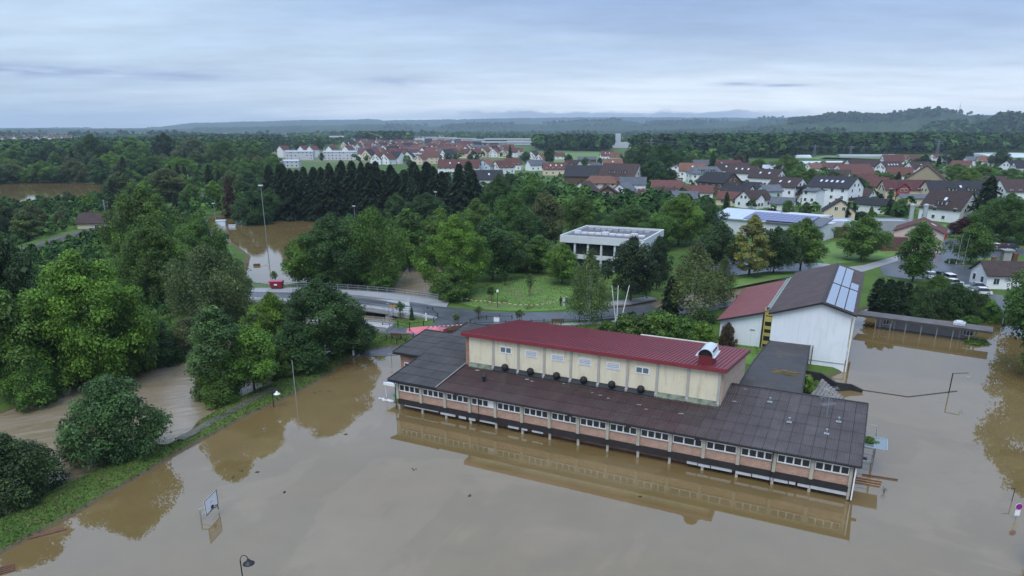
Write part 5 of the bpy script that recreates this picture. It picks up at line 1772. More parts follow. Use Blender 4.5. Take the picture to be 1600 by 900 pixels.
# cream apartment slabs left of the town
for (u, v, L, Wd, h, lab) in ((470, 250, 28, 12, 8, 'long pale apartment block with gable dormers behind the spruces'), (533, 250, 34, 12, 7.6, 'long pale apartment block with dark balcony rows behind the spruces'),
                              (452, 262, 18, 10, 5, 'lower pale block with reddish roof edge at the left of the apartments')):
    t = house(u, v, L, Wd, h, 1.0, 4, 'pale', 'pale', lab, chim=0, name='apartment_block', cat='building', wins=True, over=.3)
for i, u in enumerate((444, 476, 490, 520, 545)):
    house(u, 246, 11, 9, 8.5, 3.8, 62, 'rust', 'white', 'white gabled apartment roof in the row behind the long pale blocks', 'gabled apartment roofs behind the pale blocks', wins=False, chim=0, vis='L')
# far old town: small houses, each an object
TG = 'small houses of the far old town'
tl = {'red': 'small far house with red tiled roof in the crowded old town', 'rust': 'small far house with rust brown roof in the crowded old town', 'orange': 'small far house with orange roof in the crowded old town',
      'wine': 'small far house with wine red roof in the crowded old town', 'dark': 'small far house with dark roof in the crowded old town', 'grey': 'small far house with grey roof in the crowded old town'}
PROT = {}
k = 0
for row, (v, u0, u1, st) in enumerate(((226, 560, 740, 11), (229, 545, 760, 11), (232, 540, 770, 12), (235, 560, 790, 12), (238, 562, 800, 13), (242, 566, 812, 14), (246, 570, 820, 15), (250, 578, 700, 16), (256, 590, 690, 18))):
    u = u0
    while u < u1:
        rc = ['red', 'rust', 'wine', 'orange', 'red', 'rust', 'dark', 'grey'][int(rng.integers(8))]
        key = (rc, int(rng.integers(3)))
        q = G(u + rng.uniform(-3, 3), v + rng.uniform(-.8, .8))
        if key not in PROT:
            L = rng.uniform(10, 15)
            PROT[key] = house(u, v, L, rng.uniform(8.5, 11), rng.uniform(4.5, 6.5), rng.uniform(3.6, 5.2), rng.uniform(-30, 90), rc, ['white', 'cream', 'white'][key[1]], tl[rc], TG + ' with %s roofs' % rc, chim=int(rng.random() < .5), vis='fL')
        else:
            q.z = gz(q.x, q.y)
            copy_thing(PROT[key], q, R(rng.choice([-20, 5, 10, 75, 62, 40, 85, -35])))
        u += st * rng.uniform(.8, 1.25)
# whitish far houses left and behind the town
WG = 'pale houses of the far left village'
pr0 = None
for u, v in [(x + rng.uniform(-2, 2), y) for y, n in ((216, 12), (219.5, 10)) for x in np.linspace(2, 122, n)] + [(x, 217 + (x % 3)) for x in np.linspace(622, 690, 12)]:
    q = G(u, v)
    left = u < 300
    if pr0 is None or (not left and pr0[1] is None):
        h_ = house(u, v, 16, 12, 6.5, 4, 20, 'rust' if left else 'grey', 'white', 'tiny pale house in the far left village' if left else 'tiny pale house in the village behind the old town', WG if left else 'pale houses behind the old town', wins=False, chim=0)
        pr0 = [h_, None] if pr0 is None else [pr0[0], h_]
    else:
        q.z = gz(q.x, q.y)
        copy_thing(pr0[0] if left else pr0[1], q, R(rng.uniform(-60, 60)))


# ---------------------------------------------------------------- larger flat buildings
def flat_block(u, v, L, Wd, h, rot, wcol, rcol, label, name='hall', cat='building', bands=0, parap=.5):
    q = G(u, v)
    a = R(rot)
    ext = abs(math.sin(a)) * L / 2 + abs(math.cos(a)) * Wd / 2
    q = q + Vector((q.x, q.y, 0)).normalized() * ext * .9
    q.z = gz(q.x, q.y)
    t = thing(name, label, cat, q, a)
    o = MB().box(-L / 2, -Wd / 2, -.8, L / 2, Wd / 2, h).build('wall', WALLC, t)
    o.color = (*wcol, 1)
    o = MB().box(-L / 2 + .3, -Wd / 2 + .3, h + .003, L / 2 - .3, Wd / 2 - .3, h + .1).build('roof', TILES if False else WALLC, t)
    o.color = (*rcol, 1)
    mb = MB()
    for (a0, b0, a1, b1) in ((-L / 2, -Wd / 2, L / 2, -Wd / 2 + .3), (-L / 2, Wd / 2 - .3, L / 2, Wd / 2), (-L / 2, -Wd / 2 + .3, -L / 2 + .3, Wd / 2 - .3), (L / 2 - .3, -Wd / 2 + .3, L / 2, Wd / 2 - .3)):
        mb.box(a0, b0, h + .002, a1, b1, h + parap)
    p = mb.build('parapet', WALLC, t)
    p.color = (*(np.array(wcol) * .95), 1)
    for b in range(bands):
        z = h * (b + .45) / bands
        put('window_band', MB().box(-L / 2 + 1, -Wd / 2 - .06, z, L / 2 - 1, -Wd / 2, z + 1.3).mesh('window_band', GLASS), t)
    return t


IND = [(758, 226, 90, 30, 9, 0, 'long pale factory behind the old town'), (800, 226, 110, 30, 11, 0, 'white factory with two dark window rows'), (724, 222, 60, 25, 8, 0, 'far grey hall left of the white factory'),
       (842, 225, 60, 24, 10, 0, 'far dark-fronted hall beside the wood'), (590, 221, 60, 20, 8, 2, 'far white office block on the town skyline'), (528, 223, 34, 18, 14, 4, 'pale tower block at the left of the town'), (545, 224, 30, 16, 9, 0, 'pale low block beside the tower block'), (690, 220, 80, 25, 8, 0, 'far pale shed by the hill foot')]
for u, v, L, Wd, h, rot, lab in IND:
    flat_block(u, v, L, Wd, h, rot, (.55, .57, .60), (.40, .43, .48), lab, 'factory', 'factory', bands=2)
flat_block(968, 231, 34, 24, 8, 0, (.52, .55, .57), (.42, .45, .48), 'grey feed mill hall in the gap of the wood', 'factory', 'factory', bands=0)
tw = flat_block(965, 230, 8.5, 8, 22, 0, (.46, .49, .52), (.42, .45, .48), 'tall grey mill tower rising over the wood', 'mill_tower', 'tower')
# flat-roofed white building above the park (two storeys, deep eaves band)
fb = thing('flat_roofed_building', 'white flat-roofed pavilion with dark window bays above the park', 'building')
c0 = G(876, 440)
Q0 = Vector((*P(875, 367, 8.6)[:2], 0))
Q1 = Vector((*P(1004, 375, 8.6)[:2], 0))
Q2 = Vector((*P(1020, 357.5, 8.6)[:2], 0))
fx = (Q1 - Q0)
Lf, Wf = fx.length * 1.02, max(14, (Q2 - Q1).length)
Wf = min(Wf, 40)
fb.location = (Q0.x, Q0.y, 0)
fb.rotation_euler.z = math.atan2(fx.y, fx.x)
FWH = mat('pavilion_white', (.60, .62, .63), .8, .08, .5)
mb = MB().box(0, 0, 6.9, Lf, .35, 8.6).box(0, Wf - .35, 6.9, Lf, Wf, 8.6).box(0, .35, 6.9, .35, Wf - .35, 8.6).box(Lf - .35, .35, 6.9, Lf, Wf - .35, 8.6)
mb.build('eaves_band', FWH, fb)
FR = mat('gravel_roof', (.125, .115, .125), .85, .25, .5, .3, 9)
MB().box(.35, .35, 7.6, Lf - .35, Wf - .35, 8.1).build('roof', FR, fb)
LITE = mat('rooflight', (.66, .69, .70), .25, .08, 1, spec=.7)
for (a, b, c, d) in ((.05, .37, .92, .43), (.12, .72, .9, .77)):
    n_ = 10
    for i in range(n_):
        x0 = Lf * (a + (c - a) * i / n_)
        put('rooflight', MB().box(0, 0, 8.1, Lf * (c - a) / n_ - .25, Wf * (d - b), 8.5 if i % 4 else 8.8).mesh('rooflight', LITE if b < .5 else mat('dull_rooflight', (.30, .32, .34), .4, .2, 1)), fb, (x0, Wf * b, 0))
MB().box(1.0, 1.0, 0, Lf - 1.0, Wf - 1.0, 6.9).build('glass_wall', GLASS, fb)
for i in range(7):
    put('pillar', MB().box(-.22, .3, 0, .22, .8, 6.9).mesh('pillar', FWH), fb, (.4 + (Lf - .8) * i / 6, 0, 0))
mb = MB().box(.3, .55, 3.1, Lf - .3, 1.0, 4.1)
mb.build('storey_band', FWH, fb)
MB().box(Lf - .98, 1.0, 0, Lf - .3, Wf - .5, 6.88).build('end_wall', FWH, fb)
# hall with solar roof
sh = thing('solar_hall', 'long white hall with pale metal roof and blue solar panels', 'building')
Q0 = P(1113, 336, 6.0)
Q1 = P(1283, 350, 6.0)
fx = Q1 - Q0
sh.location = (Q0.x, Q0.y, 0)
sh.rotation_euler.z = math.atan2(fx.y, fx.x)
Ls = fx.length
ROOFP = mat('pale_metal_roof', (.44, .50, .56), .35, .1, .5, spec=.6)
MB().box(0, 0, -.5, Ls, 20, 5.2).build('wall', FWH, sh)
mb = MB()
slab(mb, (-.5, -.6, 5.5), (Ls * .52, -.6, 5.5), (Ls * .52, 12, 7.4), (-.5, 12, 7.4), .3)
slab(mb, (-.5, 12.01, 7.4), (Ls * .52, 12.01, 7.4), (Ls * .52, 21, 5.9), (-.5, 21, 5.9), .3)
mb.build('metal_roof', ROOFP, sh)
mb = MB()
slab(mb, (Ls * .52 + .05, -.6, 5.3), (Ls + .5, -.6, 5.3), (Ls + .5, 9, 6.9), (Ls * .52 + .05, 9, 6.9), .3)
mb.build('grey_roof', mat('grey_metal_roof', (.10, .105, .12), .5, .15, .5), sh)
mb = MB()
slab(mb, (Ls * .52 + .05, 9.05, 7.1), (Ls * .9, 9.05, 7.1), (Ls * .9, 20, 6.6), (Ls * .52 + .05, 20, 6.6), .3)
mb.build('white_roof', LITE, sh)
sp_ = MB().box(.03, .03, 0, 1.55, 2.2, .08).mesh('solar_panel', mat('solar_blue', (.12, .13, .26), .15, .1, 1, spec=.8))
for i in range(13):
    for j in range(4):
        o = put('solar_panel', sp_, sh, (Ls * .30 + i * 1.6, .2 + j * 2.3, 5.5 + (.8 + j * 2.3) * .151 + .1))
        o.rotation_euler.x = math.atan(.151)
for i in range(8):
    put('window', HW, sh, (Ls * (.45 + .065 * i), -.03, 2.2))
# sheds, pink workshop with twin silver chimneys
flat_block(1290, 371, 15, 9, 4.6, -8, (.46, .48, .54), (.42, .48, .54), 'grey metal shed with pale roof beside the lawn', 'shed', 'shed')
flat_block(1320, 372, 8, 6, 3.2, -8, (.10, .05, .045), (.20, .07, .055), 'brown open shed with reddish roof beside the grey one', 'shed', 'shed', parap=.05)
flat_block(1382, 372, 12, 8, 4.8, -6, (.30, .31, .33), (.30, .33, .37), 'grey low building behind the pink workshop', 'shed', 'shed')
flat_block(1388, 392, 7, 6, 3.6, -6, (.13, .06, .055), (.16, .07, .06), 'dark red garage beside the pink workshop', 'shed', 'shed', parap=.1)
pw = house(1432, 394, 13, 12, 5.2, 2.6, 58, 'red', 'pink', 'pink gabled workshop with red roof by the forecourt', vis='L', wins=False, chim=0, sky=1, name='workshop', cat='building')
for u in (1421, 1442):
    q = G(u, 352)
    c = thing('silver_chimney', 'silver chimney, %s of the pair behind the pink workshop' % ('left one' if u < 1430 else 'right one'), 'chimney', q)
    MB().lathe([(.75, -.5), (.75, 6.6), (.9, 6.6), (.9, 7.2), (.2, 7.4)], n=14).build('flue', mat('bright_steel', (.55, .57, .6), .35, .1, 2, metal=.4), c)
    MB().beam((1.0, 0, 6.9), (2.6, 0, 6.9), .3, .3).build('bracket', GREYM, c)
# ================================================================ SMALLER THINGS
LAMPG = mat('lamp_glass', (.70, .70, .66), .3, .05, 3)
RUST = mat('rusty_wood', (.125, .060, .036), .7, .3, 2, .3)


def bow_lamp(u, v, h, label, vis_water=True, z=0., facing=0, glass=BLACKM, sc=1.0):
    q = P(u, v, z)
    t = thing('street_lamp', label, 'street lamp', q, facing)
    MB().tube([(0, 0, -1.2), (0, 0, h * .45)], .065 * sc, 7).tube([(0, 0, h * .45), (0, 0, h - .55)], .045 * sc, 7).build('post', BLACKM, t)
    mb = MB()
    pts = [(.28 * sc - .28 * sc * math.cos(a), 0, h - .55 + .42 * sc * math.sin(a)) for a in np.linspace(0, math.pi * .97, 9)]
    mb.tube(pts, .03 * sc, 6)
    mb.build('arm', BLACKM, t)
    hd = MB().lathe([(.05, .16), (.12, .1), (.13, -.02), (.22, -.08), (.42, -.22), (.43, -.26), (.2, -.24)], (.56 * sc, 0, h - .62), 14)
    ho = hd.build('lamp_head', glass, t, True)
    MB().lathe([(.16, -.2), (.18, -.27), (.1, -.36), (.02, -.38)], (.56 * sc, 0, h - .62), 10).build('bulb', LAMPG, ho)
    return t


# basketball hoop in the foreground (post mostly drowned)
q = P(314, 812, 0)
bh = thing('basketball_hoop', 'white basketball backboard on a bent arm above the flood', 'basketball hoop', q, R(27))
MB().tube([(0, 0, -1.5), (0, 0, 1.02)], .07, 8).build('post', GREYM, bh)
MB().tube([(0, 0, 1.0), (.95, .1, 1.22)], .05, 7).tube([(0, 0, .45), (.9, .1, 1.0)], .025, 5).build('arm', GREYM, bh)
bb = MB().box(-.9, -.03, 0, .9, .03, 1.15).build('backboard', mat('board_white', (.72, .72, .74), .4, .06, 2), bh)
bb.location = (1.02, .1, .72)
bb.rotation_euler.z = R(58)
bb.scale = (1.2, 1, 1.2)
mb = MB()
for a, b in (((-.92, 0), (.92, 0)), ((-.92, 1.15), (.92, 1.15))):
    mb.box(a[0], -.05, a[1] - .03, b[0], -.03, a[1] + .03)
mb.box(-.93, -.05, -.03, -.87, -.032, 1.18).box(.87, -.05, -.03, .93, -.032, 1.18)
mb.build('board_frame', BLACKM, bb)
MB().box(-.22, -.036, .62, .22, -.031, .66).build('target_mark', mat('mark_grey', (.25, .25, .25), .6, .1, 2), bb)
rg = MB().tube([(.23 * math.cos(a), -.3 + .23 * math.sin(a), .25) for a in np.linspace(0, 2 * math.pi, 15)], .022, 5).box(-.12, -.12, .12, .12, -.03, .34)
rg.build('ring', BLACKM, bb)
MB().tube([(.75, -.06, .0), (.8, -.06, -.45)], .04, 5).build('chain', BLACKM, bb)
# second hoop far right: black bent pole
q = P(1482.5, 614, 0)
h2 = thing('basketball_pole', 'black bent basketball pole with small net rising from the flooded yard', 'basketball hoop', q, R(-20))
MB().tube([(0, 0, -1.2), (0, 0, 2.75)], .07, 7).build('post', BLACKM, h2)
MB().tube([(0, 0, 2.72), (1.75, .15, 2.95)], .05, 6).build('arm', BLACKM, h2)
MB().tube([(1.75, .15, 2.95), (1.75, .15, 2.55)], .03, 5).tube([(1.75 + .28 * math.cos(a), .15 - .3 + .28 * math.sin(a), 2.5) for a in np.linspace(0, 2 * math.pi, 11)], .02, 4).build('ring', GREYM, h2)
mb = MB()
for k in range(8):
    a = k * math.pi / 4
    mb.tube([(1.75 + .28 * math.cos(a), -.15 + .28 * math.sin(a), 2.5), (1.75 + .16 * math.cos(a + .3), -.15 + .16 * math.sin(a + .3), 2.05)], .012, 3)
mb.build('net', GREYM, h2)
# lamps
bow_lamp(383, 930, 3.55, 'black bow-topped street lamp at the bottom edge of the flood', facing=R(10))
bow_lamp(428, 636, 2.6, 'pale-headed bow lamp standing in the flood at the grass bank', facing=R(0), glass=mat('lamp_white', (.66, .67, .66), .4, .1, 3))
fp = thing('bare_pole', 'tall bare pale pole standing in the flood beside the bow lamp', 'pole', P(462, 619, 0))
MB().tube([(0, 0, -1), (0, 0, 4.9)], [.07, .05], 7).build('post', GREYM, fp)
# sign, bent pole and drifting timber at the right
sg = thing('no_stopping_sign', 'round purple and red no-stopping sign with white plate in the flood', 'sign', P(1587, 812, 0), R(-6))
MB().tube([(0, .03, -1.2), (0, .03, 1.5)], .03, 6).build('post', GREYM, sg)
rotx = R(88)
o = MB().lathe([(.30, 0), (.30, .03), (.25, .031), (.02, .031)], n=26).build('rim', mat('sign_white_rim', (.75, .72, .74), .4, .05, 2), sg)
o.location = (0, 0, 1.32)
o.rotation_euler.x = rotx
BLUE = mat('sign_blue', (.10, .02, .30), .4, .05, 2)
REDS = mat('sign_red', (.40, .015, .16), .4, .05, 2)
d1 = MB().lathe([(.28, .032), (.28, .036), (.02, .036)], n=26).build('red_ring', REDS, sg)
d2 = MB().lathe([(.215, .037), (.215, .040), (.02, .040)], n=26).build('blue_disc', BLUE, sg)
mb = MB()
for a in (R(45), R(135)):
    c, s = math.cos(a), math.sin(a)
    mb.add([(c * .22 - s * .03, s * .22 + c * .03, .0425), (c * .22 + s * .03, s * .22 - c * .03, .0425), (-c * .22 + s * .03, -s * .22 - c * .03, .0425), (-c * .22 - s * .03, -s * .22 + c * .03, .0425)], [(0, 1, 2, 3)])
    if a > 1:
        mb.v[-4:] = [(x, y, z + .002) for x, y, z in mb.v[-4:]]
d3 = mb.build('red_cross', REDS, sg)
for d in (d1, d2, d3):
    d.location = (0, 0, 1.32)
    d.rotation_euler.x = rotx
MB().box(-.21, -.01, .42, .21, .02, .95).build('plate', WHITEP, sg)
bp = thing('bent_pole', 'thin black pole with short cross arm near the no-stopping sign', 'pole', P(1581, 783, 0), R(0))
MB().tube([(0, 0, -1.2), (0, 0, 1.35)], .035, 6).build('post', BLACKM, bp)
MB().tube([(0, 0, 1.33), (-.62, .05, 1.36)], .03, 6).build('arm', BLACKM, bp)
sp2 = thing('street_sign', 'thin street sign post standing in the flood past the covered walk', 'sign', P(1562, 524, 0))
MB().tube([(0, 0, -1), (0, 0, 2.9)], .05, 6).build('post', GREYM, sp2)
MB().box(-.1, -.05, 1.5, .5, -.02, 2.0).build('plate', BLACKM, sp2)
pal = thing('wooden_pallet', 'broken reddish wooden pallet drifting beside the school corner', 'pallet', P(1358, 752, .03), R(-24))
for k in range(5):
    put('slat', MB().box(-1.25, -.07, 0, 1.25, .07, .05).mesh('slat', RUST if k % 2 else mat('pale_wood', (.36, .22, .12), .8, .3, 3)), pal, (-.3 + .05 * k, -.75 + k * .3, .04))
for x in (-1.3, -.2, .8):
    put('bearer', MB().box(-.06, -.8, -.05, .06, .75, .04).mesh('bearer', RUST), pal, (x, 0, 0), R(-8))
put('loose_board', MB().box(-1.6, -.08, 0, 1.6, .08, .07).mesh('loose_board', WOODB), pal, (1.0, 1.35, .02), R(3))
tw_ = thing('drowned_plant', 'small drowned plant tip poking out beside the drifting pallet', 'plant', P(1381, 770, 0))
mb = MB()
for k in range(7):
    a = k * .9
    mb.tube([(0, 0, -.2), (.08 * math.cos(a), .08 * math.sin(a), .3), (.25 * math.cos(a), .25 * math.sin(a), .35 + .12 * (k % 3))], [.015, .012, .03], 4)
mb.build('stem', mat('dead_stem', (.05, .055, .04), .8, .3, 4), tw_)
fl = thing('floating_plank', 'reddish wet plank floating against the grass bank', 'plank', P(66, 836, .04), R(33))
MB().box(-1.75, -.17, -.05, 1.75, .17, .07).build('board', RUST, fl)
MB().box(-1.7, .18, -.06, 1.6, .34, .04).build('board', WOODB, fl)
dr = thing('drift_timber', 'dark slatted timber piece at the lower left corner of the flood', 'timber', P(8, 890, .04), R(35))
for k in range(4):
    put('slat', MB().box(-.6, -.09, -.04, .6, .09, .06).mesh('slat', WOODB), dr, (0, -.45 + .3 * k, 0))
r_ = random.Random(3)
for i, (u, v) in enumerate(((378, 735), (400, 738), (365, 745), (540, 678), (646, 733), (505, 586), (560, 576), (495, 613), (515, 612), (444, 770), (735, 774), (1000, 626 + 150))):
    o = thing('drift_clump', 'small dark clump of leaves drifting on the flood', 'debris', P(u, v, .01), r_.uniform(0, 6), 'drifting leaf clumps on the flood')
    mb = MB()
    for k in range(6):
        a, d = r_.uniform(0, 6.28), r_.uniform(0, .3)
        x, y = math.cos(a) * d * (2.4 if 575 < v < 614 else 1), math.sin(a) * d
        mb.box(x - .08, y - .05, -.02, x + .08, y + .05, .02)
    mb.build('leaf_mat', mat('wet_leaves', (.055, .045, .022), .7, .4, 5), o)
# white post, bench and posts at the head of the flood
wp = thing('white_bollard', 'white marker post on the grass bank above the flood', 'bollard', P(552, 552, .5))
MB().lathe([(.16, -.3), (.16, 1.0), (.1, 1.15), (.02, 1.2)], n=10).build('body', WHITEP, wp)
MB().lathe([(.165, .55), (.165, .75), (.16, .76)], n=10).build('band', BLACKM, wp)
si = thing('small_white_sign', 'small square white sign on a post under the maple', 'sign', P(576, 528, .5))
MB().tube([(0, 0, -.3), (0, 0, 1.7)], .04, 6).build('post', GREYM, si)
MB().box(-.2, -.05, 1.4, .2, -.03, 1.85).build('plate', WHITEP, si)


def bench(u, v, z, rz, label):
    b = thing('park_bench', label, 'bench', P(u, v, z), rz)
    for k in range(3):
        put('seat_slat', MB().box(-.95, 0, .44, .95, .13, .49).mesh('slat', WOODB), b, (0, -.22 + k * .15, 0))
    for k in range(3):
        put('back_slat', MB().box(-.95, 0, 0, .95, .04, .12).mesh('slat', WOODB), b, (0, .26 + k * .03, .58 + k * .15))
    for x in (-.75, .75):
        put('leg', MB().box(-.04, -.22, -.1, .04, .22, .44).mesh('leg', BLACKM), b, (x, 0, 0))
        put('leg', MB().box(-.04, .2, .0, .04, .27, 1.0).mesh('leg', BLACKM), b, (x, .02, 0))
    return b


bench(620, 529, .56, R(170), 'brown wooden bench on the corner of grass above the flood')
bench(870, 506, .64, R(180), 'dark bench on the footpath behind the school')
for lab, pts in (('dark post and rail round the bench corner of the grass', [(604, 531), (620, 536), (634, 537), (646, 528), (640, 518), (622, 512), (598, 512)]), ('low dark post and rail round the grass island', [(616, 500), (622, 508), (640, 510.5), (662, 508.5), (678, 503), (684, 496), (676, 487), (668, 486)]),
                 ('low dark post and rail along the lawn behind the school', [(742, 510), (790, 508), (830, 506.5), (850, 505.5), (880, 505), (905, 504), (940, 501), (960, 499), (985, 497)]),
                 ('low dark railing along the muddy stream', [(1005, 495), (1040, 490), (1080, 483), (1110, 478), (1150, 467), (1190, 456), (1236, 440)]),
                 ('low dark posts on the verge by the road bend', [(735, 506), (748, 501), (760, 500), (780, 499.5), (800, 499)])):
    f = thing('post_and_rail', lab, 'fence', (0, 0, 0))
    ws = [P(u, v, .58) for u, v in pts]
    for a, b in zip(ws, ws[1:]):
        put('rail', MB().beam(a + Vector((0, 0, .62)), b + Vector((0, 0, .62)), .05, .06).mesh('rail', BLACKM), f)
        n = max(1, int((b - a).length / 4))
        for k in range(n):
            put('post', MB().box(-.07, -.07, -.2, .07, .07, .85).mesh('post', BLACKM) if 'FENCEPOST' not in globals() else FENCEPOST, f, a.lerp(b, k / n))
    put('post', MB().box(-.07, -.07, -.2, .07, .07, .85).mesh('post', BLACKM), f, ws[-1])
# grass island: post with box sign, warning lamps, white pole
ip = thing('direction_sign', 'small direction sign with yellow arms at the tip of the grass island', 'sign', P(614.5, 499, .6))
MB().tube([(0, 0, -.2), (0, 0, 2.9)], .05, 6).build('post', BLACKM, ip)
MB().box(-.55, -.05, 2.35, .55, 0, 2.6).box(-.45, -.05, 2.05, .5, 0, 2.25).build('arm', mat('sign_orange', (.55, .26, .06), .5, .1, 2), ip)
MB().box(-.25, -.06, 1.3, .25, -.01, 1.9).build('plate', mat('sign_bluepale', (.25, .35, .55), .5, .1, 2), ip)
lp_ = thing('lamp_post', 'tall pale lamp post left of the grass island', 'lamp post', P(609.5, 524, .6))
MB().tube([(0, 0, -.2), (0, 0, 5.3)], [.08, .05], 7).build('post', GREYM, lp_)
MB().box(-.3, -.1, 5.28, .1, .1, 5.38).build('lamp_head', GREYM, lp_)
wm_ = thing('white_marker', 'white marker post on the right of the grass island', 'bollard', P(666, 501, .6))
MB().lathe([(.13, -.1), (.13, 1.3), (.02, 1.4)], n=8).build('body', WHITEP, wm_)
pp_ = thing('lamp_post', 'short dark park lamp at the lawn edge by the road', 'lamp post', P(777.5, 480.5, .66))
MB().tube([(0, 0, -.2), (0, 0, 2.9)], .05, 6).build('post', BLACKM, pp_)
MB().lathe([(.12, 2.9), (.26, 3.0), (.22, 3.35), (.05, 3.45)], n=10).build('lamp_head', LAMPG, pp_)
pl2 = thing('white_totem', 'narrow white sign totem at the lawn corner', 'sign', P(721.5, 470, .66))
MB().box(-.12, -.05, -.1, .12, .05, 2.0).build('body', WHITEP, pl2)
# red and white barrier tape along the lawn
tp = thing('barrier_tape', 'red and white barrier tape sagging along the park lawn', 'barrier tape', (0, 0, 0))
TR, TW = mat('tape_red', (.55, .05, .05), .6, .05, 2), mat('tape_white', (.75, .75, .74), .6, .05, 2)
pts = [P(u, v, 1.3) for u, v in ((703, 465), (728, 466.5), (760, 470), (790, 473), (820, 476), (850, 474.5), (872, 469))]
m1, m2 = MB(), MB()
k = 0
for a, b in zip(pts, pts[1:]):
    n = int((b - a).length / .5)
    for i in range(n):
        p0, p1 = a.lerp(b, i / n), a.lerp(b, (i + 1) / n)
        s0, s1 = -.7 * (i / n) * (1 - i / n), -.7 * ((i + 1) / n) * (1 - (i + 1) / n)
        (m1 if k % 2 else m2).beam(p0 + Vector((0, 0, s0)), p1 + Vector((0, 0, s1)), .02, .08)
        k += 1
for mm, m, nm in ((m1, TR, 'red_stripe'), (m2, TW, 'white_stripe')):
    mm.build(nm, m, tp)['kind'] = 'stuff'
for p_ in pts:
    put('stake', MB().box(-.02, -.02, -.9, .02, .02, .05).mesh('stake', GREYM), tp, p_)
wb = thing('white_barrier', 'red and white plank barrier closing the road behind the school roof', 'barrier', (0, 0, 0))
a, b = P(668, 511, 1.4), P(742, 506, 1.4)
for k in range(22):
    put('plank', MB().beam(a.lerp(b, k / 22), a.lerp(b, (k + 1) / 22), .05, .11).mesh('plank', TW if k % 2 else TR), wb)
for k in range(5):
    p_ = a.lerp(b, k / 4)
    put('leg', MB().box(-.05, -.3, -.85, .05, .3, .05).mesh('leg', GREYM), wb, p_)
bx = thing('white_box', 'white cabinet beside the verge behind the school', 'cabinet', P(776, 503, .6), R(-15))
MB().box(-.5, -.12, 0, .5, .12, .85).build('body', WHITEP, bx)
MB().box(-.54, -.15, .85, .54, .15, .9).build('lid', GREYM, bx)
fbk = thing('flower_bed', 'reddish flower bed at the edge of the pink crossing area', 'plants', (0, 0, 0))
r_ = random.Random(4)
for k in range(9):
    q = P(700 + k * 3.2 + r_.uniform(-2, 2), 519 - k * .9, .62)
    put('flower_clump', KINDS['shrub'][k % 2][2], fbk, q, sc=(.28, .28, .22), col=((.22, .05, .06), (.07, .12, .03), (.16, .09, .05))[k % 3])
# three flag poles behind the shrubs, leaning apart
for i, (u0, v0, u1, v1, l) in enumerate(((963, 508, 953, 446, 'left leaning white flag pole behind the shrubs'), (963.5, 508, 963, 446, 'upright white flag pole between the leaning ones'), (968, 508, 980, 446, 'right leaning white flag pole behind the shrubs'))):
    b = P(u0, v0, .6)
    f = thing('flag_pole', l, 'flag pole', b)
    zt_ = zat(v1, b.y)
    tx = (u1 - 800) / (u0 - 800) * b.x * 1.0
    MB().tube([(0, 0, -.4), (P(u1, v0, .6).x - b.x, 0, zt_ - .6)], [.11, .06], 7).build('pole', WHITEP, f)
    MB().lathe([(.16, -.1), (.16, .3), (.1, .32)], n=8).build('socket', GREYM, f)
# flag poles on the forecourt island
for i, (u, vb, vt) in enumerate(((1483, 410, 364), (1494, 412, 366), (1505, 412, 366))):
    b = P(u, vb, 1.0)
    f = thing('flag_pole', ('left', 'middle', 'right')[i] + ' one of three pale flag poles on the forecourt island', 'flag pole', b)
    MB().tube([(0, 0, -.4), (.25, 0, zat(vt, b.y) - 1)], [.06, .04], 7).build('pole', GREYM, f)
    MB().lathe([(.18, -.1), (.18, .3), (.1, .32)], n=8).build('socket', GREYM, f)


# people by the lawn
def person(u, v, z, rz, top, legs, skin, hair, label, h=1.75):
    q = P(u, v, z)
    t = thing('person', label, 'person', q, rz)
    s = h / 1.75
    vv = [(0, 0, .95), (0, 0, 1.18), (0, .01, 1.42), (0, .01, 1.52), (0, .02, 1.66), (.17, 0, 1.40), (.24, .02, 1.12), (.22, -.10, .9), (.2, -.13, .80), (-.17, 0, 1.40), (-.24, .02, 1.12), (-.22, -.06, .9), (-.21, -.09, .80),
          (.09, 0, .88), (.11, -.05, .48), (.11, .02, .07), (.11, -.13, .03), (-.09, 0, .88), (-.11, .06, .48), (-.12, .1, .07), (-.12, -.05, .03)]
    ee = [(0, 1), (1, 2), (2, 3), (3, 4), (2, 5), (5, 6), (6, 7), (7, 8), (2, 9), (9, 10), (10, 11), (11, 12), (0, 13), (13, 14), (14, 15), (15, 16), (0, 17), (17, 18), (18, 19), (19, 20)]
    rr = [.15, .145, .16, .06, .10, .075, .052, .04, .045, .075, .052, .04, .045, .095, .068, .048, .045, .095, .068, .048, .045]
    me = bpy.data.meshes.new('body')
    me.from_pydata([(x * s, y * s, z_ * s) for x, y, z_ in vv], ee, [])
    o = bpy.data.objects.new('body', me)
    COL.objects.link(o)
    o.parent = t
    md = o.modifiers.new('skin', 'SKIN')
    for i, r in enumerate(rr):
        me.skin_vertices[0].data[i].radius = (r * s, r * s * (.75 if i in (0, 1, 2) else 1))
    me.skin_vertices[0].data[0].use_root = True
    o.modifiers.new('sub', 'SUBSURF').levels = 1
    o.modifiers['sub'].render_levels = 1
    me.materials.append(mat('cloth_' + top[0], top[1], .9, .1, 4))
    MB().lathe([(.115 * s, 1.66 * s), (.125 * s, 1.72 * s), (.09 * s, 1.79 * s), (.02, 1.81 * s)], (0, .03, 0), 10).build('hair', mat('hair_' + hair[0], hair[1], .8, .2, 5), t)
    MB().lathe([(.085 * s, 1.56 * s), (.1 * s, 1.64 * s), (.1 * s, 1.68 * s), (.03, 1.72 * s)], (0, -.035, 0), 10).build('face', mat('skin_tone', (.45, .28, .2), .6, .05, 4), t)
    MB().lathe([(.155 * s, .80 * s), (.165 * s, .98 * s), (.15 * s, 1.0 * s)], (0, 0, 0), 10).build('trousers', mat('cloth_' + legs[0], legs[1], .9, .1, 4), t)
    return t


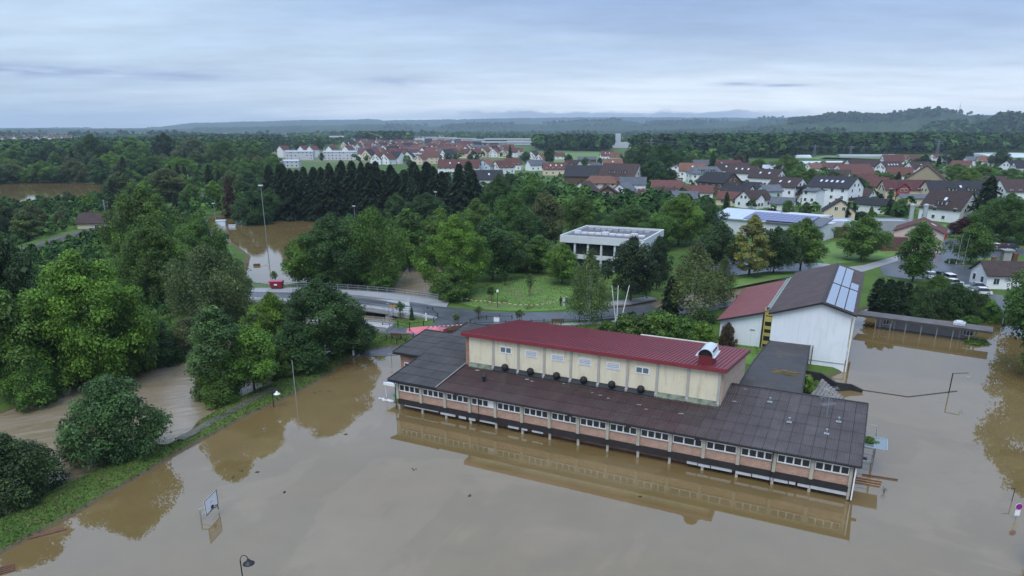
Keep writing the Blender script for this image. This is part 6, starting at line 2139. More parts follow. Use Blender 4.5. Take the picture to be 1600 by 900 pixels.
DK, WT, BL = ('black', (.02, .02, .025)), ('white', (.6, .6, .62)), ('navy', (.03, .035, .06))
person(876, 478, .62, R(150), DK, DK, None, ('dark', (.03, .02, .015)), 'person in black standing left of the other at the lawn path', 1.85)
person(881, 479.5, .62, R(200), WT, BL, None, ('fair', (.45, .38, .28)), 'fair-haired person in a white top beside the one in black', 1.8)
person(885, 478, .62, R(180), BL, DK, None, ('grey', (.4, .38, .36)), 'person in navy at the right of the little group', 1.8)

# ---------------------------------------------------------------- bridges
br = thing('road_bridge', 'flat grey road bridge over the brown river', 'bridge', (0, 0, 0))
A = [P(u, v, 1.3) for u, v in ((386, 449.5), (560, 453.5), (640, 464))]
Bn = [P(u, v, 1.3) for u, v in ((386, 469), (560, 481), (640, 492))]
mb = MB()
vs = A + Bn[::-1]
mb.prism([(q.x, q.y) for q in vs], .72, 1.24)
mb.build('deck', CONC, br)
mb = MB()
mb.beam(Bn[0] + Vector((0, -.1, .12)), Bn[1] + Vector((0, -.1, .12)), .35, .75)
mb.beam(Bn[1] + Vector((0, -.1, .12)), Bn[2] + Vector((0, -.1, -.3)), .35, .75)
mb.build('edge_beam', CONC, br)
for (a, b) in ((A[0].lerp(Bn[0], 0), Bn[0]), (A[1].lerp(A[2], .6), Bn[1].lerp(Bn[2], .6))):
    put('abutment', MB().beam((a.x, a.y, -.2), (b.x, b.y, -.2), 1.2, 1.8).mesh('abutment', CONC), br)


def railing(name, label, pts, h=1.05, step=2.0, mesh=True, m=GREYM):
    t = thing(name, label, 'railing', (0, 0, 0))
    pm = MB().box(-.035, -.035, -.1, .035, .035, h).mesh('post', m)
    for a, b in zip(pts, pts[1:]):
        a, b = Vector(a), Vector(b)
        mb = MB()
        for z in (h, h * .55, .12):
            mb.beam(a + Vector((0, 0, z)), b + Vector((0, 0, z)), .05, .06)
        mb.build('rail', m, t)
        n = max(1, int((b - a).length / step))
        for k in range(n + 1):
            put('post', pm, t, a.lerp(b, k / n))
        if mesh:
            mm = MB()
            nb = int((b - a).length / .28)
            for k in range(nb):
                q = a.lerp(b, k / nb)
                mm.box(q.x - .012, q.y - .012, q.z + .12, q.x + .012, q.y + .012, q.z + h)
            o = mm.build('bars', m, t)
            o['kind'] = 'stuff'
    return t


railing('bridge_railing', 'grey railing along the far side of the road bridge', [P(388, 449.6, 1.75), P(480, 449.2, 1.75), P(560, 453.8, 1.75), P(620, 459, 1.55), P(668, 465.4, .95), P(700, 471, .75)])
railing('bridge_railing', 'grey railing along the near side of the road bridge', [P(388, 467.4, 1.75), P(480, 471.4, 1.75), P(560, 479.4, 1.75), P(600, 485.4, 1.6), P(660, 494, .9)])
f2 = thing('foot_bridge', 'narrow grey foot bridge below the road bridge', 'bridge', (0, 0, 0))
pa, pb = P(386, 491, 1.0), P(610, 512, .85)
mb = MB()
mb.beam(pa, pb, 3.6, .5)
mb.build('deck', CONC, f2)
sdv = (pb - pa).normalized().cross(Vector((0, 0, 1))) * 1.7
for s_ in (-1, 1):
    put('edge_board', MB().beam(pa + sdv * s_ + Vector((0, 0, .3)), pb + sdv * s_ + Vector((0, 0, .3)), .12, .35).mesh('edge_board', PAVE), f2)
railing('bridge_railing', 'low railing on the far side of the foot bridge', [pa - sdv * .95 + Vector((0, 0, .3)), pb - sdv * .95 + Vector((0, 0, .3))], .9, mesh=False)
# red bin trailer on the bridge approach
rb = thing('red_container', 'dark red waste container on the bridge pavement', 'container', P(433, 450.5, 1.75), R(0))
MB().add([(-1.15, -.6, .25), (1.15, -.6, .25), (1.15, .6, .25), (-1.15, .6, .25), (-1.3, -.75, 1.45), (1.3, -.75, 1.45), (1.3, .75, 1.45), (-1.3, .75, 1.45)],
         [(0, 3, 2, 1), (0, 1, 5, 4), (1, 2, 6, 5), (2, 3, 7, 6), (3, 0, 4, 7), (4, 5, 6, 7)]).build('body', mat('container_red', (.22, .02, .03), .5, .15, 2), rb)
MB().box(-1.38, -.82, 1.45, 1.38, .82, 1.6).build('lid', mat('container_lid', (.42, .08, .13), .5, .15, 2), rb)
MB().box(-.3, -.79, .75, .3, -.75, 1.05).build('label_plate', WHITEP, rb)
for x in (-.9, .9):
    put('foot', MB().box(-.12, -.5, 0, .12, .5, .25).mesh('foot', BLACKM), rb, (x, 0, 0))
# flooded field: floodlight masts, white huts, drowned goal
for u, vt, vb, l in ((418, 290, 415, 'tall floodlight mast reflected in the flooded field'), (337, 318, 345, 'short floodlight mast at the left of the flooded field'), (555, 322, 350, 'floodlight on a mast left of three above the wood'),
                     (628, 310, 350, 'floodlight on a mast in the middle above the wood'), (682, 300, 350, 'floodlight on a mast rightmost above the wood')):
    q = P(u + (3 if u == 418 else 0), vb, 0)
    t = thing('floodlight_mast', l, 'floodlight', q)
    h = zat(vt, q.y)
    MB().tube([(0, 0, -1), (0, 0, h)], [.12, .06], 7).build('mast', GREYM, t)
    MB().box(-.55, -.3, h - .1, .55, .1, h + .2).build('lamp_head', mat('flood_head', (.55, .57, .58), .4, .1, 2), t)
for u, v, sx, sy, sz, l in ((346, 352, 3.2, 2.4, 1.7, 'pale blue hut standing in the flooded field'), (372, 349, 1.6, 1.2, 2.2, 'white garden shed piece in the flooded field, upright one'), (381, 351, 2.0, 1.5, 1.3, 'white low box in the flooded field'), (363, 355, 2.2, 1.2, .7, 'white floating slab in the flooded field'), (449, 337, 1.4, 1.2, 2.6, 'white kiosk under the spruces')):
    t = thing('field_hut', l, 'hut', P(u, v, 0), R(10))
    o = MB().box(-sx / 2, -sy / 2, -.5, sx / 2, sy / 2, sz).build('body', WALLC, t)
    o.color = (.58, .64, .70, 1)
    MB().box(-sx / 2 - .15, -sy / 2 - .15, sz, sx / 2 + .15, sy / 2 + .15, sz + .12).build('roof', mat('hut_roof', (.5, .55, .6), .5, .1, 2), t)
dg = thing('fallen_goal', 'dark wreck of a goal drifting in the flooded field', 'goal', P(402, 415, .05), R(12))
MB().box(-.9, -.3, -.1, .7, .3, .45).build('net_heap', WOODB, dg)
MB().tube([(.7, 0, .1), (2.6, .4, .15), (2.6, .4, 1.0)], .05, 5).tube([(1.6, .1, .1), (2.6, .4, 1.0)], .04, 5).build('bar', GREYM, dg)
# overhead line masts of the railway
for i, (u, vb, vt, arm) in enumerate(((166, 340, 312, 1), (135, 356, 336, 0), (298, 306, 272, 1), (329, 292, 262, 1), (48, 372, 343, 1))):
    q = P(u, vb, 1.4)
    t = thing('railway_mast', 'grey overhead line mast beside the railway, %s from the left' % ('third', 'second', 'fourth', 'fifth', 'first')[i], 'mast', q, R(-35))
    h = zat(vt, q.y) - 1.4
    MB().box(-.14, -.14, -1, .14, .14, h).build('mast', GREYM, t)
    if arm:
        MB().tube([(0, 0, h * .78), (3.2, 0, h * .9)], .06, 5).tube([(0, 0, h * .62), (3.2, 0, h * .72)], .05, 5).tube([(2.6, 0, h * .6), (2.6, 0, h * .92)], .04, 5).build('arm', GREYM, t)

# ---------------------------------------------------------------- vehicles
TYRE = mat('tyre', (.015, .015, .016), .9, .1, 4)
WHEELM = MB().lathe([(.2, -.11), (.33, -.11), (.34, 0), (.33, .11), (.2, .11)], n=14).mesh('tyre', TYRE)
RIMM = MB().lathe([(.21, -.115), (.21, .115), (.05, .12)], n=10).mesh('rim', GREYM)
HEADL = MB().box(-.05, -.16, -.08, .05, .16, .08).mesh('headlight', LAMPG)
TAILL = MB().box(-.04, -.14, -.12, .04, .14, .12).mesh('tail_light', mat('tail_red', (.4, .02, .02), .3, .05, 2))


def car(u, v, z, rz, col, label, L=4.3, est=False, van=False, group=None):
    q = P(u, v, z)
    t = thing('van' if van else 'parked_car', label, 'van' if van else 'car', q, R(rz), group)
    hl, hw = L / 2, .88
    hb, hr = (.95, 2.1) if van else (.86, 1.46)
    lo = [(-hl, .32), (-hl + .08, hb - .12), (-hl + .2, hb), (hl - .25, hb - .1), (hl - .03, hb - .32), (hl, .32)]
    mb = MB()
    n = len(lo)
    mb.add([(x, -hw, zz) for x, zz in lo] + [(x, hw, zz) for x, zz in lo], [tuple(range(n)), tuple(range(2 * n - 1, n - 1, -1))] + [(i, n + i, n + (i + 1) % n, (i + 1) % n) for i in range(n)])
    o = mb.build('body', PLAIN, t)
    o.color = (*col, 1)
    x0, x1, x2, x3 = (-hl + .1, -hl + .3, .45, 1.05) if est or van else (-hl + .35, -hl + 1.05, .25, 1.0)
    if van:
        x2, x3 = 1.15, 1.7
    top = [(x0, hb), (x1, hr), (x2, hr), (x3, hb - .02)]
    iw = hw - .14
    mb = MB()
    mb.add([(x, -hw + .04 if zz < hr else -iw, zz) for x, zz in top] + [(x, hw - .04 if zz < hr else iw, zz) for x, zz in top], [(0, 1, 2, 3), (7, 6, 5, 4), (0, 4, 5, 1), (2, 6, 7, 3)])
    mb.build('windows', GLASS, t)
    o = MB().box(x1 - .05, -iw - .02, hr, x2 + .05, iw + .02, hr + .06).build('roof', PLAIN, t)
    o.color = (*col, 1)
    for x in (-hl + .8, hl - .85):
        for y in (-hw + .05, hw - .05):
            w_ = put('wheel', WHEELM, t, (x, y, .34))
            w_.rotation_euler.x = R(90)
            put('rim', RIMM, w_)
    for y in (-.6, .6):
        put('headlight', HEADL, t, (hl - .04, y, .66))
        put('tail_light', TAILL, t, (-hl + .03, y, .74))
    return t


WHC, DKC = (.72, .73, .74), (.03, .03, .035)
car(1548, 388.5, 1.1, 172, WHC, 'white estate car parked at the far kerb, leftmost of three', est=True)
car(1563, 389, 1.1, 170, (.10, .015, .02), 'dark red car parked beside the white estate')
car(1577, 389, 1.1, 168, DKC, 'black car parked rightmost at the far kerb')
car(1455, 384, 1.0, 10, WHC, 'white car in front of the pink workshop')
car(1452, 434, .62, 80, WHC, 'white car beside the oval tree')
car(1468, 434, .62, 95, DKC, 'dark car between white cars behind the hedge')
car(1481, 437, .62, 85, WHC, 'white estate car right of the dark car behind the hedge', est=True)
car(1489, 446, .62, 20, WHC, 'white car half hidden by the hedge')
car(1530, 460, .62, 165, WHC, 'white car beside the little white house')
car(1523, 452, .62, 165, (.30, .33, .33), 'grey car behind the white one by the little house')
car(1112, 410, .62, 12, WHC, 'white car under the trees of the small car park')
car(1150, 412, .62, 14, (.25, .27, .3), 'silver grey car under the golden tree')
car(1188, 410, .62, 8, WHC, 'white car right of the golden tree trunk')
rc_ = thing('skip_container', 'bright red skip container beside the pink workshop', 'container', P(1463, 374.5, 1.0), R(5))
MB().add([(-2.2, -1, .2), (2.2, -1, .2), (2.2, 1, .2), (-2.2, 1, .2), (-2.6, -1.15, 2.2), (2.6, -1.15, 2.2), (2.6, 1.15, 2.2), (-2.6, 1.15, 2.2)], [(0, 3, 2, 1), (0, 1, 5, 4), (1, 2, 6, 5), (2, 3, 7, 6), (3, 0, 4, 7), (4, 5, 6, 7)]).build('body', mat('skip_red', (.36, .03, .03), .5, .1, 2), rc_)
for x in (-1.6, 0, 1.6):
    put('rib', MB().box(-.07, -1.22, .3, .07, -1.0, 2.1).mesh('rib', mat('skip_red')), rc_, (x, 0, 0))
tk = thing('pale_tank', 'pale green storage tank behind the red skip', 'tank', P(1476, 368, 1.0), R(5))
MB().tube([(-2.2, 0, 1.2), (2.2, 0, 1.2)], 1.1, 12).build('shell', mat('tank_green', (.36, .50, .46), .4, .1, 2), tk)
for x in (-1.4, 1.4):
    put('saddle', MB().box(-.2, -.8, 0, .2, .8, .6).mesh('saddle', CONC), tk, (x, 0, 0))
ps = thing('parasol', 'bright red parasol beside the pale green house', 'parasol', G(1214, 317))
MB().tube([(0, 0, 0), (0, 0, 2.6)], .04, 6).build('pole', WHITEP, ps)
MB().lathe([(1.9, 2.1), (1.0, 2.5), (.03, 2.8)], n=8).build('canopy', mat('parasol_red', (.45, .02, .04), .8, .1, 2), ps)
# kerbed islands of the forecourt: hedge mound
hm = ptree('shrub', 1487, 404, 411, 22, 'dark', 'low dark hedge mound round the forecourt flag poles')
# ground-level sign box at forecourt
gt = thing('transformer_box', 'grey concrete tower box at the right edge of the forecourt', 'cabinet', P(1569, 414, .7), R(-10))
MB().box(-.9, -.9, -.2, .9, .9, 3.6).build('body', CONC, gt)
MB().box(-1.3, -1.3, 3.6, 1.3, 1.3, 3.85).build('roof', GREYM, gt)
MB().box(1.3, -.7, 0, 2.4, .9, 3.0).build('door', WOODB, gt)
# ================================================================ WOODS, FIELDS, HILLS, AIR
# village trees one by one; each is told by the house it stands at
HOUSES = [o for o in COL.objects if o.type == 'EMPTY' and o.get('category') in ('house', 'barn', 'shed', 'building', 'factory') and not o.get('group')]
seen_labels = set()


def nearest_house(p):
    out = []
    for h in sorted(HOUSES, key=lambda o: (o.location - p).length)[:6]:
        d = p - h.location
        f = Vector((p.x, p.y, 0)).normalized()
        al, ac = d.dot(f), d.dot(Vector((f.y, -f.x, 0)))
        out.append((h['label'], ('behind' if al > 0 else 'in front of') if abs(al) > abs(ac) * 1.3 else ('right of' if ac > 0 else 'left of')))
    return out


def fit_label(head, hs):
    w = (head + ' the ' + hs).split()[:16]
    while w[-1] in ('with', 'and', 'of', 'the', 'in', 'on', 'at', 'by', 'behind', 'beside', 'below', 'above', 'its', 'a', 'among', 'before', 'up', 'front', 'left', 'right', 'dark', 'white', 'black', 'big', 'round', 'brown', 'tall', 'small', 'pink', 'grey', 'pale', 'three', 'two', 'broad'):
        w.pop()
    return ' '.join(w)


for i, (kind, u, vt, vb, wp, col) in enumerate((('broad', 858, 226, 257, 21, 'dark'), ('broad', 888, 240, 258, 16, 'dark'), ('broad', 914, 245, 260, 12, 'mid'), ('oval', 937, 246, 262, 11, 'dark'), ('broad', 822, 236, 254, 20, 'dark'),
      ('broad', 1005, 222, 272, 46, 'dark'), ('broad', 1035, 222, 280, 50, 'dark'), ('broad', 1060, 232, 278, 34, 'dark'), ('broad', 1020, 245, 290, 50, 'dark'), ('broad', 985, 232, 262, 30, 'dark'), ('broad', 1080, 240, 268, 26, 'mid'),
      ('spruce', 1112, 235, 272, 16, 'dark'), ('broad', 1102, 240, 268, 26, 'mid'), ('broad', 1128, 240, 266, 26, 'mid'), ('broad', 1152, 240, 266, 24, 'brown'), ('broad', 1184, 246, 276, 34, 'lime'), ('spruce', 1165, 236, 265, 12, 'brown'),
      ('broad', 1226, 240, 285, 44, 'mid'), ('broad', 1245, 258, 296, 44, 'mid'), ('broad', 1262, 262, 304, 40, 'mid'), ('broad', 1330, 272, 312, 46, 'dark'), ('broad', 1300, 266, 290, 30, 'dark'), ('broad', 1370, 268, 288, 30, 'mid'),
      ('spruce', 1401, 268, 292, 15, 'dark'), ('broad', 1388, 270, 290, 30, 'mid'), ('broad', 1498, 228, 258, 42, 'dark'), ('broad', 1443, 240, 264, 18, 'dark'), ('broad', 1430, 247, 262, 16, 'dark'), ('spruce', 1465, 243, 263, 12, 'spruce'),
      ('broad', 1560, 232, 262, 28, 'dark'), ('spruce', 1568, 243, 266, 14, 'spruce'), ('broad', 1490, 254, 290, 50, 'mid'), ('broad', 1530, 256, 292, 56, 'bright'), ('broad', 1575, 262, 296, 60, 'mid'), ('broad', 1605, 262, 300, 50, 'mid'),
      ('broad', 1510, 262, 300, 44, 'bright'), ('broad', 1455, 258, 270, 22, 'mid'), ('thuja', 1322, 316, 346, 9, 'deep'), ('thuja', 1332, 318, 346, 8, 'deep'), ('thuja', 1316, 320, 344, 8, 'deep'), ('thuja', 1388, 310, 336, 11, 'deep'), ('thuja', 1374, 302, 320, 10, 'deep'),
      ('dense', 1405, 310, 338, 26, 'mid'), ('spruce', 1359, 322, 345, 14, 'bright'), ('dense', 1345, 330, 346, 26, 'dark'), ('dense', 1388, 338, 352, 24, 'bright'), ('broad', 1065, 292, 312, 20, 'dark'), ('spruce', 1134, 300, 326, 14, 'dark'),
      ('dense', 1100, 305, 335, 30, 'dark'), ('dense', 1075, 308, 330, 22, 'mid'), ('dense', 1230, 312, 334, 22, 'mid'), ('dense', 1205, 325, 335, 18, 'red'), ('dense', 988, 298, 320, 18, 'dark'), ('dense', 960, 308, 322, 22, 'yellow'),
      ('broad', 800, 270, 300, 30, 'dark'), ('broad', 822, 294, 322, 40, 'mid'), ('broad', 768, 284, 316, 44, 'mid'), ('broad', 850, 314, 342, 46, 'mid'), ('broad', 880, 320, 346, 40, 'mid'), ('broad', 910, 330, 360, 36, 'mid'), ('broad', 935, 330, 358, 30, 'dark'),
      ('broad', 965, 338, 366, 44, 'dark'), ('oval', 712, 240, 258, 10, 'dark'), ('broad', 700, 238, 252, 14, 'dark'), ('broad', 735, 240, 252, 10, 'dark'), ('oval', 745, 241, 254, 9, 'dark'), ('broad', 680, 232, 246, 16, 'dark'), ('spruce', 797, 226, 250, 9, 'dark'),
      ('broad', 730, 222, 231, 9, 'dark'), ('broad', 640, 248, 260, 12, 'mid'), ('oval', 503, 238, 252, 8, 'dark'), ('broad', 565, 234, 246, 11, 'mid'), ('broad', 430, 240, 262, 22, 'mid'), ('broad', 500, 214, 236, 20, 'dark'), ('broad', 440, 220, 240, 26, 'dark'),
      ('broad', 470, 220, 236, 26, 'dark'), ('broad', 410, 225, 250, 30, 'dark'), ('broad', 1200, 262, 285, 16, 'mid'), ('broad', 1045, 262, 290, 30, 'dark'), ('dense', 1420, 318, 336, 18, 'mid'), ('broad', 1545, 318, 370, 50, 'bright'), ('broad', 1598, 330, 384, 40, 'mid'),
      ('dense', 1258, 315, 335, 18, 'mid'), ('dense', 1518, 480, 502, 40, 'mid'), ('broad', 1390, 296, 312, 12, 'mid'))):
    nm = {'spruce': 'conifer', 'thuja': 'narrow thuja', 'dense': 'bush', 'oval': 'slim tree', 'broad': 'leafy tree'}[kind]
    cn = {'dark': 'dark', 'mid': 'mid green', 'bright': 'bright green', 'lime': 'lime green', 'brown': 'brownish', 'deep': 'deep green', 'spruce': 'blackish', 'red': 'dark red', 'yellow': 'yellow'}[col]
    e = ptree(kind, u, vt, vb, wp, col, '', None)
    lab = None
    for hs, rel in nearest_house(e.location):
        for size in ('', 'tall ' if e.children[0].dimensions.z > 11 else 'small '):
            lab = fit_label('%s%s %s %s' % (size, cn, nm, rel), hs)
            if lab not in seen_labels:
                break
        if lab not in seen_labels:
            break
    seen_labels.add(lab)
    e['label'] = lab
for u, vt, vb, wp, c, l in ((30, 226, 264, 52, 'mid', 'mid green tree on the skyline at the left edge'), (82, 221, 260, 46, 'dark', 'dark tree on the skyline before the far left village'), (150, 208, 264, 58, 'dark', 'tallest dark tree on the left skyline'), (212, 213, 262, 62, 'mid', 'broad tree right of the tallest one on the left skyline'),
                          (262, 206, 259, 44, 'deep', 'blackish tree on the skyline above the railway'), (305, 213, 260, 48, 'grey', 'grey-green tree on the skyline above the railway'), (352, 217, 264, 46, 'mid', 'mid green tree on the skyline left of the apartments'), (398, 219, 262, 44, 'mid', 'round tree on the skyline next to the apartments'),
                          (180, 236, 276, 50, 'bright', 'bright round tree above the brown pond'), (235, 240, 282, 54, 'mid', 'broad tree behind the railway bend'), (285, 244, 284, 46, 'bright', 'bright tree above the railway track'), (120, 240, 281, 48, 'grey', 'grey-green tree on the far shore of the pond'),
                          (70, 243, 281, 50, 'mid', 'mid green tree on the far shore of the pond'), (22, 246, 281, 46, 'grey', 'pale tree on the far shore of the pond at the left edge'), (158, 252, 283, 36, 'dark', 'dark tree at the right end of the pond'), (95, 258, 281, 34, 'dark', 'dark bushy tree between two taller ones at the pond'), (45, 258, 281, 34, 'bright', 'small bright tree on the far shore of the pond'), (0, 250, 283, 40, 'dark', 'dark tree cut by the left edge above the pond'),
                          (340, 250, 292, 48, 'mid', 'green tree over the railway masts'), (390, 246, 290, 50, 'mid', 'green tree left of the spruce row'), (205, 262, 300, 46, 'mid', 'leafy tree between pond and railway'), (255, 264, 302, 48, 'mid', 'leafy tree right beside the line above the bend')):
    ptree('broad', u, vt, vb, wp, c, l)
# left-hand wood: single trees in front
FG = 'leafy trees of the left-hand wood'
spots = []
polyL = [(-20, 375), (70, 385), (130, 375), (220, 350), (300, 330), (335, 320), (360, 330), (440, 312), (440, 262), (380, 255), (200, 258), (-20, 262)]


def inpoly(u, v, pl):
    c = False
    for i in range(len(pl)):
        (x1, y1), (x2, y2) = pl[i - 1], pl[i]
        if (y1 > v) != (y2 > v) and u < x1 + (v - y1) * (x2 - x1) / (y2 - y1):
            c = not c
    return c


r_ = random.Random(21)
tries = 0
while len(spots) < 150 and tries < 40000:
    tries += 1
    v = 258 + (385 - 258) * r_.random() ** 1.25
    u = r_.uniform(-20, 440)
    if not inpoly(u, v, polyL):
        continue
    q = G(u, v)
    if any((q.x - a.x) ** 2 + (q.y - a.y) ** 2 < 9.5 ** 2 for a in spots):
        continue
    if sdist(np.array([q.x]), np.array([q.y]), W_POND)[0] < 6 or sdist(np.array([q.x]), np.array([q.y]), W_FIELD)[0] < 6:
        continue
    # keep the railway clear
    rl = [G(a, b) for a, b in RAIL_CL]
    dmin = 1e9
    for a, b in zip(rl, rl[1:]):
        e = b - a
        t_ = max(0, min(1, (q - a).dot(e) / e.dot(e)))
        dmin = min(dmin, (q - a - e * t_).length)
    if dmin < 7:
        continue
    # leave the view to pond, hut and line open
    if 10 < u < 176 and 298 < v < 317 or (120 < u < 195 and 358 < v < 378) or (90 < u < 150 and 352 < v < 385) or (300 < u < 326 and 308 < v < 322):
        continue
    spots.append(q)
    kd = r_.choice(['broad', 'broad', 'dense', 'oval', 'willow', 'broad', 'spruce'])
    cl = r_.choice(['mid', 'dark', 'mid', 'dark', 'grey', 'bright', 'deep', 'birch']) if kd != 'spruce' else 'spruce'
    h = r_.uniform(9, 15) if kd != 'dense' else r_.uniform(5, 9)
    if v > 318:
        h *= .72
    if u < 180 and 316 < v < 354:
        kd, h = 'dense', r_.uniform(3.5, 6)
        cl = r_.choice(['mid', 'dark', 'grey', 'bright'])
    cn = {'dark': 'dark', 'mid': 'mid green', 'bright': 'bright green', 'grey': 'grey-green', 'deep': 'blackish green', 'birch': 'olive green', 'spruce': 'blackish'}[cl]
    nm = {'spruce': 'conifer', 'dense': 'low bush', 'oval': 'slim tree', 'broad': 'leafy tree', 'willow': 'willow'}[kd]
    wh = 'near the brown pond' if sdist(np.array([q.x]), np.array([q.y]), W_POND)[0] < 22 else ('beside the railway' if dmin < 16 else ('at the left edge' if u < 60 else ('towards the plain' if v < 275 else 'in the middle')))
    sz = 'tall' if h > 12 else ('short' if h < 8.5 else 'middling')
    tree(kd, q.x, q.y, gz(q.x, q.y), h * r_.uniform(.75, 1.0) if kd != 'spruce' else h * .5, h * (1.15 if kd == 'spruce' else 1), cl, '%s %s %s %s of the left-hand wood' % (sz, cn, nm, wh), '%s %s of the left-hand wood, %s, %s' % (cn, nm, sz, wh))


# ---- woods further off: masses of crowns in one object each
def wood_mesh(name, label, spots, nq, cols, hmin, hmax, seed, conifer=.15):
    """spots: n x 3 array of tree feet"""
    r = np.random.default_rng(seed)
    n = len(spots)
    ht = r.uniform(hmin, hmax, n)
    rad = ht * r.uniform(.30, .46, n)
    con = r.random(n) < conifer
    rad = np.where(con, rad * .5, rad)
    base = np.array(cols)[r.integers(len(cols), size=n)] * r.uniform(.75, 1.25, (n, 1))
    N = n * nq
    idx = np.repeat(np.arange(n), nq)
    d = r.normal(size=(N, 3))
    d /= np.linalg.norm(d, axis=1, keepdims=True)
    d[:, 2] = np.where(d[:, 2] < -.25, -d[:, 2], d[:, 2])
    lob = 1 + .22 * np.sin(3 * np.arctan2(d[:, 1], d[:, 0]) + idx * 1.7) * np.cos(4 * d[:, 2] + idx)
    rr = rad[idx] * lob * r.uniform(.72, 1.05, N)
    t = (d[:, 2] + .3) / 1.3
    wdt = np.where(con[idx], np.clip(1.25 - t * 1.1, .08, 1), 1)
    flat = np.where(con[idx], 1., np.sqrt(np.clip(1 - d[:, 2] ** 2, 0, 1)) + .0)
    hor = d[:, :2] / (np.linalg.norm(d[:, :2], axis=1, keepdims=True) + 1e-9)
    pos = np.empty((N, 3))
    pos[:, :2] = spots[idx, :2] + np.where(con[idx][:, None], hor * (rr * wdt)[:, None], d[:, :2] * rr[:, None])
    pos[:, 2] = spots[idx, 2] + ht[idx] * np.where(con[idx], .12 + .88 * t, .52 + .46 * d[:, 2])
    nr = d + r.normal(size=(N, 3)) * .35 + np.array([0, 0, .35])
    nr /= np.linalg.norm(nr, axis=1, keepdims=True)
    a = np.cross(nr, r.normal(size=(N, 3)))
    a /= np.linalg.norm(a, axis=1, keepdims=True)
    b = np.cross(nr, a)
    s = (rad[idx] * np.where(con[idx], 1.2, 1.0) * 3.0 / math.sqrt(nq) * r.uniform(.7, 1.3, N))[:, None]
    co = np.stack([pos - a * s, pos - b * s * .7, pos + a * s, pos + b * s * .7], 1).reshape(-1, 3)
    col = base[idx] * r.uniform(.7, 1.3, (N, 1))
    col = np.concatenate([col, np.ones((N, 1))], 1)
    o = np_mesh(name, co, np.arange(N * 4).reshape(-1, 4), WOODS, attrs={'leafcol': ('FLOAT_COLOR', col)})
    return tag(o, label, kind='stuff')


def fill(pl, sp, seed, jit=.4):
    """tree feet on the ground inside a polygon of pixels"""
    w = [G(u, v) for u, v in pl]
    pts = [(q.x, q.y) for q in w]
    x0, x1 = min(p[0] for p in pts), max(p[0] for p in pts)
    y0, y1 = min(p[1] for p in pts), max(p[1] for p in pts)
    r = np.random.default_rng(seed)
    X, Y = np.meshgrid(np.arange(x0, x1, sp), np.arange(y0, y1, sp))
    X = X.ravel() + r.uniform(-jit, jit, X.size) * sp
    Y = Y.ravel() + r.uniform(-jit, jit, Y.size) * sp
    m = sdist(X, Y, pts) < 0
    m &= sdist(X, Y, W_POND) > 4
    m &= sdist(X, Y, W_FIELD) > 1
    m &= sdist(X, Y, W_RIVER) > 2
    rl = [G(a, b) for a, b in RAIL_CL]
    for a, b in zip(rl, rl[1:]):
        e = b - a
        tt = np.clip(((X - a.x) * e.x + (Y - a.y) * e.y) / e.dot(e), 0, 1)
        m &= np.hypot(X - a.x - tt * e.x, Y - a.y - tt * e.y) > 6
    hl = [o for o in COL.objects if o.type == 'EMPTY' and o.get('category') in ('house', 'barn', 'shed', 'building') and not o.get('group')]
    for o in hl:
        m &= np.hypot(X - o.location.x, Y - o.location.y) > 8.5
    X, Y = X[m], Y[m]
    return np.stack([X, Y, np.maximum(land_h(X, Y), 0) - .3], 1)


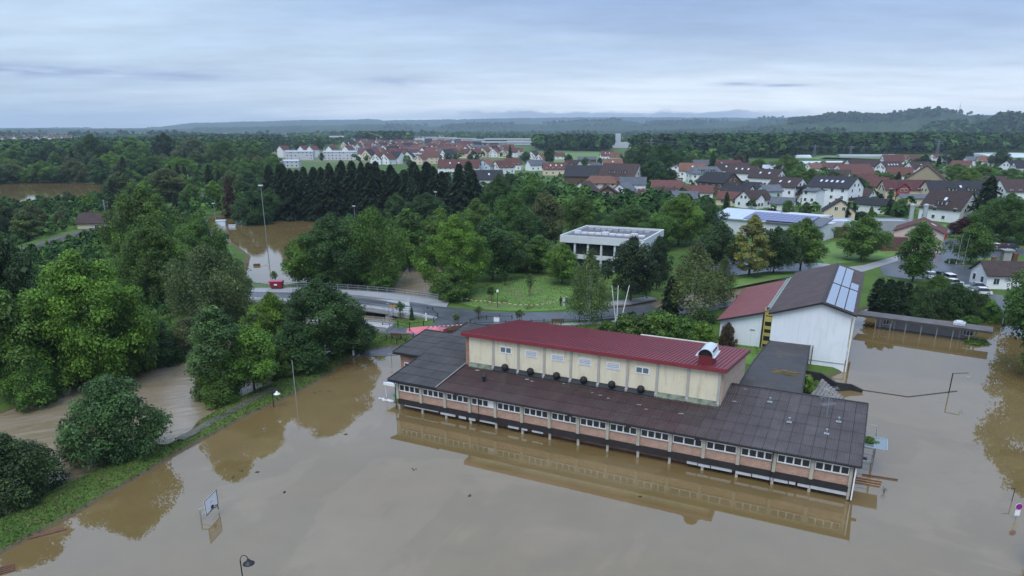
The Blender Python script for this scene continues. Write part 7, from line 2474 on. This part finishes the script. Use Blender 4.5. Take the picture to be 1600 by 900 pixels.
CD_, CM_, CB2, CS_ = (.032, .068, .022), (.054, .108, .028), (.074, .140, .032), (.020, .040, .018)
WOODLIST = [
    ('left wood reaching back to the plain', [(-60, 262), (120, 258), (250, 255), (400, 252), (425, 244), (400, 232), (300, 226), (180, 226), (80, 231), (-60, 240)], 9.5, 110, 10, 17),
    ('tree belt before the far left village', [(-80, 238), (60, 231), (110, 230), (130, 222), (250, 222), (250, 226), (120, 228), (-80, 234)], 14, 60, 9, 14),
    ('dark wood left of the pale apartments', [(300, 228), (440, 233), (440, 219), (330, 216), (250, 217)], 13, 60, 10, 17),
    ('dark wood with straight edge beyond the meadow', [(836, 235), (950, 237), (958, 231), (960, 227), (838, 227)], 8.5, 90, 13, 22),
    ('large dark wood behind the village', [(985, 243), (1040, 248), (1115, 247), (1240, 248), (1245, 229), (1100, 226), (1000, 229)], 10, 80, 11, 23),
    ('long dark wood behind the orchards', [(1235, 243), (1340, 242), (1460, 241), (1640, 236), (1660, 223), (1400, 224), (1240, 227)], 10.5, 70, 11, 24),
    ('small dark grove behind the old town', [(560, 222), (640, 223), (645, 218), (600, 216), (562, 218)], 11, 70, 16, 24),
    ('tree row behind the apartments', [(430, 232), (540, 228), (560, 222), (520, 219), (430, 222)], 15, 50, 8, 14),
    ('green belt on the plain behind the old town', [(450, 217), (560, 216), (640, 215), (840, 222), (980, 225), (980, 219), (840, 215), (640, 211), (450, 212)], 26, 36, 9, 15),
    ('hedges between far fields on the right', [(1245, 229), (1300, 224), (1400, 222), (1640, 221), (1640, 217), (1300, 216), (1100, 222)], 22, 40, 12, 20),
    ('garden greenery between the old town roofs', [(545, 256), (700, 258), (815, 248), (790, 232), (720, 226), (560, 226)], 30, 50, 5, 8),
    ('garden greenery between the village houses on the right', [(1050, 296), (1110, 318), (1180, 332), (1260, 340), (1340, 350), (1400, 345), (1440, 322), (1600, 320), (1600, 254), (1440, 254), (1300, 260), (1180, 262), (1110, 268)], 10.5, 90, 2.5, 5.5),
    ('garden greenery between the village houses in the middle', [(740, 300), (800, 292), (880, 312), (960, 330), (1050, 322), (1060, 296), (1000, 262), (920, 272), (860, 280), (780, 272), (690, 268), (690, 280)], 9.5, 90, 2, 4.5),
    ('undergrowth of the left-hand wood', [(-60, 262), (200, 256), (430, 252), (470, 300), (440, 318), (370, 336), (330, 338), (200, 352), (190, 288), (0, 282), (-60, 300)], 5.6, 120, 2.5, 6),
    ('low scrub round the railway and the brown pond', [(-60, 318), (60, 320), (180, 306), (188, 350), (330, 338), (230, 400), (60, 410), (-60, 400)], 3.0, 110, 1.6, 3.8),
    ('undergrowth below the trees on the left river bank', [(-60, 400), (60, 408), (230, 398), (310, 360), (385, 430), (385, 470), (290, 520), (180, 545), (60, 580), (-60, 600)], 3.6, 170, 1.5, 3.5),
    ('undergrowth of the wood beside the park', [(490, 440), (500, 352), (620, 345), (760, 318), (860, 330), (850, 400), (780, 425), (700, 440), (700, 462), (640, 412), (600, 445)], 4.2, 150, 1.5, 4),
    ('undergrowth along the right wood edge', [(985, 262), (1110, 262), (1120, 250), (985, 246)], 11, 60, 7, 13),
    ('thicket behind the pavilion', [(800, 352), (870, 350), (940, 352), (1060, 352), (1110, 340), (1060, 318), (960, 322), (880, 312), (800, 302), (760, 318)], 7.0, 150, 5, 9),
]
for i, (lab, pl, sp, nq, h0, h1) in enumerate(WOODLIST):
    s_ = fill(pl, sp, 300 + i)
    cols = [CD_, CD_, CM_, CS_] if 'dark' in lab else ([CM_, CB2, CD_] if 'green' in lab or 'hedge' in lab else [CM_, CD_, CD_, CB2])
    wood_mesh('woodland', lab, s_, int(nq * (.68 if 'undergrowth below' in lab or 'beside the park' in lab or 'thicket' in lab else .46)), cols, h0, h1, 400 + i, .35 if 'dark' in lab else .08)

# ---- hills
hx_az = np.linspace(-.78, .78, 620)
hx_r = np.concatenate([np.linspace(1500, 5000, 70), np.linspace(5080, 10900, 60)])
PXAZ = lambda u: math.atan((u - 800) / F / (CP - (HZ - PY) / F * SP))


def prof(pts):
    us = np.array([PXAZ(p[0]) for p in pts])
    return lambda a: np.interp(a, us, [p[1] for p in pts])


VPX = 8.04e-4
LAYERS = [
    (9800, 1200, prof([(-300, 202), (0, 201), (250, 199), (300, 193.5), (420, 190.5), (480, 188.5), (560, 188), (575, 186.5), (600, 189), (720, 187), (820, 185), (1000, 184), (1150, 185.5), (1250, 186), (1400, 183), (1650, 185), (1900, 189)])),
    (6200, 900, prof([(-300, 203), (200, 201.5), (430, 199), (480, 195.5), (560, 195), (640, 198), (740, 195), (850, 195), (900, 189.5), (960, 188.5), (1000, 192), (1100, 188.5), (1150, 188), (1240, 188), (1340, 186), (1500, 184), (1900, 186)])),
    (4000, 560, prof([(-300, 209), (700, 208), (960, 207), (1100, 203), (1180, 198), (1240, 188.5), (1262, 186.5), (1320, 184.5), (1380, 183.5), (1430, 181), (1500, 181.5), (1522, 184.5), (1560, 186), (1700, 185), (1900, 188)])),
    (2900, 380, prof([(-300, 212), (1100, 211), (1300, 203), (1440, 202), (1466, 196), (1500, 193), (1560, 189), (1585, 189), (1650, 188), (1900, 186)])),
]
A_g, R_g = np.meshgrid(hx_az, hx_r)
Zh = np.full(A_g.shape, -14.0)
hn = vnoise(A_g * 60, R_g * .004, 41) * 5 + vnoise(A_g * 150, R_g * .011, 42) * 3
canopy = vnoise(A_g * 22, R_g * .0016, 43) + .5 * vnoise(A_g * 55, R_g * .004, 44)
for Dk, wk, pf in LAYERS:
    top = H + Dk * (HZ - pf(A_g)) * VPX - 6
    front = np.exp(-np.clip((Dk - R_g) / (wk * 1.15), 0, 9) ** 2)
    back = np.exp(-np.clip((R_g - Dk) / (wk * 1.6), 0, 9) ** 2)
    prof_ = np.where(R_g < Dk, front, back)
    Zh = np.maximum(Zh, -14 + (top + 14) * prof_)
forest = canopy > -.22
hi = Zh > -8
Zh = Zh + np.where(hi, hn * .7 + np.where(forest, 9 + rng.normal(size=Zh.shape) * 3.2, 0), 0)
X, Y = np.sin(A_g) * R_g, np.cos(A_g) * R_g
co = np.stack([X.ravel(), Y.ravel(), Zh.ravel()], 1)
ii = np.arange(co.shape[0]).reshape(A_g.shape)
qd = np.stack([ii[:-1, :-1], ii[:-1, 1:], ii[1:, 1:], ii[1:, :-1]], -1).reshape(-1, 4)
fc = forest[:-1, :-1].ravel()
fld = vnoise(A_g * 95, R_g * .006, 46)[:-1, :-1].ravel()
col = np.where(fc[:, None], np.array([.026, .050, .020]), np.where(fld[:, None] > .15, np.array([.042, .066, .026]), np.array([.028, .050, .020])))
col = col * rng.uniform(.8, 1.2, (len(col), 1))
col = np.concatenate([col, np.ones((len(col), 1))], 1)
ho = np_mesh('hills', co, qd, WOODS, attrs={'leafcol': ('FLOAT_COLOR', col)})
tag(ho, 'low wooded hills fading blue along the horizon', kind='structure')


def hill_z(a, r):
    i = int(np.argmin(abs(hx_az - a)))
    j = int(np.argmin(abs(hx_r - r)))
    return max(0, Zh[j, i])


# woods on the nearer right-hand hill crests
for lab, D0, D1, u0, u1, n, sd in (('wooded crest of the right-hand hill', 3650, 4150, 1232, 1530, 1000, 51), ('wooded slope at the right edge', 2450, 3000, 1440, 1700, 1000, 52), ('woods on the middle ridge', 5300, 6500, 600, 1240, 1500, 53),
                                   ('woods at the foot of the hills', 2000, 2500, 1240, 1660, 900, 54), ('low woods on the left plain', 2300, 3800, -40, 560, 1300, 55), ('low woods on the middle plain', 2300, 3600, 640, 1240, 900, 56)):
    r = np.random.default_rng(sd)
    az = r.uniform(PXAZ(u0), PXAZ(u1), n * 2)
    rr = r.uniform(D0, D1, n * 2)
    cl = vnoise(az * 45, rr * .004, sd)
    k = cl > (-.45 if 'crest' in lab or 'edge' in lab or 'foot' in lab else .0)
    az, rr = az[k][:n], rr[k][:n]
    zz = np.array([hill_z(a, b) for a, b in zip(az, rr)]) - 2
    wood_mesh('woodland', lab, np.stack([np.sin(az) * rr, np.cos(az) * rr, zz], 1), 18, [CD_, CM_, CS_, CD_], 8 if 'plain' in lab else 13, 15 if 'plain' in lab else 24, sd + 100, .2)

# ---- fields, glasshouses
def field(pl, m, label, z=.12, name='field'):
    w = [G(u, v) for u, v in pl]
    mb = MB().add([(q.x, q.y, q.z + z) for q in w], [tuple(range(len(w)))])
    return tag(mb.build(name, m), label, kind='structure')


MEAD = mat('meadow', (.115, .175, .05), .95, .2, .05)
ORCH = mat('orchard_strip', (.05, .095, .03), .95, .3, .1)
FOIL = mat('foil_cover', (.50, .55, .55), .4, .15, .05)
field([(840, 254), (1000, 262), (1010, 246), (960, 238), (850, 239)], MEAD, 'pale meadow in front of the dark wood')
field([(790, 262), (850, 268), (920, 270), (905, 258), (845, 256)], MEAD, 'meadow strip behind the row houses')
field([(640, 224), (720, 223), (735, 216), (660, 216)], MEAD, 'light green field behind the old town')
field([(1250, 256), (1400, 262), (1420, 250), (1290, 246)], ORCH, 'dark green orchard strip')
field([(1258, 248), (1400, 252), (1430, 247), (1290, 243)], MEAD, 'pale green field before the long wood')
field([(560, 211), (640, 211.5), (630, 209.5), (560, 209.5)], MEAD, 'thin light strip of field at the hill foot')
LAWN = mat('park_lawn', (.095, .178, .030), .95, .25, .4, .5, 12, stain=(.15, .125, .055), stain_amt=.8, stain_scale=.17)
field([(1290, 414), (1385, 404), (1440, 382), (1395, 372), (1300, 378), (1272, 392)], LAWN, 'bright lawn in front of the grey sheds', .03, 'lawn')
field([(1476, 372), (1600, 372), (1600, 345), (1540, 340), (1470, 352)], LAWN, 'lawn below the large trees on the right', .03, 'lawn')
field([(1494, 413), (1540, 413), (1556, 404), (1534, 404), (1500, 406)], LAWN, 'grass of the forecourt island', .16, 'lawn')
field([(704, 471), (745, 452), (800, 438), (850, 432), (910, 440), (925, 455), (905, 478), (880, 484), (850, 486), (800, 486), (760, 484)], LAWN, 'park lawn with worn wet patches beside the road', .04, 'lawn')
field([(1130, 440), (1180, 432), (1240, 428), (1250, 430), (1200, 439), (1160, 447), (1120, 455)], LAWN, 'sloping grass between the car park and the muddy stream', .04, 'lawn')
field([(1108, 552), (1120, 528), (1190, 534), (1196, 550), (1180, 572), (1160, 566)], LAWN, 'bright lawn in the corner by the white annex', .04, 'lawn')
for u0, u1, v, dp, lab in ((1254, 1356, 258, 14, 'long white foil tunnel in front of the orchard'), (1312, 1400, 246, 10, 'grey netted orchard roof before the wood'), (1243, 1268, 247, 14, 'short white foil tunnel at the left of the orchards'), (1545, 1562, 246, 60, 'pale glasshouse roof behind the big round tree'), (1579, 1640, 246, 90, 'large pale glasshouse roof at the right edge')):
    a, b = G(u0, v), G(u1, v)
    t = thing('foil_tunnel', lab, 'greenhouse', a, math.atan2(b.y - a.y, b.x - a.x))
    Ln = (b - a).length
    mb = MB()
    n = 8
    for side in range(1):
        vs = [(x, dp / 2 - dp / 2 * math.cos(math.pi * i / n), 3.2 * math.sin(math.pi * i / n) ** .7) for x in (0, Ln) for i in range(n + 1)]
        mb.add(vs, [(i, n + 1 + i, n + 2 + i, i + 1) for i in range(n)] + [tuple(range(n, -1, -1)), tuple(range(n + 1, 2 * n + 2))])
    mb.build('cover', FOIL if 'net' not in lab else mat('net_cover', (.30, .33, .33), .6, .15, .05), t)
# ---- crane, pylons, hilltop mast
cr = thing('tower_crane', 'yellow tower crane above the old town roofs', 'crane', G(589, 232))
q = cr.location
hc = zat(214, q.y) - q.z
CRY = mat('crane_yellow', (.36, .28, .12), .5, .1, 1)
MB().box(-.45, -.45, 0, .45, .45, hc).build('mast', CRY, cr)
MB().beam((9, 0, hc + .5), (-13, 0, hc + 7), .6, .6).build('jib', CRY, cr)
MB().box(6, -.8, hc - 1.5, 9, .8, hc + .4).build('counterweight', CONC, cr)
PYM = mat('pylon_steel', (.16, .18, .20), .5, .1, 1)
pyl = []
for i, (u, vb, vt) in enumerate(((1108, 246, 219), (1140, 246, 219), (1328, 243, 228), (1463, 247, 218), (1016, 250, 215), (1272, 243, 226))):
    q = G(u, vb)
    t = thing('pylon', 'grey lattice power pylon before the dark wood, %s from the left' % ('second', 'third', 'fifth', 'last', 'first', 'fourth')[i], 'pylon', q)
    h = zat(vt, q.y) - q.z
    mb = MB()
    for sx in (-1, 1):
        for sy in (-1, 1):
            mb.beam((sx * 1.5, sy * 1.5, 0), (sx * .3, sy * .3, h), .28, .28)
    for k in range(8):
        z0, z1 = h * k / 8, h * (k + 1) / 8
        w0, w1 = 1.5 - 1.2 * k / 8, 1.5 - 1.2 * (k + 1) / 8
        mb.beam((-w0, -w0, z0), (w1, -w1, z1), .14, .14)
        mb.beam((w0, w0, z0), (-w1, w1, z1), .14, .14)
    mb.build('lattice', PYM, t)
    for z in (h * .78, h * .9):
        put('cross_arm', MB().beam((-4.5, 0, z), (4.5, 0, z), .4, .4).mesh('cross_arm', PYM), t)
    pyl.append((q, h))
order = sorted(pyl, key=lambda a: a[0].x)
mb = MB()
for (qa, ha), (qb, hb) in zip(order, order[1:]):
    for off in (-4, 4):
        for fz in (.78, .9):
            a, b = qa + Vector((off, 0, ha * fz)), qb + Vector((off, 0, hb * fz))
            pts = [a.lerp(b, i / 6) - Vector((0, 0, 5 * 4 * (i / 6) * (1 - i / 6) * min(1, (b - a).length / 400))) for i in range(7)]
            mb.tube(pts, .05, 3)
tag(mb.build('power_line', PYM), 'power lines strung between the pylons', 'power line')
a = PXAZ(1494)
rm = thing('radio_mast', 'thin radio mast on the right-hand hilltop', 'mast', (math.sin(a) * 4000, math.cos(a) * 4000, hill_z(a, 4000) - 2))
MB().tube([(0, 0, 0), (0, 0, 60)], [1.2, .6], 5).build('mast', PYM, rm)
MB().box(-1.6, -1.6, 40, 1.6, 1.6, 42).build('platform', PYM, rm)

# ---- tufts of grass on the bank, island and lawns
def tufts(name, label, polys, n, seed, hgt=.22, z=0.):
    r = np.random.default_rng(seed)
    P_, tot = [], []
    for pl in polys:
        w = [G(u, v) for u, v in pl]
        pts = [(q.x, q.y) for q in w]
        x0, x1 = min(p[0] for p in pts), max(p[0] for p in pts)
        y0, y1 = min(p[1] for p in pts), max(p[1] for p in pts)
        ar = abs(sum(pts[i - 1][0] * pts[i][1] - pts[i][0] * pts[i - 1][1] for i in range(len(pts)))) / 2
        m = int(n * min(ar, 4000) / 600)
        X, Y = r.uniform(x0, x1, m * 3), r.uniform(y0, y1, m * 3)
        k = sdist(X, Y, pts) < 0
        P_.append(np.stack([X[k], Y[k]], 1)[:m])
    p = np.concatenate(P_)
    gz__ = ground_h(p[:, 0], p[:, 1])
    k = gz__ > .12
    p, gz__ = p[k], gz__[k]
    N = len(p)
    a = r.uniform(0, 6.28, N)
    hh = hgt * r.uniform(.5, 1.5, N)
    wd = .045 * r.uniform(.6, 1.6, N)
    ln = r.normal(size=(N, 2)) * .10
    b0 = np.stack([p[:, 0] - np.cos(a) * wd, p[:, 1] - np.sin(a) * wd, gz__ - .02], 1)
    b1 = np.stack([p[:, 0] + np.cos(a) * wd, p[:, 1] + np.sin(a) * wd, gz__ - .02], 1)
    t1 = np.stack([p[:, 0] + ln[:, 0] + np.cos(a) * wd * .5, p[:, 1] + ln[:, 1] + np.sin(a) * wd * .5, gz__ + hh], 1)
    t0 = np.stack([p[:, 0] + ln[:, 0] - np.cos(a) * wd * .5, p[:, 1] + ln[:, 1] - np.sin(a) * wd * .5, gz__ + hh], 1)
    co = np.stack([b0, b1, t1, t0], 1).reshape(-1, 3)
    c = np.where(r.random(N)[:, None] < .33, np.array([.14, .125, .06]), np.array([.070, .108, .027])) * r.uniform(.6, 1.35, (N, 1))
    c = np.concatenate([c, np.ones((N, 1))], 1)
    o = np_mesh(name, co, np.arange(N * 4).reshape(-1, 4), WOODS, attrs={'leafcol': ('FLOAT_COLOR', c)})
    tag(o, label, kind='stuff')


tufts('grass', 'rough grass on the river bank', [[(0, 862), (100, 811), (200, 757), (300, 697), (400, 645), (520, 582), (570, 550), (640, 534), (640, 520), (560, 520), (500, 562), (420, 602), (300, 660), (200, 712), (60, 778), (0, 812)]], 44000, 61, .10)
tufts('grass', 'rough grass of the park and its islands', [[(700, 470), (770, 440), (840, 425), (920, 430), (900, 478), (860, 484), (760, 480)], [(615, 498), (640, 487), (672, 486), (682, 496), (664, 506), (630, 508)], [(800, 502), (960, 504), (1000, 500), (980, 520), (830, 510)], [(1100, 520), (1190, 540), (1190, 560), (1130, 545)]], 5000, 62, .16)

# ---- damp air
hz = MB().box(-15500, -280, -2.2, 15500, 11000, 190).build('haze', None)
hz.data.materials.clear()
hm_ = bpy.data.materials.new('haze')
hm_.use_nodes = True
t = NT(hm_.node_tree)
pv = t.n('ShaderNodeVolumePrincipled', {'Color': (.70, .84, 1.0, 1), 'Density': 9.0e-5, 'Anisotropy': .0})
t.n('ShaderNodeOutputMaterial', {1: pv.outputs[0]})
hz.data.materials.append(hm_)
tag(hz, 'thin bluish damp air over the whole valley', kind='stuff')
